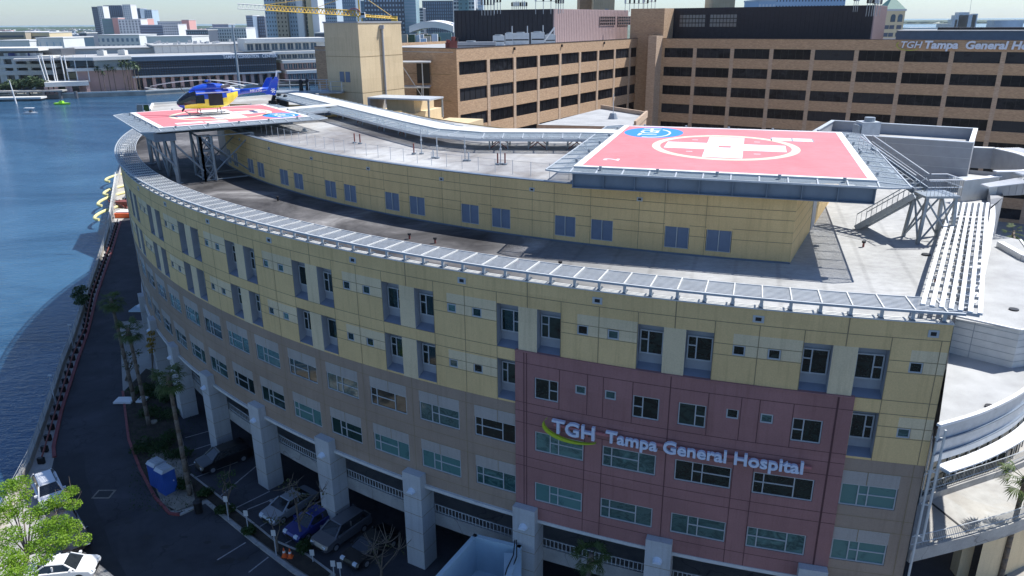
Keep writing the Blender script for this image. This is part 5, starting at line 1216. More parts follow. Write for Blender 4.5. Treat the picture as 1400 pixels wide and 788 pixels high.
mb = MB(); fr2.box(mb, -0.05, 90, -0.06, 0.5, ZR, ZR+0.08, 'darkmetal'); mb.build('roof_coping', BR)
mb = MB(); fr2.box(mb, 89.5, 90, 0.5, 40, 0, ZR, 'brick'); mb.build('side_wall', BR); mb = MB(); fr2.box(mb, -8, 0.0, 0.3, 14, 0, 38.9, 'brick'); fr2.box(mb, -1.9, 0.0, -3.5, 0.3, 0, ZR+0.6, 'brickpier'); mb.build('brick_core', BR)
f4 = Fr(fr2.p(0, 6, 0).xy, (0.845, -0.535)); mb = MB(); e = 41.5
f4.box(mb, -3.2, e, 0, 0.3, ZR-0.5, 38.95, 'darkmetal'); f4.box(mb, -3.2, e, 0.3, 16, 38.6, 38.7, 'dark')
i = -3
while i < e-0.3: f4.box(mb, i, i+0.12, -0.05, 0.0, ZR-0.5, 38.9, 'darkmetal'); i += 0.9
mb.build('dark_metal_penthouse', BR)
mb = MB(); f4.box(mb, e, e+0.3, -0.003, 16, ZR-0.5, 38.95, 'pinkmetal')  # end face of the dark block, sunlight put into its colour
i = 0.5
while i < 15.8: f4.box(mb, e+0.3, e+0.36, i, i+0.12, ZR-0.5, 38.9, 'pinkmetal'); i += 0.8
mb.build('pink_metal_end', BR)
for x in (7.5, 14.5):
    mb = MB()
    for j in range(8):
        for z in (35.0, 35.9, 36.8): f4.box(mb, x+j*0.75-6, x+j*0.75-5.4, -0.09, -0.05, z, z+0.7, 'cargrey')
    mb.build('grille_window', BR)
mb = MB(); f5 = Fr(fr2.p(0, 16, 0).xy, (0.845, -0.535)); f5.box(mb, 45, 90, 0, 14, ZR-0.5, ZR+1.3, 'steelblue'); f5.box(mb, 45, 90, -0.2, 14.2, ZR+1.3, ZR+1.5, 'pale_roof'); f5.box(mb, 52, 80, 6, 10, ZR+1.5, ZR+2.0, 'dark'); mb.build('mechanical_screen', BR)
# big roof sign on the brick face
SB = thing('roof_sign', 'TGH Tampa General Ho white letters along the top of the shaded brick building', 'sign', tuple(fr2.p(47, -0.3, ZR-1)))
def flat_text(parent, f, txt, s, z, size, m, kx=1.0, off=0.02, dep=0.12, t=-0.25, name='sign_word', shear=0.0):
    vs, fs, x0, x1 = text_mesh(txt, 1, off, 0.5, shear=shear); mb = MB()
    mb.add([f.p(s+(v.x-x0)*size*kx, t-v.z*dep*2, z+v.y*size) for v in vs], fs, m); mb.build(name, parent); return s+(x1-x0)*size*kx
e1 = flat_text(SB, fr2, 'TGH', 47.9, ZR-1.40, 1.65, 'signwhite', 1.08, 0.015, shear=0.2)
e1 = flat_text(SB, fr2, 'Tampa', 51.9, ZR-1.45, 1.85, 'signwhite', 1.10, 0.04, shear=0.12)
e1 = flat_text(SB, fr2, 'General', 58.6, ZR-1.45, 1.85, 'signwhite', 1.10, 0.04, shear=0.12)
e1 = flat_text(SB, fr2, 'Hospital', e1+0.5, ZR-1.45, 1.85, 'signwhite', 1.10, 0.04, shear=0.12)
mb = MB()
for i in range(20):
    th0 = R_(150+i*8); th1 = R_(158+i*8); g = lambda a: fr2.p(49.4+2.2*math.cos(a), -0.3, ZR-0.9+0.95*math.sin(a)); mb.bar(g(th0), g(th1), 0.08, 0.10, 'signlime', V3(0, 1, 0))
mb.build('swoosh', SB)
# antenna clutter on the roofs
def antenna(px, py0, d, h, lab, n=4, wd=1.2):
    b = W(px, py0, d); mb = MB()
    for i in range(n):
        x = (i-(n-1)/2)*wd/max(1, n-1); mb.tube(b+V3(x, 0, -1), b+V3(x, 0, h*random.uniform(0.6, 1)), 0.06, 'galv', 4)
        mb.box(b.x+x-0.18, b.x+x+0.18, b.y-0.12, b.y+0.12, b.z+h*0.3, b.z+h*0.75, random.choice(['galvlight', 'cargrey', 'dark']))
    for z in (0.3, 0.8): mb.tube(b+V3(-wd/2, 0, h*z), b+V3(wd/2, 0, h*z), 0.04, 'galv', 4)
    tag(mb.build('antenna_mast'), lab, 'antenna')
antenna(667, 14, 158, 3.2, 'dark dish and antenna cluster at the left corner of the dark penthouse', 5, 2.4); antenna(680, 12, 160, 4.0, 'thin lattice antenna second from left on dark penthouse', 3, 1.2)
antenna(710, 12, 166, 1.6, 'low dark vent cluster in the middle of the dark penthouse roof', 8, 3.0); antenna(748, 12, 158, 4.5, 'tall open antenna frame left of the pink metal wall', 4, 4.5); antenna(765, 11, 158, 2.8, 'dark antenna just right of the pink wall corner', 4, 1.4)
antenna(870, 10, 180, 2.6, 'row of white satellite dishes above the brick core', 6, 5.0); antenna(888, 9, 182, 3.2, 'dish and white panel antennas right of the brick core', 4, 2.5)
antenna(1170, 9, 158, 3.4, 'antenna pole near the right end of the dark penthouse', 3, 0.8); antenna(1192, 15, 152, 4.5, 'hanging grey antenna panels at the end of the pink wall', 5, 2.0); antenna(1199, 14, 153, 3.5, 'rightmost antenna cluster over the brick roof', 3, 1.2)
for k, (px, py, w_, h, lab) in enumerate(((620, 62, 1.2, 1.6, 'dark red roof machine at the corner of the brick wing roof'), (613, 64, 0.9, 1.1, 'smaller dark machine left of the red one on brick roof'))):
    b = W(px, py, 128+k); mb = MB(); mb.box(b.x-w_/2, b.x+w_/2, b.y-0.5, b.y+0.5, ZR-0.5, ZR+h*0.6, 'redbrown'); mb.tube(V3(b.x, b.y, ZR), V3(b.x, b.y, ZR+h), 0.35, 'rustpipe', 7); mb.tube(V3(b.x+0.4, b.y, ZR), V3(b.x+0.6, b.y, ZR+h*0.9), 0.2, 'dark', 6); tag(mb.build('roof_machine'), lab, 'roof machine')
for k, (px, w_, h, lab) in enumerate(((644, 8.5, 1.1, 'long low grey cooling unit on the sunlit brick wing roof'), (682, 2.2, 1.8, 'grey roof unit left of the tall grey cylinder unit'), (696, 1.5, 2.2, 'tall grey roof unit in front of the dark penthouse'), (712, 3.2, 2.2, 'wide silver roof unit in the middle of the row'), (735, 2.6, 2.3, 'silver roof unit below the antenna frame'), (752, 2.0, 1.8, 'rightmost white roof unit with a slanting pipe'))):
    b = G(px, 62 if k == 0 else 58, ZR-0.5); d = 135 if k == 0 else 150+k; b = W(px, 60, d); mb = MB(); z = ZR-0.5
    mb.box(b.x-w_/2, b.x+w_/2, b.y-1, b.y+1, z, z+h, 'galvlight' if k else 'greypanel'); mb.box(b.x-w_/2+0.1, b.x+w_/2-0.1, b.y-1.03, b.y-1.0, z+h*0.4, z+h*0.5, 'dark'); mb.tube((b.x, b.y, z+h), (b.x, b.y, z+h+0.2), min(0.8, w_*0.35), 'galv', 12)
    if k > 1: mb.tube((b.x+w_*0.4, b.y, z+h), (b.x+w_*0.4, b.y, z+h+1.3), 0.1, 'galvlight')
    if k == 5: mb.tube((b.x-1.5, b.y-1, z+0.2), (b.x+0.8, b.y-1, z+3.2), 0.16, 'white')
    tag(mb.build('cooling_unit'), lab, 'roof unit', 'units on the brick wing roof')
def brick_box(px0, px1, py, d, m, lab, dep=8, base=30, cat='building'):
    a = W(px0, py, d); b = W(px1, py, d); f = Fr(a.xy, (b-a).xy); L = (b-a).length; t = thing('brick_stair_head', lab, cat, (a.x, a.y, base)); mb = MB(); f.box(mb, 0, L, 0, dep, base, a.z, m); mb.build('brick_wall', t); mb = MB(); f.box(mb, -0.1, L+0.1, -0.1, dep+0.1, a.z, a.z+0.2, 'darkmetal'); mb.build('coping', t); mb = MB(); f.box(mb, L*0.55, L*0.72, -0.05, 0, base+7, base+9.2, 'greypanel'); mb.build('door', t)
brick_box(793, 812, -12, 205, 'brick', 'shaded brick stair head behind the pink metal penthouse'); brick_box(812, 841, -14, 200, 'towercream', 'sunlit pale brick stair head behind the pink metal penthouse'); brick_box(976, 1006, -8, 190, 'towercream', 'pale brick stair head above the shaded brick building')
# cream stair tower in front of the brick wing
TW = thing('cream_stair_tower', 'tall windowless cream concrete tower left of the brick wing', 'tower', (-20.5, 107.5, 0))
ft = Fr((-20.5, 107.5), (0.53, 0.848)); mb = MB(); ft.box(mb, 0, 9.0, 0, 6.4, 0, 36.4, 'towercream')
for z in (32.0, 27.2, 22.4):
    ft.box(mb, -0.02, 0, 0, 6.4, z, z+0.06, 'seam'); ft.box(mb, 0, 9.0, -0.02, 0, z, z+0.06, 'seam')
mb.build('tower_wall', TW)
mb = MB(); ft.box(mb, -0.08, 9.08, -0.08, 6.48, 36.4, 36.6, 'greypanel'); mb.build('coping', TW)
for t0 in (2.1, 3.2): mb = MB(); ft.box(mb, -0.06, 0.0, t0, t0+0.8, 28.6, 30.0, 'louvreblue'); mb.build('small_window', TW)
mb = MB(); a = ft.p(4.6, -0.2, 36.0); b = ft.p(4.6, -0.2, 25.5); mb.tube(a, b, 0.16, 'greypanel', 6); mb.tube(b, ft.p(4.0, -0.3, 24.0), 0.14, 'greypanel', 6); mb.box(a.x-0.3, a.x+0.3, a.y-0.3, a.y+0.3, 35.6, 36.1, 'greypanel'); mb.build('drain_pipe', TW)
Y = thing('low_cream_block', 'low cream block with flat metal canopy at the foot of the cream tower', 'building', (-16, 100, 0))
fy = Fr((-19.6, 102.0), (0.848, -0.35)); mb = MB(); fy.box(mb, 0, 7.2, 0, 9, 0, 25.2, 'towercream'); fy.box(mb, 7.2, 12.5, 1.5, 11, 0, 23.6, 'towercream'); mb.build('block_wall', Y)
mb = MB(); fy.box(mb, 0.2, 9.5, 1, 5.0, 26.9, 27.1, 'galvlight'); fy.box(mb, 0.2, 0.5, 1, 5, 25.2, 26.9, 'greypanel'); fy.box(mb, 9.2, 9.4, 1, 1.2, 24.4, 26.9, 'galv'); fy.box(mb, 9.2, 9.4, 4.8, 5.0, 24.4, 26.9, 'galv'); fy.box(mb, 2.2, 6.4, 2.5, 8, 25.2, 26.8, 'towercream'); mb.build('metal_canopy', Y)
mb = MB()
for (px, py) in ((548, 84), (548, 118)):
    p = W(px, py, 121); mb.box(p.x-0.5, p.x+4.6, p.y-1.5, p.y+1.5, p.z-0.2, p.z, 'galvlight'); mb.box(p.x+2.2, p.x+4.2, p.y+1.5, p.y+1.6, p.z-3.4, p.z-0.4, 'black'); mb.tube(p+V3(0, -1.4, 0), p+V3(3.4, -1.4, -5.5), 0.06, 'galvlight'); mb.tube(p+V3(3.4, -1.4, 0), p+V3(3.4, -1.4, -9), 0.07, 'galvlight')
tag(mb.build('fire_stair'), 'grey steel fire stair landings on the shaded side of the brick wing', 'stairs')
zb_ = 23.6; cs = [G(735, 171, zb_), G(868, 174, zb_), G(884, 159, zb_), G(822, 149, zb_)]
LB = thing('low_brick_annex', 'low brick annex with pale roof and thin mast behind the big helipad', 'building', (cs[0].x, cs[0].y, 0))
mb = MB(); mb.prism([(p.x, p.y) for p in cs], 0, zb_, 'brickpier'); mb.build('brick_wall', LB)
mb = MB(); mb.add([(p.x, p.y, zb_+0.02) for p in cs], [(0, 1, 2, 3)], 'pale_roof'); mb.build('flat_roof', LB)
mb = MB(); mb.bar(cs[1]+V3(0, 0, 0.3), cs[2]+V3(0, 0, 0.3), 0.3, 0.9, 'brickpier'); mb.bar(cs[2]+V3(0, 0, 0.3), cs[3]+V3(0, 0, 0.3), 0.3, 0.6, 'brickpier'); mb.build('parapet', LB)
mb = MB(); p = G(838, 163, zb_); mb.tube(p, p+V3(0, 0, 0.8), 0.7, 'galv', 10, 0.4); mb.tube(p, p+V3(0, 0, 3.4), 0.05, 'galvlight', 5); mb.build('mast', LB)

# ------------------------------------------------------------------ far bank, convention centre
shore = [W(-250, 150, 380), W(0, 135, 418), W(57, 137, 421), W(200, 132, 436), W(300, 125, 462), W(445, 114, 520), W(560, 105, 580), W(1200, 60, 700)]
poly = [(p.x, p.y) for p in shore]+[(1500, 900), (9000, 12000), (-16000, 12000), (-2500, 300)]
# keep bay water open at the far right
poly = [(p.x, p.y) for p in shore[:-1]]+[(200, 640), (700, 1100), (1300, 2300), (1500, 3600), (1700, 12000), (-16000, 12000), (-2500, 360)]
mb = MB(); mb.prism(poly, -3, 0.6, 'quay', 'landfar'); tri(tag(mb.build('far_land'), kind='structure'))
mb = MB(); mb.prism([(1000, 5200), (9000, 5200), (12000, 14000), (1000, 14000)], -3, 1.0, 'landfar'); tag(mb.build('far_shore'), kind='structure')
mb = MB()
for a, b in zip(shore[1:-2], shore[2:-1]):
    d = (b-a); d.z = 0; d.normalize(); n_ = V3(-d.y, d.x); a2 = V3(a.x, a.y, 0.7); b2 = V3(b.x, b.y, 0.7); mb.quad(a2, b2, b2+n_*14, a2+n_*14, 'concrete'); mb.bar(a2+V3(0, 0, 0.3), b2+V3(0, 0, 0.3), 0.5, 0.8, 'offwhite')
tag(mb.build('far_promenade'), kind='structure')
c0 = W(177, 120, 446); fc = Fr(c0.xy, (0.877, 0.48)); CC = thing('convention_centre', 'long low convention centre with dark glass front across the water', 'building', (c0.x, c0.y, 0))
def S_(px, py=100, f=None): return (f or fc).hit(px, py)[0]
def Z_(px, py, f=None): return (f or fc).hit(px, py)[1]
sG0, sG1 = S_(181, 90), S_(378, 90); zt, zb = Z_(280, 76), Z_(280, 101); zbase = 0.6
mb = MB(); fc.box(mb, sG0, sG1, 0, 10, zb, zt-2.2, 'cityglass'); mb.build('glass_front', CC)
mb = MB(); n = 60
for i in range(n+1): s = sG0+(sG1-sG0)*i/n; fc.box(mb, s-0.12, s+0.12, -0.3, 0, zb, zt-2.2, 'dark')
for k in range(1, 8): z = zb+(zt-2.2-zb)*k/8; fc.box(mb, sG0, sG1, -0.2, 0, z-0.12, z+0.12, 'dark' if k % 4 else 'greypanel')
mb.build('glazing_bars', CC)
mb = MB(); fc.box(mb, sG0-2, sG1+1, -1.5, 12, zt-2.2, zt, 'steelblue'); fc.box(mb, sG0-2, sG1+1, -1.6, 12, zt, zt+0.3, 'galvlight'); fc.box(mb, sG0-1, sG1+2, -2.5, 10, zb-0.9, zb, 'galvlight'); mb.build('fascia', CC)
mb = MB(); n = 16; fc.box(mb, sG0-2, sG1+2, 6, 12, zbase, zb-0.9, 'pinkstone')
for i in range(n+1): s = sG0+(sG1-sG0)*i/n; fc.box(mb, s-0.9, s+0.9, 0, 6, zbase, zb-0.9, 'pinkstone')
mb.build('pink_arcade', CC)
for i in range(n):
    s = sG0+(sG1-sG0)*(i+0.5)/n; m2 = MB(); fc.box(m2, s-2.4, s+2.4, 5.7, 5.95, 1, 6.0, 'cityglass'); m2.build('arcade_window', CC)
def words(f, ws, t, m, size, z, parent):
    for w_, px, pe in ws:
        _, _, xa, xb = text_mesh(w_, 1, 0.015, 0.5, spacing=1.0); k_ = (S_(pe, 77, f)-S_(px, 77, f))/((xb-xa)*size); flat_text(parent, f, w_, S_(px, 77, f), z, size, m, k_, 0.015, 0.2, t, 'sign_word')
words(fc, (('TAMPA', 304, 321), ('CONVENTION', 325, 353), ('CENTER', 357.5, 377.5)), -1.8, 'letterwhite', 2.55, zt-2.0, CC)
# upper hall and roofs
fu = Fr(fc.p(0, 45, 0).xy, (0.877, 0.48)); mb = MB(); sU0, sU1 = S_(211, 66, fu), S_(345, 66, fu); zu = Z_(280, 62, fu)
fu.box(mb, sU0, sU1, 0, 60, 10, zu, 'offwhite'); fu.box(mb, sU0-46, sU0, 10, 62, 10, zu-1.2, 'offwhite'); mb.build('upper_hall', CC)
mb = MB(); fu.box(mb, sU0-1, sU1+1, -0.6, 60, zu, zu+0.5, 'pale_roof'); fu.box(mb, sU0-47, sU0-1, 9, 62, zu-1.2, zu-0.8, 'pale_roof'); mb.build('upper_roof', CC)
mb = MB(); fc.box(mb, S_(85, 60)-25, sG1, 12, 45, zt-1, zt+0.2, 'pale_roof'); mb.build('lower_roof', CC)
# left part with flying roof and masts
mb = MB(); a0 = S_(88, 70)
tipx = [(fc.p(S_(86, 68), 4, 0)), fc.p(S_(126, 77), -6, 0), fc.p(sG0, -2, 0), fc.p(sG0, 46, 0), fc.p(S_(86, 60)-10, 46, 0)]
mb.prism([(p.x, p.y) for p in tipx], zt-1.0, zt+0.7, 'offwhite', 'pale_roof'); mb.build('flying_roof', CC)
mb = MB(); fc.box(mb, S_(128, 84), sG0, 1, 20, 12, zt-1.0, 'offwhite'); fc.box(mb, S_(95, 84), S_(127, 84), 10, 22, 14, zt-1.0, 'cityglass')
fc.box(mb, S_(92, 95), sG0, -1, 20, Z_(130, 97), Z_(130, 93), 'offwhite'); fc.box(mb, S_(104, 100), sG0, 2, 20, zbase, Z_(130, 97), 'pinkstone'); mb.build('left_hall', CC)
mb = MB(); fc.box(mb, S_(61, 112), S_(121, 112), -8, 10, Z_(90, 117), Z_(90, 111), 'offwhite')
for px in (63, 70, 77, 92, 96, 120): s = S_(px, 118); fc.box(mb, s-0.9, s+0.9, -7, -5.5, zbase, Z_(90, 117), 'pinkstone')
fc.box(mb, S_(61, 112), S_(121, 112), 4, 9.8, zbase, Z_(90, 117), 'cargrey'); mb.build('terrace', CC)
for px0, px1 in ((52, 62), (57, 66), (69, 75), (72, 78), (83, 89), (88, 94), (101, 106), (118, 122)):
    mb = MB(); a = fc.p(S_(px0, 80), 2, Z_(px0, 76)); b = fc.p(S_(px1, 108), 0, Z_(px1, 112)); mb.tube(a, b, 0.3, 'white', 6); mb.build('slanting_mast', CC)
for px in (140, 170): s = S_(px, 69); p = fc.p(s, 20, zt+0.6); mb = MB(); mb.box(p.x-2, p.x+2, p.y-2, p.y+2, zt+0.6, zt+3.4, 'offwhite'); mb.tube((p.x, p.y, zt+3.4), (p.x, p.y, zt+4), 1.4, 'galv', 10); mb.build('roof_unit', CC)
for i in range(22):
    a_ = sU0+(sU1-sU0)*random.random(); t_ = random.uniform(4, 55); m2 = MB(); w2 = random.uniform(0.8, 2.2); fu.box(m2, a_, a_+w2, t_, t_+w2, zu+0.5, zu+0.5+random.uniform(0.8, 2.0), random.choice(['galvlight', 'cityroof', 'offwhite'])); m2.build('roof_unit', CC)
m2 = MB()
for i in range(14): a_ = sU0+(sU1-sU0)*i/13; fu.box(m2, a_-0.15, a_+0.15, -0.15, 0, 10, zu, 'cityroof')
m2.build('wall_rib', CC)
# stepped right wing with storeys
RWG = thing('stepped_centre_wing', 'pale stepped terrace wing right of the convention centre glass', 'building', (c0.x+90, c0.y+60, 0))
for k, (y0, y1, pl_, pr_, t) in enumerate(((53, 59, 340, 446, 14), (71, 74.5, 378, 446, 8), (83, 87, 388, 446, 4), (97, 101, 392, 446, 0))):
    mb = MB(); fc.box(mb, S_(pl_, y0), S_(pr_, y0)+6, t, 40, Z_(400, y1), Z_(400, y0), 'offwhite'); mb.build('terrace_slab', RWG)
    zt_ = Z_(400, y1); zb_ = Z_(400, (71, 83, 97, 112)[k]); m2 = MB(); fc.box(m2, S_(pl_, y0), S_(pr_, y0)+4, t+5, 40, zb_, zt_, 'pinkstone' if k > 1 else 'offwhite'); m2.build('storey_wall', RWG)
    nn = 9 if k == 0 else 8; A = S_(pl_+3, y0); Bx = S_(pr_-2, y0)
    for i in range(nn):
        s = A+(Bx-A)*(i+0.5)/nn; wd = (Bx-A)/nn*0.36; m3 = MB(); fc.box(m3, s-wd, s+wd, t+4.7, t+4.95, zb_+0.8, zt_-0.6, 'cityglass'); fc.box(m3, s-0.1, s+0.1, t+4.6, t+4.7, zb_+0.8, zt_-0.6, 'offwhite'); m3.build('window', RWG)
# parking decks on the far left
PD = thing('parking_deck', 'pale parking deck with open storeys at the far left waterfront', 'building', tuple(W(20, 110, 440)))
f6 = Fr(W(-60, 100, 440).xy, (0.99, 0.10))
for y0, y1, px1 in ((66, 70, 52), (77, 81, 70), (88, 93, 77), (97, 103, 74)):
    mb = MB(); f6.box(mb, 0, S_(px1, y0, f6), 0, 30, Z_(20, y1, f6), Z_(20, y0, f6), 'offwhite'); mb.build('deck_slab', PD)
mb = MB(); f6.box(mb, 0, S_(74, 90, f6), 12, 30, 0.6, Z_(20, 68, f6), 'cargrey')
for px in (-20, 0, 4, 20, 40, 58): s = S_(px, 95, f6); f6.box(mb, s-1, s+1, 0.5, 2.5, 0.6, Z_(20, 79, f6), 'offwhite')
mb.build('deck_frame', PD)
mb = MB(); 
for i in range(16): s = S_(4+i*3, 78, f6); f6.box(mb, s-0.9, s+0.9, 3, 7, Z_(20, 77, f6), Z_(20, 77, f6)+1.5, random.choice(['carwhite', 'carsilver', 'carblack', 'carblue']))
tag(mb.build('deck_cars'), 'row of tiny parked cars on the far parking deck', 'cars', kind='stuff')
mb = MB(); a = W(-60, 122, 412); b = W(84, 120, 418); f7 = Fr(a.xy, (b-a).xy); f7.box(mb, 0, (b-a).length, 0, 8, 2.4, 3.2, 'concrete')
for i in range(8): s = i*8+2; f7.box(mb, s, s+1.2, 1, 3, -2, 2.4, 'cargrey')
f7.box(mb, 0, (b-a).length*0.86, -9, -2, -0.4, 0.5, 'offwhite'); tag(mb.build('boardwalk'), 'concrete boardwalk and pier on the far left waterfront', 'pier')
mb = MB(); p = W(22, 140, 395); mb.tube((p.x, p.y, -2), (p.x-1, p.y, 10), 0.4, 'white', 8, 0.2); tag(mb.build('mooring_post'), 'white mooring post standing in the water at far left', 'post')
mb = MB(); p = W(1, 160, 330); mb.tube((p.x-4.8, p.y, -2), (p.x-4.8, p.y, 7), 2.4, 'white', 10); tag(mb.build('mooring_pile'), 'thick white pile cut by the left edge of the photo', 'post')
# light mast in front
mb = MB(); p = W(328, 121, 430); q = W(317.5, 34, 430); mb.tube((p.x, p.y, 0), q, 0.75, 'galv', 8, 0.4); tag(mb.build('light_mast'), 'tall dark mast rising in front of the convention centre sign', 'mast')
mb = MB(); p = W(205, 128, 440); q = W(262, 131, 452); f8 = Fr(p.xy, (q-p).xy); L = (q-p).length
f8.box(mb, 2, L+18, 0, 3, 0.2, 0.7, 'offwhite'); 
for i in range(12): f8.box(mb, 4+i*3.4, 4.5+i*3.4, 0.5, 1, -2, 2.5, 'dark')
mb.bar(f8.p(-2, 1, 2.5), f8.p(9, 1, 0.6), 1.2, 0.4, 'white'); tag(mb.build('floating_dock'), 'white gangway and floating dock on the far quay', 'dock')
# boats
def boat(px, py, L, lab, lime=False):
    c = G(px, py, -1.45); t = thing('boat', lab, 'boat', (c.x, c.y, -1.5)); mb = MB(); m = 'lime' if lime else 'white'; w_ = L*0.34
    h = [(-L/2, -w_/2), (L*0.15, -w_/2), (L/2, 0), (L*0.15, w_/2), (-L/2, w_/2)]; k = [(x*0.9, y*0.75) for x, y in h]
    mb.add([(c.x+x, c.y+y, -1.55) for x, y in k]+[(c.x+x, c.y+y, -0.7) for x, y in h], [(0, 1, 6, 5), (1, 2, 7, 6), (2, 3, 8, 7), (3, 4, 9, 8), (4, 0, 5, 9), (5, 6, 7, 8, 9)], m); mb.build('hull', t)
    if not lime:
        mb = MB(); mb.box(c.x-L*0.38, c.x+L*0.22, c.y-w_*0.42, c.y+w_*0.42, 1.1, 1.25, 'white'); 
        for x in (-0.34, 0.18):
            for y in (-0.36, 0.36): mb.tube((c.x+L*x, c.y+w_*y, -0.8), (c.x+L*x, c.y+w_*y, 1.1), 0.07, 'galv', 4)
        mb.build('sun_roof', t); mb = MB(); mb.box(c.x-0.6, c.x+0.6, c.y-0.5, c.y+0.5, -0.8, 0.2, 'cargrey'); mb.build('console', t)
    else:
        mb = MB(); mb.box(c.x-1.4, c.x+0.4, c.y-0.8, c.y+0.8, -0.7, 0.25, 'lime'); mb.tube((c.x-0.8, c.y, 0.2), (c.x-0.8, c.y, 0.9), 0.25, 'dark', 6); mb.build('cabin', t)
boat(43, 156, 6.5, 'small white boat with sun roof in the blue water at upper left'); boat(86, 143, 8.0, 'lime green water taxi leaving a thin wake', True)
# trees and palms on the far bank
def leaf_cloud(mb, c, rx, ry, rz, n, s, m, up=0.6):
    for _ in range(n):
        while True:
            p = Vector((random.uniform(-1, 1), random.uniform(-1, 1), random.uniform(-1, 1)))
            if 0.25 < p.length < 1: break
        q = Vector((c[0]+p.x*rx, c[1]+p.y*ry, c[2]+p.z*rz)); nn = Vector((random.gauss(0, 1), random.gauss(0, 1), random.gauss(0, 1)+up)).normalized()
        u = nn.orthogonal().normalized()*s*random.uniform(0.6, 1.3); v = nn.cross(u).normalized()*s*random.uniform(0.4, 0.9)
        mb.add([q-u, q-v, q+u, q+v], [(0, 1, 2, 3)], m)
def round_tree(px, py, d, w_, h, lab, m='leaffar'):
    b = W(px, py, d); t = thing('tree', lab, 'tree', (b.x, b.y, 0.6)); mb = MB(); mb.tube((b.x, b.y, 0.6), (b.x, b.y, h*0.6), 0.3, 'bark', 6, 0.18); mb.build('trunk', t)
    mb = MB()
    for _ in range(7): leaf_cloud(mb, (b.x+random.uniform(-.3, .3)*w_, b.y+random.uniform(-.3, .3)*w_, h*random.uniform(0.55, 0.85)), w_*0.3, w_*0.3, h*0.2, 70, w_*0.07, m)
    mb.build('crown', t)
for i, (px, w_, h) in enumerate(((8, 8, 6), (20, 10, 7), (31, 11, 9), (42, 12, 10), (50, 11, 10), (57, 9, 8))):
    round_tree(px, 118, 425, w_, h, 'dark green waterfront tree, number %s from the left edge' % ['one', 'two', 'three', 'four', 'five', 'six'][i])
for i, px in enumerate((2, 10, 20, 28)): round_tree(px, 90, 470, 10, 16-abs(i-2), 'green tree behind the top of the far parking deck, %s of four' % ['first', 'second', 'third', 'fourth'][i])
def far_palm_proto():
    t = thing('far_palm', 'slim palm on the promenade before the convention centre', 'palm tree', (0, 0, 0), 'palms on the far promenade', False)
    mb = MB(); mb.tube((0, 0, 0), (0, 0, 1), 0.022, 'bark', 6, 0.016); mb.build('trunk', t); mb = MB()
    for i in range(26):
        a = random.uniform(0, 2*math.pi); e = random.uniform(-0.7, 0.9); d = Vector((math.cos(a)*math.cos(e), math.sin(a)*math.cos(e), math.sin(e))); q = d.cross(Vector((0, 0, 1))).normalized()*0.035; p0 = Vector((0, 0, 1)); p1 = p0+d*0.17; p2 = p0+d*0.24-Vector((0, 0, 0.05)); mb.add([p0-q*0.3, p1-q, p2, p1+q, p0+q*0.3], [(0, 1, 2, 3, 4)], 'leaffar')
    mb.build('crown', t); return t
fpp = None
fps = [(133, 94, 127, 438), (140, 100, 127, 436), (146, 92, 126, 440), (154, 95, 126, 440), (166, 87, 126, 442), (171, 86, 126, 444), (176, 90, 125, 442), (182, 88, 126, 441), (187, 92, 126, 446), (388, 80, 116, 510), (394, 84, 116, 512), (400, 82, 116, 514), (408, 83, 117, 516), (413, 89, 117, 512), (247, 111, 122, 456), (285, 108, 120, 466), (302, 108, 119, 470), (314, 110, 118, 474), (348, 106, 116, 488), (366, 106, 115, 496)]
for i, (px, yt, yb, d) in enumerate(fps):
    top = W(px, yt, d); h = top.z-0.7; o = far_palm_proto() if fpp is None else copy_tree(fpp)
    if fpp is None: fpp = o; bpy.context.view_layer.update()
    o.location = (top.x, top.y, 0.7); k = max(h, 9) ; o.scale = (h*0.8, h*0.8, h); o.rotation_euler.z = random.uniform(0, 6)

# ------------------------------------------------------------------ skyline
def tower(name, px0, px1, ytop, d, dep, body, lab, cat='building', rot=0.0, base=0.6, wins=None, wm='cityglass', bands=None, wy=None, roof='cityroof', ww=0.5, wh=0.55, frame=True):
    a = W(px0, ytop, d); b = W(px1, ytop, d); z = a.z; L = (b-a).length; f = Fr(a.xy, ((b-a).x*math.cos(rot)-(b-a).y*math.sin(rot), (b-a).x*math.sin(rot)+(b-a).y*math.cos(rot)))
    t = thing(name, lab, cat, (a.x, a.y, base)); mb = MB(); f.box(mb, 0, L, 0, dep, base, z, body)
    mb.build('wall', t); mb = MB(); f.box(mb, -0.3, L+0.3, -0.3, dep+0.3, z, z+0.8, roof); mb.build('roof', t)
    if bands:
        n, m = bands; mb = MB()
        for i in range(n): zz = z-(z-base)*(i+1)/(n+1); f.box(mb, 0, L, -0.25, 0, zz-0.5, zz+0.5, m)
        mb.build('floor_band', t)
    if wins:
        nx, pitch_z, zlo = wins; cache = {}; px_ = L/nx; k = 0; zz = z-pitch_z
        w_ = px_*ww; h_ = pitch_z*wh; first = None; rest = MB()
        while zz > zlo:
            for i in range(nx):
                s = (i+0.5)*px_
                if k < 100:
                    if first is None:
                        m2 = MB(); m2.box(-w_/2, w_/2, -0.12, 0.1, 0, h_, wm); first = m2.build('window'); o = first
                    else: o = first.copy(); S.collection.objects.link(o)
                    o.parent = t; o.location = f.p(s, 0, zz)-t.location; o.rotation_euler = (0, 0, f.rz)
                else: f.box(rest, s-w_/2, s+w_/2, -0.12, 0.1, zz, zz+h_, wm)
                k += 1
            zz -= pitch_z
        if rest.v: o = rest.build('window', t); o['kind'] = 'stuff'
    return t, f, L, z
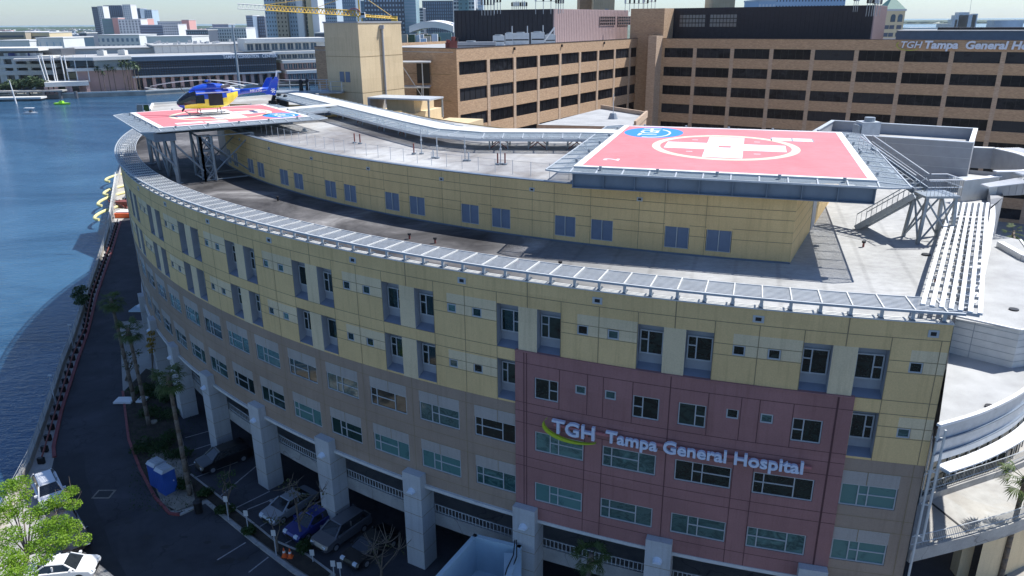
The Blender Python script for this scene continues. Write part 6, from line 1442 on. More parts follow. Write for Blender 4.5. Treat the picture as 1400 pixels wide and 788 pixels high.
plain('slate', (0.09, 0.11, 0.15), 0.5, 0.08, 0.05); plain('bluegrey', (0.20, 0.27, 0.36), 0.5, 0.1, 0.05); plain('citywhite', (0.66, 0.67, 0.68), 0.7, 0.05, 0.05); plain('skyblueglass', (0.16, 0.27, 0.34), 0.25, 0.1, 0.05); plain('tealwall', (0.16, 0.27, 0.29), 0.4, 0.08, 0.05); plain('citytan', (0.42, 0.36, 0.28), 0.8, 0.06, 0.05); plain('citypink', (0.60, 0.33, 0.30), 0.8); plain('citycream', (0.66, 0.55, 0.36), 0.8, 0.04, 0.05); plain('citypale', (0.40, 0.50, 0.60), 0.7, 0.05, 0.05)
tower('highrise', 125, 134, 10, 1500, 25, 'slate', 'dark slab tower at the left end of the distant twin tower cluster', bands=(18, 'bluegrey')); tower('highrise', 133, 140, 9, 1490, 22, 'citywhite', 'narrow white tower with balconies beside the dark slab', wins=(3, 3.6, 2), wm='slate')
tower('highrise', 141, 166, 8, 1560, 30, 'slate', 'wide dark blue apartment tower in the distant cluster', wins=(9, 3.6, 20), wm='bluegrey'); tower('highrise', 167, 178, 7, 1540, 24, 'citywhite', 'white stair core tower between dark distant towers', wins=(4, 3.6, 20), wm='bluegrey'); tower('highrise', 178, 191, 12, 1600, 30, 'bluegrey', 'blue grey distant tower right of the white core', wins=(4, 3.6, 20)); tower('highrise', 190, 207, 14, 1620, 30, 'citypale', 'pale blue distant tower at the right end of the cluster', wins=(6, 3.6, 20), wm='slate')
tower('midrise', 139, 153, 26, 1350, 25, 'tealwall', 'teal glass block below the distant tower cluster', bands=(8, 'bluegrey')); tower('midrise', 153, 161, 25, 1345, 25, 'citypink', 'pink painted block beside the teal glass block'); tower('midrise', 161, 192, 27, 1340, 25, 'citywhite', 'white balconied block below the distant towers', wins=(7, 4.2, 8), wm='slate', ww=0.45); tower('midrise', 190, 201, 26, 1370, 25, 'citypink', 'small pink stair block right of the white balconies')
tower('midrise', 191, 222, 35, 1150, 30, 'bluegrey', 'grey blue office block with strip windows in the middle distance', wins=(12, 3.6, 3), wm='slate', ww=0.7); tower('midrise', 222, 243, 34, 1120, 30, 'citywhite', 'white apartment block right of the grey office block', wins=(7, 3.4, 3), wm='slate'); tower('midrise', 215, 258, 30, 1300, 30, 'citywhite', 'long white block with pink ends behind', wins=(12, 4, 20), wm='bluegrey'); tower('midrise', 248, 258, 28, 1290, 28, 'citypink', 'small pink end block far behind the white blocks')
tower('midrise', 254, 284, 42, 900, 30, 'slate', 'dark grey block left of the tall mast', wins=(10, 3.4, 5), wm='citypale', ww=0.3); tower('midrise', 282, 336, 39, 950, 35, 'citywhite', 'long white apartment block right of the tall mast', wins=(16, 3.6, 4), wm='slate', ww=0.45); tower('midrise', 290, 312, 34, 1250, 30, 'bluegrey', 'small grey block peeping over the long white block', bands=(5, 'citywhite'))
tower('highrise', 336, 345, 22, 1100, 30, 'bluegrey', 'narrow grey blue tower behind the mast top', bands=(14, 'slate')); tower('highrise', 344, 361, 23, 1120, 30, 'slate', 'dark blue tower left of the tall white hotel', wins=(6, 4, 20), wm='bluegrey')
tower('hotel_wing', 358, 373, -22, 655, 20, 'citypale', 'pale blue left bay of the tall dotted hotel', wins=(4, 3.3, 12), wm='slate', ww=0.34, wh=0.45); tower('hotel_wing', 373, 388, -22, 650, 22, 'citytan', 'tan middle bay of the tall dotted hotel', wins=(3, 3.3, 12), wm='dark', ww=0.3, wh=0.45); tower('hotel_wing', 388, 402, -22, 655, 20, 'citypale', 'pale blue right bay of the tall dotted hotel', wins=(4, 3.3, 12), wm='slate', ww=0.34, wh=0.45)
tower('hotel_wing', 402, 410, -22, 645, 22, 'citywhite', 'bright white blank fin of the tall hotel'); tower('hotel_wing', 410, 417, -22, 655, 20, 'tealwall', 'green glass strip between the white hotel fins', bands=(20, 'citywhite')); tower('hotel_wing', 416, 423, -22, 648, 20, 'citycream', 'cream blank strip on the tall hotel'); tower('hotel_wing', 423, 432, -22, 645, 22, 'citywhite', 'white rightmost fin of the tall hotel')
tower('tower_block', 431, 457, -22, 800, 30, 'citypale', 'white blue tower with close rows of dark windows behind the crane jib', wins=(10, 3.3, 24), wm='slate', ww=0.55, wh=0.5); tower('tower_block', 457, 484, -22, 860, 30, 'bluegrey', 'blue grey tower behind the crane, half hidden by the jib', wins=(10, 3.6, 24), wm='citypale', ww=0.4, wh=0.4); tower('midrise', 430, 452, 46, 620, 25, 'slate', 'low dark glass block right of the white hotel', bands=(5, 'bluegrey'))
tower('tower_block', 474, 500, 2, 900, 30, 'skyblueglass', 'sky blue glass tower behind the crane mast', bands=(16, 'bluegrey')); tower('tower_block', 496, 551, -22, 780, 30, 'slate', 'large dark slate tower with pale square windows behind the crane', wins=(13, 4.1, 18), wm='citypale', ww=0.5, wh=0.42); tower('tower_block', 551, 567, -22, 775, 30, 'skyblueglass', 'pale blue glass edge strip of the slate tower', bands=(24, 'bluegrey'))
tower('tower_block', 566, 578, 12, 950, 30, 'slate', 'dark stepped tower with white floor lines', bands=(16, 'citywhite')); tower('tower_block', 577, 619, 2, 1000, 40, 'slate', 'wide blue black glass tower left of the teal tower', wins=(14, 3.8, 16), wm='bluegrey', ww=0.5, wh=0.7)
tower('tower_block', 619, 628, -22, 690, 25, 'citywhite', 'white balcony edge of the teal tower, left side', wins=(2, 3.3, 14), wm='slate', ww=0.8); tower('tower_block', 626, 640, -22, 684, 27, 'tealwall', 'teal green tower beside the dark brick penthouse', wins=(2, 3.3, 14), wm='dark', ww=0.15, wh=0.4); tower('tower_block', 639, 648, -22, 690, 25, 'citywhite', 'white balcony edge of the teal tower, right side', wins=(2, 3.3, 14), wm='slate', ww=0.7)
tower('tower_block', 645, 653, 13, 730, 25, 'bluegrey', 'short grey tower right of the teal tower', bands=(14, 'citywhite')); tower('tower_block', 646, 651, -22, 760, 20, 'citywhite', 'narrow white tower behind the teal tower'); tower('tower_block', 652, 660, -22, 740, 20, 'citypale', 'pale slim tower touching the dark penthouse edge', bands=(22, 'citywhite'))
# arena with white domed roof
AR = thing('arena', 'low white arched roof arena with dark glass front between the towers', 'arena', tuple(W(590, 50, 700))); mb = MB(); a = W(560, 50, 720); b = W(620, 50, 720); n = 18; L = (b-a).x
for i in range(n):
    def zz(u): return 37.5-(52-29)*0.0+ (-1.2)-7.5*(2*u-1)**2*0.55+1.5
    u0, u1 = i/n, (i+1)/n; mb.hexa([(a.x+L*u0, 720, zz(u0)-6.5), (a.x+L*u1, 720, zz(u1)-6.5), (a.x+L*u1, 790, zz(u1)-6.5), (a.x+L*u0, 790, zz(u0)-6.5), (a.x+L*u0, 720, zz(u0)-1), (a.x+L*u1, 720, zz(u1)-1), (a.x+L*u1, 790, zz(u1)), (a.x+L*u0, 790, zz(u0))], 'citywhite')
mb.build('arched_roof', AR); mb = MB(); q = W(592, 50, 712); r = W(617, 50, 712); mb.box(q.x, r.x, 712, 719, 0.6, 27, 'tealwall'); mb.box(a.x, q.x, 715, 719, 0.6, 26, 'citywhite'); mb.build('glass_front', AR)
mb = MB(); q = W(545, 60, 400); r = W(645, 56, 400); mb.box(q.x, r.x, 400, 420, 20.5, 22.5, 'pale_roof'); mb.box(q.x, r.x, 401, 419, 0.6, 20.5, 'offwhite'); tag(mb.build('car_park_block'), 'pale flat topped block between the cream tower and the dark penthouse', 'building')
mb = MB()
for i in range(40): p = W(random.uniform(548, 600), random.uniform(46, 54), 520+random.uniform(0, 60)); mb.box(p.x-2, p.x+2, p.y, p.y+3, 0.6, p.z, random.choice(['citytan', 'citywhite', 'cargrey', 'leaffar']))
tag(mb.build('low_town_blocks'), 'jumble of small pale buildings beside the slate tower foot', 'buildings', kind='stuff')
tower('apartment_block', 1037, 1061, 2, 420, 25, 'citypale', 'pale blue apartment block end behind the dark penthouse roof', wins=(5, 3.3, 30), wm='citywhite'); tower('apartment_block', 1061, 1157, -6, 430, 25, 'citypale', 'long pale apartment block with many small windows behind the dark penthouse', wins=(22, 3.2, 34), wm='slate', ww=0.35, wh=0.4)
# green roofed clock-like tower at the right
GT, fg, Lg, zg = tower('corner_turret', 1211, 1238, 15.5, 330, 8.5, 'citycream', 'cream turret block with green pyramid roof on the right', cat='tower')
mb = MB(); c = fg.p(Lg/2, 4.2, zg+0.8); q = W(1226, -2, 334); ps = [fg.p(0, 0, zg+0.8), fg.p(Lg, 0, zg+0.8), fg.p(Lg, 8.5, zg+0.8), fg.p(0, 8.5, zg+0.8)]; ap = V3(c.x, c.y, q.z+1.0); mb.add(ps+[ap], [(0, 1, 4), (1, 2, 4), (2, 3, 4), (3, 0, 4)], 'copper'); mb.tube(ap, ap+V3(0, 0, 2), 0.05, 'galv'); mb.build('pyramid_roof', GT)
for s in (Lg*0.42, Lg*0.78):
    mb = MB(); fg.box(mb, s-0.95, s+0.95, -0.15, 0, zg-4.2, zg-2.1, 'cityglass'); n = 8
    pts = [fg.p(s+0.95*math.cos(math.pi*i/n), -0.15, zg-2.1+0.9*math.sin(math.pi*i/n)) for i in range(n+1)]; mb.add(pts, [tuple(range(n, -1, -1))], 'cityglass'); mb.build('arched_window', GT)
for z in (zg-7.0, zg-10.0):
    for s in (Lg*0.15, Lg*0.42, Lg*0.78): mb = MB(); fg.box(mb, s-0.95, s+0.95, -0.15, 0, z, z+1.5, 'slate'); mb.build('window', GT)
tower('turret_wing', 1200, 1214, 22, 335, 12, 'redbrown', 'brown side wing with pale trim left of the green roofed turret', bands=(5, 'citycream'))
# silos and port
SI = thing('silo_group', 'grey concrete silos with cluttered top on the far right bay', 'silos', tuple(W(1318, 40, 2400)))
for i in range(10): p = W(1302+i*3.2, 32, 2400); mb = MB(); mb.tube((p.x, p.y, -1), (p.x, p.y, p.z), 3.8, 'cityroof', 10); mb.build('silo', SI)
mb = MB()
for a_, b_, y0 in ((1306, 1334, 21), (1311, 1324, 17), (1329, 1336, 19), (1301, 1308, 27)): p = W(a_, y0, 2395); q = W(b_, y0, 2395); mb.box(p.x, q.x, 2390, 2415, -1, p.z, 'cityroof')
mb.build('head_house', SI)
p = W(1326, 20, 2400); mb = MB(); mb.tube((p.x, p.y, 20), W(1329, -5, 2400), 0.5, 'galv', 4); mb.build('thin_mast', SI)
for i, (a_, b_, y0, lab) in enumerate(((1245, 1283, 38, 'long white shed by the turquoise bay'), (1360, 1400, 28, 'grey port shed with conveyor at the far right edge'), (1288, 1304, 33, 'small grey port shed left of the silos'))):
    p = W(a_, y0, 1500+i*400); q = W(b_, y0, 1500+i*400); mb = MB(); mb.box(p.x, q.x, p.y, p.y+30, -1, p.z, 'citywhite' if i == 0 else 'cityroof')
    if i == 1: mb.bar(W(1355, 41, 2280), W(1388, 27, 2280), 2.5, 2.5, 'cityroof')
    tag(mb.build('port_shed'), lab, 'shed')
# far woods, distant roofs
def band(name, lab, x0, x1, y0, y1, n, hmin, hmax, m, s):
    mb = MB()
    for _ in range(n):
        y = random.uniform(y0, y1); x = random.uniform(x0, x1)*y/y0; h = random.uniform(hmin, hmax); r = random.uniform(0.6, 1.4)*s; k = 7
        for j in range(1): mb.add([(x+r*math.cos(2*math.pi*i/k), y+r*0.6*math.sin(2*math.pi*i/k), 0.3) for i in range(k)]+[(x+r*0.8*math.cos(2*math.pi*i/k+0.3), y+r*0.5*math.sin(2*math.pi*i/k+0.3), h*0.7) for i in range(k)]+[(x, y, h)], [(i, (i+1) % k, k+(i+1) % k, k+i) for i in range(k)]+[(k+i, k+(i+1) % k, 2*k) for i in range(k)], m)
    tag(mb.build(name), lab, 'woods', kind='stuff')
band('distant_woods', 'low green woods filling the flat horizon', -2700, 300, 3500, 9000, 2600, 8, 16, 'leaffar', 70); band('bay_shore_woods', 'blue green treeline beyond the bay', 900, 3900, 5400, 8000, 1100, 8, 18, 'leaffar', 90); band('town_trees', 'green trees scattered among the distant roofs', -1150, -200, 1200, 3600, 1500, 6, 12, 'leaffar', 16)
mb = MB()
for _ in range(1700):
    y = random.uniform(950, 4600); x = random.uniform(-0.70, -0.17)*y; h = random.choice([5, 6, 8, 10, 14]) ; a = random.uniform(8, 30); b = random.uniform(8, 26)
    if x > -0.34*y and y < 1500: h = min(h, 9)
    mb.box(x-a, x+a, y, y+b, 0.6, h, random.choice(['blockwin', 'blocktan', 'citywhite', 'blockblue', 'blockwin', 'citypink', 'cityroof']))
    if random.random() < 0.4: mb.box(x-a*0.3, x+a*0.1, y+2, y+b*0.5, h, h+2, 'cityroof')
tag(mb.build('distant_city_blocks'), 'mass of small pale roofs of the distant low town', 'buildings', kind='stuff')
# nearer white sheds and long brown building on the left
T_, f_, L_, z_ = tower('long_office', -30, 34, 45, 760, 40, 'citytan', 'long brown grey office with strip windows at far left'); 
for k in range(3): mb = MB(); f_.box(mb, 2, L_-2, -0.5, 0, z_-4.6-k*3.9, z_-2.8-k*3.9, 'slate'); mb.build('strip_window', T_)
T_, f_, L_, z_ = tower('long_office', 33, 67, 45.5, 770, 40, 'citycream', 'cream office with strip windows, right half of the far left pair')
for k in range(3): mb = MB(); f_.box(mb, 2, L_-2, -0.5, 0, z_-4.4-k*3.9, z_-3.0-k*3.9, 'slate'); mb.build('strip_window', T_)
tower('white_shed', -10, 40, 57, 600, 30, 'citywhite', 'white flat shed with small dark doors at far left', wins=(8, 7, 3), wm='cityroof', ww=0.3); tower('white_shed', 49, 86, 53, 610, 30, 'citywhite', 'tall white shed in front of the cream office', wins=(4, 6, 12), wm='citypale', ww=0.2); tower('glass_office', 86, 101, 52, 640, 30, 'cityglass', 'blue glass office right of the tall white shed', bands=(4, 'citywhite')); tower('grey_block', 108, 118, 46, 760, 20, 'slate', 'small dark grey block among the distant sheds')
tower('white_shed', 130, 190, 49, 800, 40, 'citywhite', 'long white shed behind the convention centre roof', wins=(9, 6, 4), wm='bluegrey', ww=0.5); tower('white_shed', 200, 262, 51, 700, 40, 'citywhite', 'white shed behind the convention centre upper hall')
# tower crane
CR = thing('tower_crane', 'yellow tower crane with long lattice jib above the cream tower', 'crane', tuple(W(497, 30, 420)))
def truss(mb, a, b, h, w_, n, m, r=0.14):
    d = (b-a)/n; q = d.cross(Vector((0, 0, 1))).normalized()*w_/2; up = Vector((0, 0, h)); 
    mb.tube(a-q, b-q, r, m, 4); mb.tube(a+q, b+q, r, m, 4); mb.tube(a+up, b+up, r*1.2, m, 4)
    for i in range(n):
        p0 = a+d*i; p1 = a+d*(i+1); pm = a+d*(i+0.5)+up
        for s in (-1, 1): mb.tube(p0+q*s, pm, r*0.7, m, 4, cap=False); mb.tube(pm, p1+q*s, r*0.7, m, 4, cap=False); mb.tube(p0+q*s, p1-q*s, r*0.5, m, 4, cap=False)
j0 = W(492, 22.5, 420); j1 = W(325, 12, 400); j2 = W(543, 26.5, 425)
mb = MB(); truss(mb, j1.lerp(j0, 0.22), j0, 2.5, 2.0, 26, 'craneyellow', 0.24); mb.build('jib', CR); mb = MB(); truss(mb, j1, j1.lerp(j0, 0.22), 2.3, 2.0, 7, 'offwhite', 0.20); mb.build('jib_tip', CR)
mb = MB(); truss(mb, j0, j2, 0.9, 2.0, 8, 'craneyellow', 0.28); mb.box(j2.x-3.0, j2.x, j2.y-1, j2.y+1, j2.z-1.5, j2.z+1.5, 'craneyellow'); mb.build('counter_jib', CR)
mb = MB(); b = V3(j0.x, j0.y, 0)
for s, t_ in ((-1, -1), (1, -1), (1, 1), (-1, 1)): mb.tube((j0.x+s, j0.y+t_, 0), (j0.x+s, j0.y+t_, j0.z), 0.18, 'craneyellow', 4)
for i in range(14):
    z = j0.z*i/14; z1 = j0.z*(i+1)/14; mb.tube((j0.x-1, j0.y-1, z), (j0.x+1, j0.y-1, z1), 0.1, 'craneyellow', 4); mb.tube((j0.x+1, j0.y+1, z), (j0.x-1, j0.y+1, z1), 0.1, 'craneyellow', 4)
mb.tube(j0, j0+V3(-0.3, 0, 12), 0.5, 'craneyellow', 4, 0.3); mb.build('mast', CR)
mb = MB(); ap = j0+V3(-0.3, 0, 11.5); mb.tube(ap, j1.lerp(j0, 0.62)+V3(0, 0, 2.4), 0.12, 'craneyellow', 4); mb.tube(ap, j1.lerp(j0, 0.2)+V3(0, 0, 2.4), 0.10, 'craneyellow', 4); mb.tube(ap, j2+V3(-2, 0, 1), 0.12, 'craneyellow', 4); mb.build('tie_bar', CR)
mb = MB(); mb.box(j0.x+0.8, j0.x+3.0, j0.y-2.2, j0.y-0.6, j0.z-0.8, j0.z+2.0, 'citywhite'); mb.box(j0.x+0.9, j0.x+2.9, j0.y-2.25, j0.y-2.2, j0.z+0.5, j0.z+1.6, 'dark'); mb.build('cab', CR)
mb = MB()
for i in range(8):
    a0 = math.pi*(0.95-i*0.10); a1 = math.pi*(0.95-(i+1)*0.10); mb.bar(j0+V3(-2.6+2.6*math.cos(a0)*1.3, -1.2, 1+2.8*math.sin(a0)), j0+V3(-2.6+2.6*math.cos(a1)*1.3, -1.2, 1+2.8*math.sin(a1)), 1.2, 0.7, 'signred')
mb.build('hoist_guard', CR)
# ------------------------------------------------------------------ near trees and palms
def rod(mb, pts, r0, r1, m, n=7):
    k = len(pts)-1
    for i in range(k): mb.tube(pts[i], pts[i+1], r0+(r1-r0)*i/k, m, n, r0+(r1-r0)*(i+1)/k)
def palm(px, py, z_top, base, lab, size=2.0, nf=34, lean=0.0, m='leafpalm'):
    b = Vector(base); c = G(px, py, z_top); t = thing('palm_tree', lab, 'palm tree', (b.x, b.y, 0))
    mb = MB(); n = 9; pts = []
    for i in range(n+1):
        f = i/n; p = b.lerp(c, f); p = Vector((b.x+(c.x-b.x)*f**1.2, b.y+(c.y-b.y)*f**1.2, b.z+(c.z-b.z)*f)); pts.append(p)
    rod(mb, pts, 0.21, 0.14, 'bark', 9); mb.tube(pts[-1]-Vector((0, 0, 0.5)), pts[-1]+Vector((0, 0, 0.25)), 0.26, 'bark', 8, 0.14); mb.build('trunk', t, True)
    mb = MB(); top = pts[-1]
    for i in range(nf):
        a = i*2.399+random.uniform(-0.2, 0.2); e = random.uniform(-0.9, 1.0); d = Vector((math.cos(a)*math.cos(e), math.sin(a)*math.cos(e), math.sin(e))); L = size*random.uniform(0.45, 0.6)
        sag = Vector((0, 0, -1)); p1 = top+d*L; mb.tube(top, p1, 0.025, m, 4, 0.015)
        s = d.cross(Vector((0, 0, 1)))
        if s.length < 0.1: s = Vector((1, 0, 0))
        s.normalize(); nn = s.cross(d).normalized()
        for k in range(13):                # fan of narrow blades that droop at the tips
            th = (k-6)/6*1.35; q = (d*math.cos(th)+s*math.sin(th)).normalized(); l2 = size*0.55*(1-0.25*abs(k-6)/6)*random.uniform(0.85, 1.1); w_ = q.cross(nn).normalized()*0.05*size/2
            m1 = p1+q*l2*0.6+nn*random.uniform(-0.04, 0.04); tip = p1+q*l2+sag*random.uniform(0.12, 0.45)*size*0.5
            mb.add([p1, m1-w_, tip, m1+w_], [(0, 1, 2, 3)], m)
    mb.build('crown', t); return t
palm(152, 412, 11.0, G(184, 550), 'tall thin palm nearest the sea wall road, farthest of the three', 1.4)
palm(175, 452, 9.9, G(204, 582), 'tall palm in the planting bed, middle of the three by the road', 1.45)
palm(230, 517, 10.7, G(260, 678), 'tall palm with trunk rising beside the blue portable toilets', 1.55)
palm(808, 762, 5.6, (3.2, 33.2, 0), 'bright fan palm in front of the red facade at the bottom edge', 1.35, 24)
palm(1402, 655, 8, (G(1402, 655, 8).x, G(1402, 655, 8).y, 0), 'palm cut by the right edge beside the car ramp', 1.8, 16)
palm(1386, 318, 6.5, (58, 78, 0), 'small palm in the courtyard far right', 1.8, 14)
def leafy(px, py, z, base, lab, blobs, n, s, m, name='tree', trunk_r=0.12, cat='tree', bare=0):
    b = Vector(base); t = thing(name, lab, cat, (b.x, b.y, 0)); mb = MB(); fork = b.lerp(Vector((G(px, py, z).x, G(px, py, z).y, z*0.9)), 0.45); rod(mb, [b, fork], trunk_r, trunk_r*0.7, 'bark')
    cs = [(G(x, y, zz), r) for x, y, zz, r in blobs]
    for c, r in cs: mid = fork.lerp(c, 0.6)+Vector((random.uniform(-.2, .2), random.uniform(-.2, .2), 0.15)); rod(mb, [fork, mid, c+Vector((0, 0, r*0.3))], trunk_r*0.45, 0.02, 'bark', 5)
    for _ in range(bare):
        c, r = random.choice(cs); d = Vector((random.gauss(0, 1), random.gauss(0, 1), random.gauss(0.4, 0.7))).normalized(); rod(mb, [c, c+d*r*0.8, c+d*r*1.5+Vector((0, 0, 0.2))], 0.03, 0.008, 'bark', 4)
    mb.build('trunk', t); mb = MB()
    for c, r in cs: leaf_cloud(mb, c, r, r, r*0.55, int(n*r*r), s, m)
    mb.build('crown', t); return t
random.seed(21)
bl = [(8, 668, 5.6, 0.9), (26, 662, 5.4, 0.9), (20, 690, 5.5, 1.0), (6, 705, 5.2, 0.9), (44, 705, 5.0, 0.8), (62, 694, 5.2, 0.75), (80, 684, 5.4, 0.8), (97, 672, 5.3, 0.6), (100, 690, 5.2, 0.6), (60, 722, 5.3, 0.9), (80, 716, 5.5, 0.9), (96, 722, 5.2, 0.8), (112, 738, 5.0, 0.6), (76, 742, 5.3, 0.9), (50, 745, 5.0, 0.7), (60, 762, 4.9, 0.7), (12, 735, 5.6, 1.0), (4, 765, 5.4, 1.1), (22, 768, 5.0, 0.8), (28, 788, 5.2, 1.0), (5, 795, 5.3, 1.0), (36, 676, 5.8, 0.5), (90, 738, 5.7, 0.5)]
leafy(38, 740, 5, (-35.2, 44.8, 0), 'bright green leafy tree in full sun at the bottom left corner', bl, 1000, 0.07, 'leafbright', trunk_r=0.13, bare=20)
leafy(110, 402, 2.6, (-57.2, 94.5, 0), 'dark round bush tree overhanging the sea wall', [(110, 396, 3.0, 1.0), (106, 404, 2.4, 0.9), (113, 408, 2.4, 0.9), (110, 413, 1.9, 0.8)], 300, 0.13, 'leafdark')
leafy(176, 498, 3.5, G(172, 520), 'thin leafed young tree between the palms and the road', [(172, 484, 4, 0.6), (182, 488, 3.6, 0.6), (175, 500, 3.0, 0.6), (188, 482, 4, 0.5), (186, 502, 2.6, 0.5)], 80, 0.11, 'leafdark', bare=14)
leafy(208, 466, 5, G(208, 526), 'slim tree hung with yellow leaves beside a pillar', [(207, 456, 6.3, 0.45), (207, 464, 5.6, 0.5), (206, 472, 5.0, 0.5), (207, 480, 4.4, 0.4)], 420, 0.10, 'leafyellow', trunk_r=0.13)
leafy(308, 655, 3.2, G(312, 706), 'small leafy tree beside the dark parked car', [(302, 652, 3.4, 0.6), (313, 648, 3.5, 0.6), (308, 662, 2.9, 0.7), (317, 664, 2.8, 0.5)], 130, 0.10, 'leafdark', bare=8)
leafy(401, 680, 3.6, G(414, 741), 'sparse tree with twiggy branches before the blue car', [(395, 665, 4.6, 0.8), (408, 678, 4.0, 0.8), (430, 690, 3.6, 0.7), (418, 700, 3.2, 0.6), (440, 672, 4.0, 0.5)], 45, 0.10, 'leafdry', bare=26)
leafy(376, 712, 2.4, G(379, 755), 'low tree with rounded crown left of the orange cones', [(370, 710, 2.6, 0.5), (382, 713, 2.5, 0.5)], 120, 0.09, 'leafdry', bare=6)
leafy(520, 755, 3.0, G(522, 796), 'almost leafless tree in front of the rightmost parked car', [(510, 748, 3.6, 0.8), (530, 742, 3.8, 0.8), (545, 752, 3.2, 0.7), (515, 762, 2.8, 0.7)], 22, 0.09, 'leafdry', bare=50)
random.seed(5)
def shrub(px, py, r, lab, m='leafdark', h=0.5, z=0.1):
    c = G(px, py, z); mb = MB(); 
    for _ in range(5): leaf_cloud(mb, (c.x+random.uniform(-.5, .5)*r, c.y+random.uniform(-.5, .5)*r, z+h*random.uniform(0.4, 0.8)), r*0.6, r*0.6, h*0.6, 110, 0.11, m)
    tag(mb.build('shrub'), lab, 'shrub', 'shrubs in the planting bed')
for i, (x, y, r, lab) in enumerate(((195, 535, 1.5, 'dark shrub clump at the top of the bed by the low white kerb'), (214, 540, 1.7, 'dark shrub clump between two palm trunks at the top of the bed'), (232, 545, 1.3, 'dark shrub clump against the pillar at the top of the bed'), (205, 565, 1.6, 'wide dark shrub in the middle of the planting bed'), (226, 570, 1.4, 'dark shrub right of the middle palm trunk'), (200, 612, 1.5, 'dark shrub by the red kerb above the blue toilets'), (222, 618, 1.6, 'large dark shrub directly behind the blue toilets'), (243, 625, 1.3, 'dark shrub beside the parking stalls'), (236, 600, 1.3, 'dark shrub in the bed near the parking lines'), (253, 665, 0.9, 'dark shrub at the foot of the nearest palm'), (281, 676, 0.7, 'round dark shrub beside the waste bin'), (310, 698, 0.8, 'shrub under the small tree by the dark car'), (340, 728, 0.7, 'shrub at the foot of the first parking sign'), (420, 750, 0.8, 'low shrub right of the orange cones'))): shrub(x, y, r, lab)
mb = MB()
for _ in range(1400):
    p = G(random.uniform(176, 268), random.uniform(520, 700), 0.1)
    q = p+Vector((random.uniform(-.05, .05), random.uniform(-.05, .05), random.uniform(0.05, 0.2))); mb.add([p, p+Vector((0.06, 0.02, 0)), q], [(0, 1, 2)], 'leafdark')
tag(mb.build('ground_cover'), 'patchy green ground cover in the planting bed', 'ground cover', kind='stuff')
shrub(1388, 350, 2.6, 'bright shrub bed in the sunny courtyard at far right', 'leafbright', 2.0, 3.0)
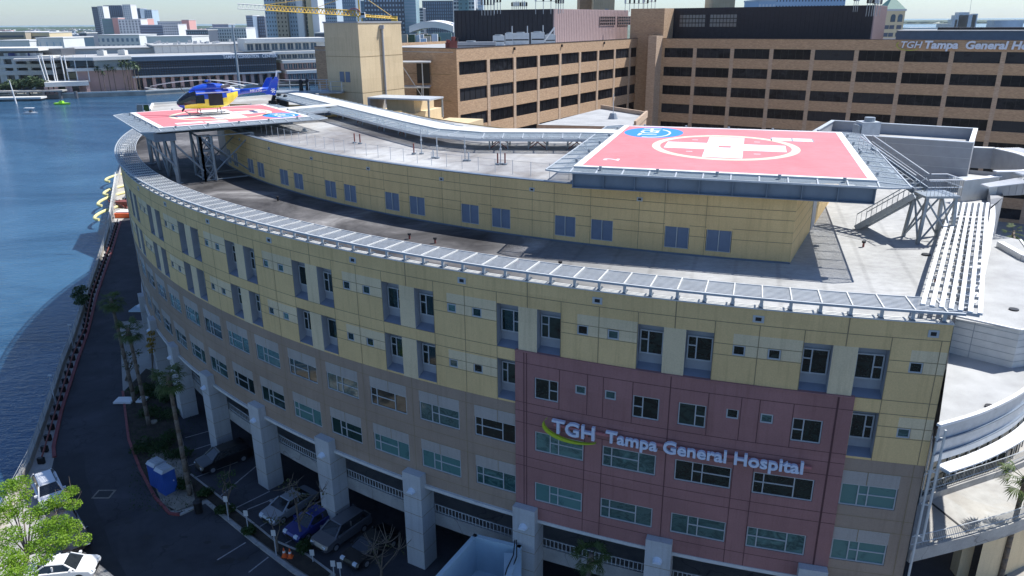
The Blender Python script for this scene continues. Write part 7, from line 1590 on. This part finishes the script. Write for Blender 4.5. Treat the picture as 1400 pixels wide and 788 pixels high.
# ------------------------------------------------------------------ vehicles
def car(lab, loc, rz, body, kind='suv', group=None):
    Ls = {'suv': 4.7, 'sedan': 4.6, 'pickup': 5.6}[kind]; Wd = 1.86; t = thing('parked_car', lab, 'car', (loc[0], loc[1], 0.012), group, False, rz)
    if kind == 'suv': prof = [(-2.3, 0.35), (2.25, 0.32), (2.34, 0.62), (2.20, 0.88), (1.25, 1.05), (-2.2, 1.12), (-2.36, 0.7)]; cab = [(1.28, 1.03), (0.55, 1.60), (-1.75, 1.63), (-2.22, 1.08)]
    elif kind == 'sedan': prof = [(-2.25, 0.32), (2.2, 0.30), (2.3, 0.55), (2.15, 0.78), (1.15, 0.93), (-1.6, 0.98), (-2.2, 0.92), (-2.32, 0.6)]; cab = [(1.2, 0.92), (0.45, 1.40), (-0.85, 1.43), (-1.65, 0.97)]
    else: prof = [(-2.7, 0.45), (2.65, 0.42), (2.75, 0.75), (2.6, 1.05), (1.5, 1.2), (-2.7, 1.2), (-2.78, 0.8)]; cab = [(1.5, 1.18), (0.85, 1.82), (-0.9, 1.85), (-1.1, 1.18)]
    mb = MB(); w2 = Wd/2
    def loft(pr, ws, m):
        n = len(pr); secs = []
        for (y, k) in ws:
            cx = sum(p[0] for p in pr)/n; cz = sum(p[1] for p in pr)/n; secs.append([Vector((cx+(p[0]-cx)*k, y, cz+(p[1]-cz)*(k if k < 1 else 1))) for p in pr])
        for a, b in zip(secs[:-1], secs[1:]):
            for i in range(n): j = (i+1) % n; mb.add([a[i], a[j], b[j], b[i]], [(0, 1, 2, 3)], m)
        mb.add(secs[0], [tuple(range(n))], m); mb.add(secs[-1], [tuple(range(n-1, -1, -1))], m)
    loft(prof, [(-w2, 0.93), (-w2+0.1, 0.985), (-w2*0.6, 1), (w2*0.6, 1), (w2-0.1, 0.985), (w2, 0.93)], body)
    if kind == 'pickup': mb.box(-2.55, -1.2, -0.72, 0.72, 1.2, 1.205, 'dark')
    x0, x1 = cab[1][0], cab[2][0]; zt = cab[1][1]; mb.hexa([(x0-0.05, -0.62, zt-0.04), (x0-0.05, 0.62, zt-0.04), (x1, 0.62, zt-0.04), (x1, -0.62, zt-0.04), (x0-0.12, -0.56, zt+0.03), (x0-0.12, 0.56, zt+0.03), (x1+0.05, 0.56, zt+0.03), (x1+0.05, -0.56, zt+0.03)], body)
    for s in (-1, 1):
        for xa, xb in ((cab[0], cab[1]), (cab[3], cab[2])): mb.bar(Vector((xa[0], s*0.84, xa[1])), Vector((xb[0], s*0.64, xb[1])), 0.09, 0.07, body)
        mb.box(-0.35, -0.25, s*0.75-0.04, s*0.75+0.04, cab[0][1]+0.02, zt-0.05, body)
    mb.build('body', t)
    mb = MB(); lo = [Vector((p[0]*0.985, y, p[1])) for p in (cab[0], cab[3]) for y in (-0.82, 0.82)]; hi = [Vector((p[0], y, p[1]-0.03)) for p in (cab[1], cab[2]) for y in (-0.62, 0.62)]
    mb.hexa([lo[0], lo[1], lo[3], lo[2], hi[0], hi[1], hi[3], hi[2]], 'carglass'); mb.build('windows', t)
    wb = Ls*0.29
    for x in (-wb, wb):
        for s in (-1, 1):
            mb = MB(); mb.tube((x, s*(w2-0.20), 0.33), (x, s*(w2+0.015), 0.33), 0.33, 'rubber', 16); wh = mb.build('wheel', t); mb = MB(); mb.tube((x, s*(w2+0.01), 0.33), (x, s*(w2+0.03), 0.33), 0.2, 'carsilver', 10); mb.build('rim', wh)
    fx = max(p[0] for p in prof)
    for s in (-1, 1):
        mb = MB(); mb.hexa([(fx-0.16, s*0.62-0.17, 0.62), (fx-0.03, s*0.62-0.17, 0.62), (fx-0.03, s*0.62+0.17, 0.62), (fx-0.16, s*0.62+0.17, 0.62), (fx-0.26, s*0.62-0.17, 0.80), (fx-0.08, s*0.62-0.17, 0.78), (fx-0.08, s*0.62+0.17, 0.78), (fx-0.26, s*0.62+0.17, 0.80)], 'lamp_glass'); mb.build('headlight', t)
        mb = MB(); mb.box(cab[0][0]-0.35, cab[0][0]-0.2, s*1.0-0.12, s*1.0+0.12, 1.0, 1.16, body); mb.build('mirror', t)
    mb = MB(); mb.box(fx-0.06, fx+0.01, -0.42, 0.42, 0.42, 0.62, 'black'); mb.build('grille', t)
    return t
gp = 'cars parked under the hospital edge'
car('black estate car parked under the second visible pillar', (-25.4, 57.4), R_(-138), 'carblack', 'suv', gp); car('silver car half under the building beside the twiggy tree', (-17.7, 50.4), R_(-127), 'carsilver', 'sedan', gp)
car('dark blue car between the silver car and grey SUV', (-15.3, 48.4), R_(-127), 'carblue', 'sedan', gp); car('metallic grey SUV in front of the middle pillar', (-12.9, 47.2), R_(-127), 'cargrey', 'suv', gp); car('nearly black car, rightmost under the hospital edge', (-10.4, 45.4), R_(-126), 'carblack', 'sedan', gp)
car('dark pickup truck under the bright green tree', tuple(G(93, 722, 0.9).xy), R_(-48), 'cardark', 'pickup'); car('white car behind the dark pickup at the sea wall', tuple(G(66, 668, 0.9).xy), R_(-50), 'carwhite', 'suv'); car('white car cut by the bottom edge in full sun', (-31.6, 43.2), R_(10), 'carwhite', 'sedan')
# ------------------------------------------------------------------ street furniture
def toilet(px, py, lab, rz):
    c = G(px, py, 0.1); t = thing('portable_toilet', lab, 'portable toilet', (c.x, c.y, 0.1), 'portable toilets in the sand bed', False, rz)
    mb = MB(); mb.box(-0.55, 0.55, -0.55, 0.55, 0.0, 2.05, 'toiletblue'); 
    for x in (-0.4, -0.15, 0.1, 0.35): mb.box(x, x+0.08, -0.575, -0.55, 0.1, 1.95, 'toiletblue'); mb.box(x, x+0.08, 0.55, 0.575, 0.1, 1.95, 'toiletblue')
    mb.build('cabin', t); mb = MB(); mb.hexa([(-0.6, -0.6, 2.05), (0.6, -0.6, 2.05), (0.6, 0.6, 2.05), (-0.6, 0.6, 2.05), (-0.55, -0.4, 2.28), (0.55, -0.4, 2.28), (0.55, 0.4, 2.28), (-0.55, 0.4, 2.28)], 'toiletroof')
    for x in (-0.45, -0.2, 0.05, 0.3): mb.box(x, x+0.1, -0.42, 0.42, 2.28, 2.32, 'toiletroof')
    mb.build('roof', t); mb = MB(); mb.box(0.55, 0.59, -0.42, 0.42, 0.1, 1.95, 'toiletblue'); d = mb.build('door', t); mb = MB(); mb.box(0.59, 0.63, 0.25, 0.33, 1.0, 1.12, 'white'); mb.build('handle', d)
toilet(219, 662, 'blue portable toilet standing behind the other one', R_(-35)); toilet(230, 671, 'blue portable toilet nearest the road kerb', R_(-35))
c = G(272, 700, 0.1); mb = MB(); mb.tube(c, c+V3(0, 0, 0.95), 0.30, 'black', 12, 0.34); mb.tube(c+V3(0, 0, 0.95), c+V3(0, 0, 1.1), 0.36, 'dark', 12, 0.2); tag(mb.build('waste_bin'), 'black round waste bin at the corner of the sand bed', 'bin')
for (x, y), lb in (((389, 761), 'orange traffic cone on the left of the pair in the parking bed'), ((397, 762), 'orange traffic cone on the right of the pair in the parking bed')):
    c = G(x, y, 0.1); t = thing('traffic_cone', lb, 'traffic cone', tuple(c)); mb = MB(); mb.box(c.x-0.2, c.x+0.2, c.y-0.2, c.y+0.2, 0.1, 0.14, 'orange'); mb.tube(c+V3(0, 0, 0.04), c+V3(0, 0, 0.75), 0.16, 'orange', 12, 0.03); mb.build('cone_body', t); mb = MB(); mb.tube(c+V3(0, 0, 0.36), c+V3(0, 0, 0.50), 0.112, 'white', 12, 0.088); mb.build('white_band', t)
for (x0, y0, h), lb in (((340, 729, 2.0), 'parking sign post below the small tree, leftmost'), ((378, 760, 2.2), 'parking sign post left of the orange cones'), ((428, 768, 1.0), 'short parking sign post right of the cones'), ((457, 788, 1.3), 'left one of two small signs before the grey SUV'), ((466, 792, 1.4), 'right one of two small signs before the grey SUV'), ((313, 712, 2.2), 'white sign post at the trunk of the small tree')):
    c = G(x0, y0, 0.1); t = thing('parking_sign', lb, 'sign', tuple(c), 'parking signs'); mb = MB(); mb.tube(c, c+V3(0, 0, h), 0.04, 'galvlight', 6); mb.build('post', t); mb = MB(); mb.box(c.x-0.16, c.x+0.16, c.y-0.05, c.y-0.03, h-0.35, h+0.15, 'offwhite'); mb.build('plate', t)
for (x, y) in ((118, 420), (101, 478), (76, 552)):
    c = G(x-0, y, 0.02); k = {118: 'farthest', 101: 'middle', 76: 'nearest'}[x]
    mb = MB(); mb.tube(c, c+V3(0, 0, 3.2), 0.06, 'galvlight', 6, 0.04); mb.box(c.x-0.1, c.x+0.35, c.y-0.08, c.y+0.08, 3.15, 3.25, 'galvlight'); tag(mb.build('lamp_post'), 'thin grey post on the promenade, %s of three' % k, 'post', 'posts on the promenade')
c = G(186, 548, 0.1); mb = MB(); mb.box(c.x-2.0, c.x-0.2, c.y-0.7, c.y+0.5, 0.1, 0.3, 'white'); mb.box(c.x+0.2, c.x+1.1, c.y-0.5, c.y+0.6, 0.1, 0.28, 'white'); tag(mb.build('utility_slab'), 'pair of white slabs at the head of the planting bed', 'slab')
c = G(206, 578, 0.1); mb = MB(); mb.tube(c+V3(0.3, 0, 0), c+V3(0.3, 0, 0.15), 0.35, 'sand', 10); tag(mb.build('stone'), 'pale round stone at the foot of the middle palm', 'stone')
# light blue annex at the bottom
A = thing('blue_annex', 'pale blue open roof annex beside the pillar at the bottom', 'building', (-2, 38, 0)); pts = [V3(-2.6, 41.0), V3(0.5, 39.8), V3(-1.2, 33.0), V3(-6.6, 33.6)]
mb = MB(); ctr = sum(pts, V3(0, 0))/4
for a, b in zip(pts, pts[1:]+pts[:1]):
    d = (b-a).normalized(); n = V3(-d.y, d.x)
    if n.dot(ctr-a) < 0: n = -n
    mb.hexa([V3(*p.xy, 0) for p in (a, b, b+n*0.3, a+n*0.3)]+[V3(*p.xy, 5.0) for p in (a, b, b+n*0.3, a+n*0.3)], 'annexblue')
mb.build('wall', A); mb = MB(); mb.add([(p.x, p.y, 2.4) for p in pts], [(3, 2, 1, 0)], 'annexblue'); mb.build('roof_floor', A)
c = G(700, 775, 4.3); mb = MB(); mb.box(c.x-0.5, c.x+0.55, c.y-1.6, c.y+0.7, 2.4, 4.8, 'annexblue'); mb.build('shaft', A)
mb = MB(); mb.path([c+V3(0.2, 0.8, 1.4), c+V3(0.1, 0, 0.9), c+V3(-0.3, -1, 0.7), c+V3(-0.6, -1.8, 0.2)], 0.04, 'black', 5); mb.path([c+V3(0.3, 0.8, 1.4), c+V3(0.3, 0, 0.8), c+V3(0.0, -1, 0.6)], 0.04, 'black', 5); mb.box(c.x-1.3, c.x-0.7, c.y-1.2, c.y-1.0, 2.4, 3.5, 'dark'); mb.build('cables', A)
mb = MB(); b = G(183, 422, 5.0); mb.box(b.x-0.2, b.x+2.6, b.y-0.9, b.y+0.9, 4.9, 5.05, 'annexblue'); mb.tube(b+V3(1.6, 0, -5), b+V3(1.6, 0, 0), 0.07, 'galv'); tag(mb.build('entrance_canopy'), 'pale blue square canopy sticking out over the shaded road', 'canopy')
# lit courtyard pieces at the far right
mb = MB(); p = G(1350, 310, 6)
for i in range(3): mb.box(52+i*0.2, 54.6, 76-i*5, 77-i*5, 6+0, 9, 'white'); mb.box(52, 52.4, 74-i*5, 77-i*5, 6, 9, 'white')
mb.build('window_frame', BR)
# ------------------------------------------------------------------ haze
hz = bpy.data.meshes.new('haze'); bm = bmesh.new(); bmesh.ops.create_cube(bm, size=1); bm.to_mesh(hz); bm.free()
ho = bpy.data.objects.new('haze', hz); S.collection.objects.link(ho); ho.scale = (22000, 10400, 130); ho.location = (-1000, 4900, 61)
m = bpy.data.materials.new('haze'); m.use_nodes = True; nt = m.node_tree; nt.nodes.clear(); o = nt.nodes.new('ShaderNodeOutputMaterial'); v = nt.nodes.new('ShaderNodeVolumePrincipled'); v.inputs['Density'].default_value = HAZE; v.inputs['Color'].default_value = (0.74, 0.88, 1.0, 1); v.inputs['Anisotropy'].default_value = 0.2; nt.links.new(v.outputs[0], o.inputs['Volume']); hz.materials.append(m)
tag(ho, 'thin pale air haze over the bay and distant town', 'haze', kind='stuff')
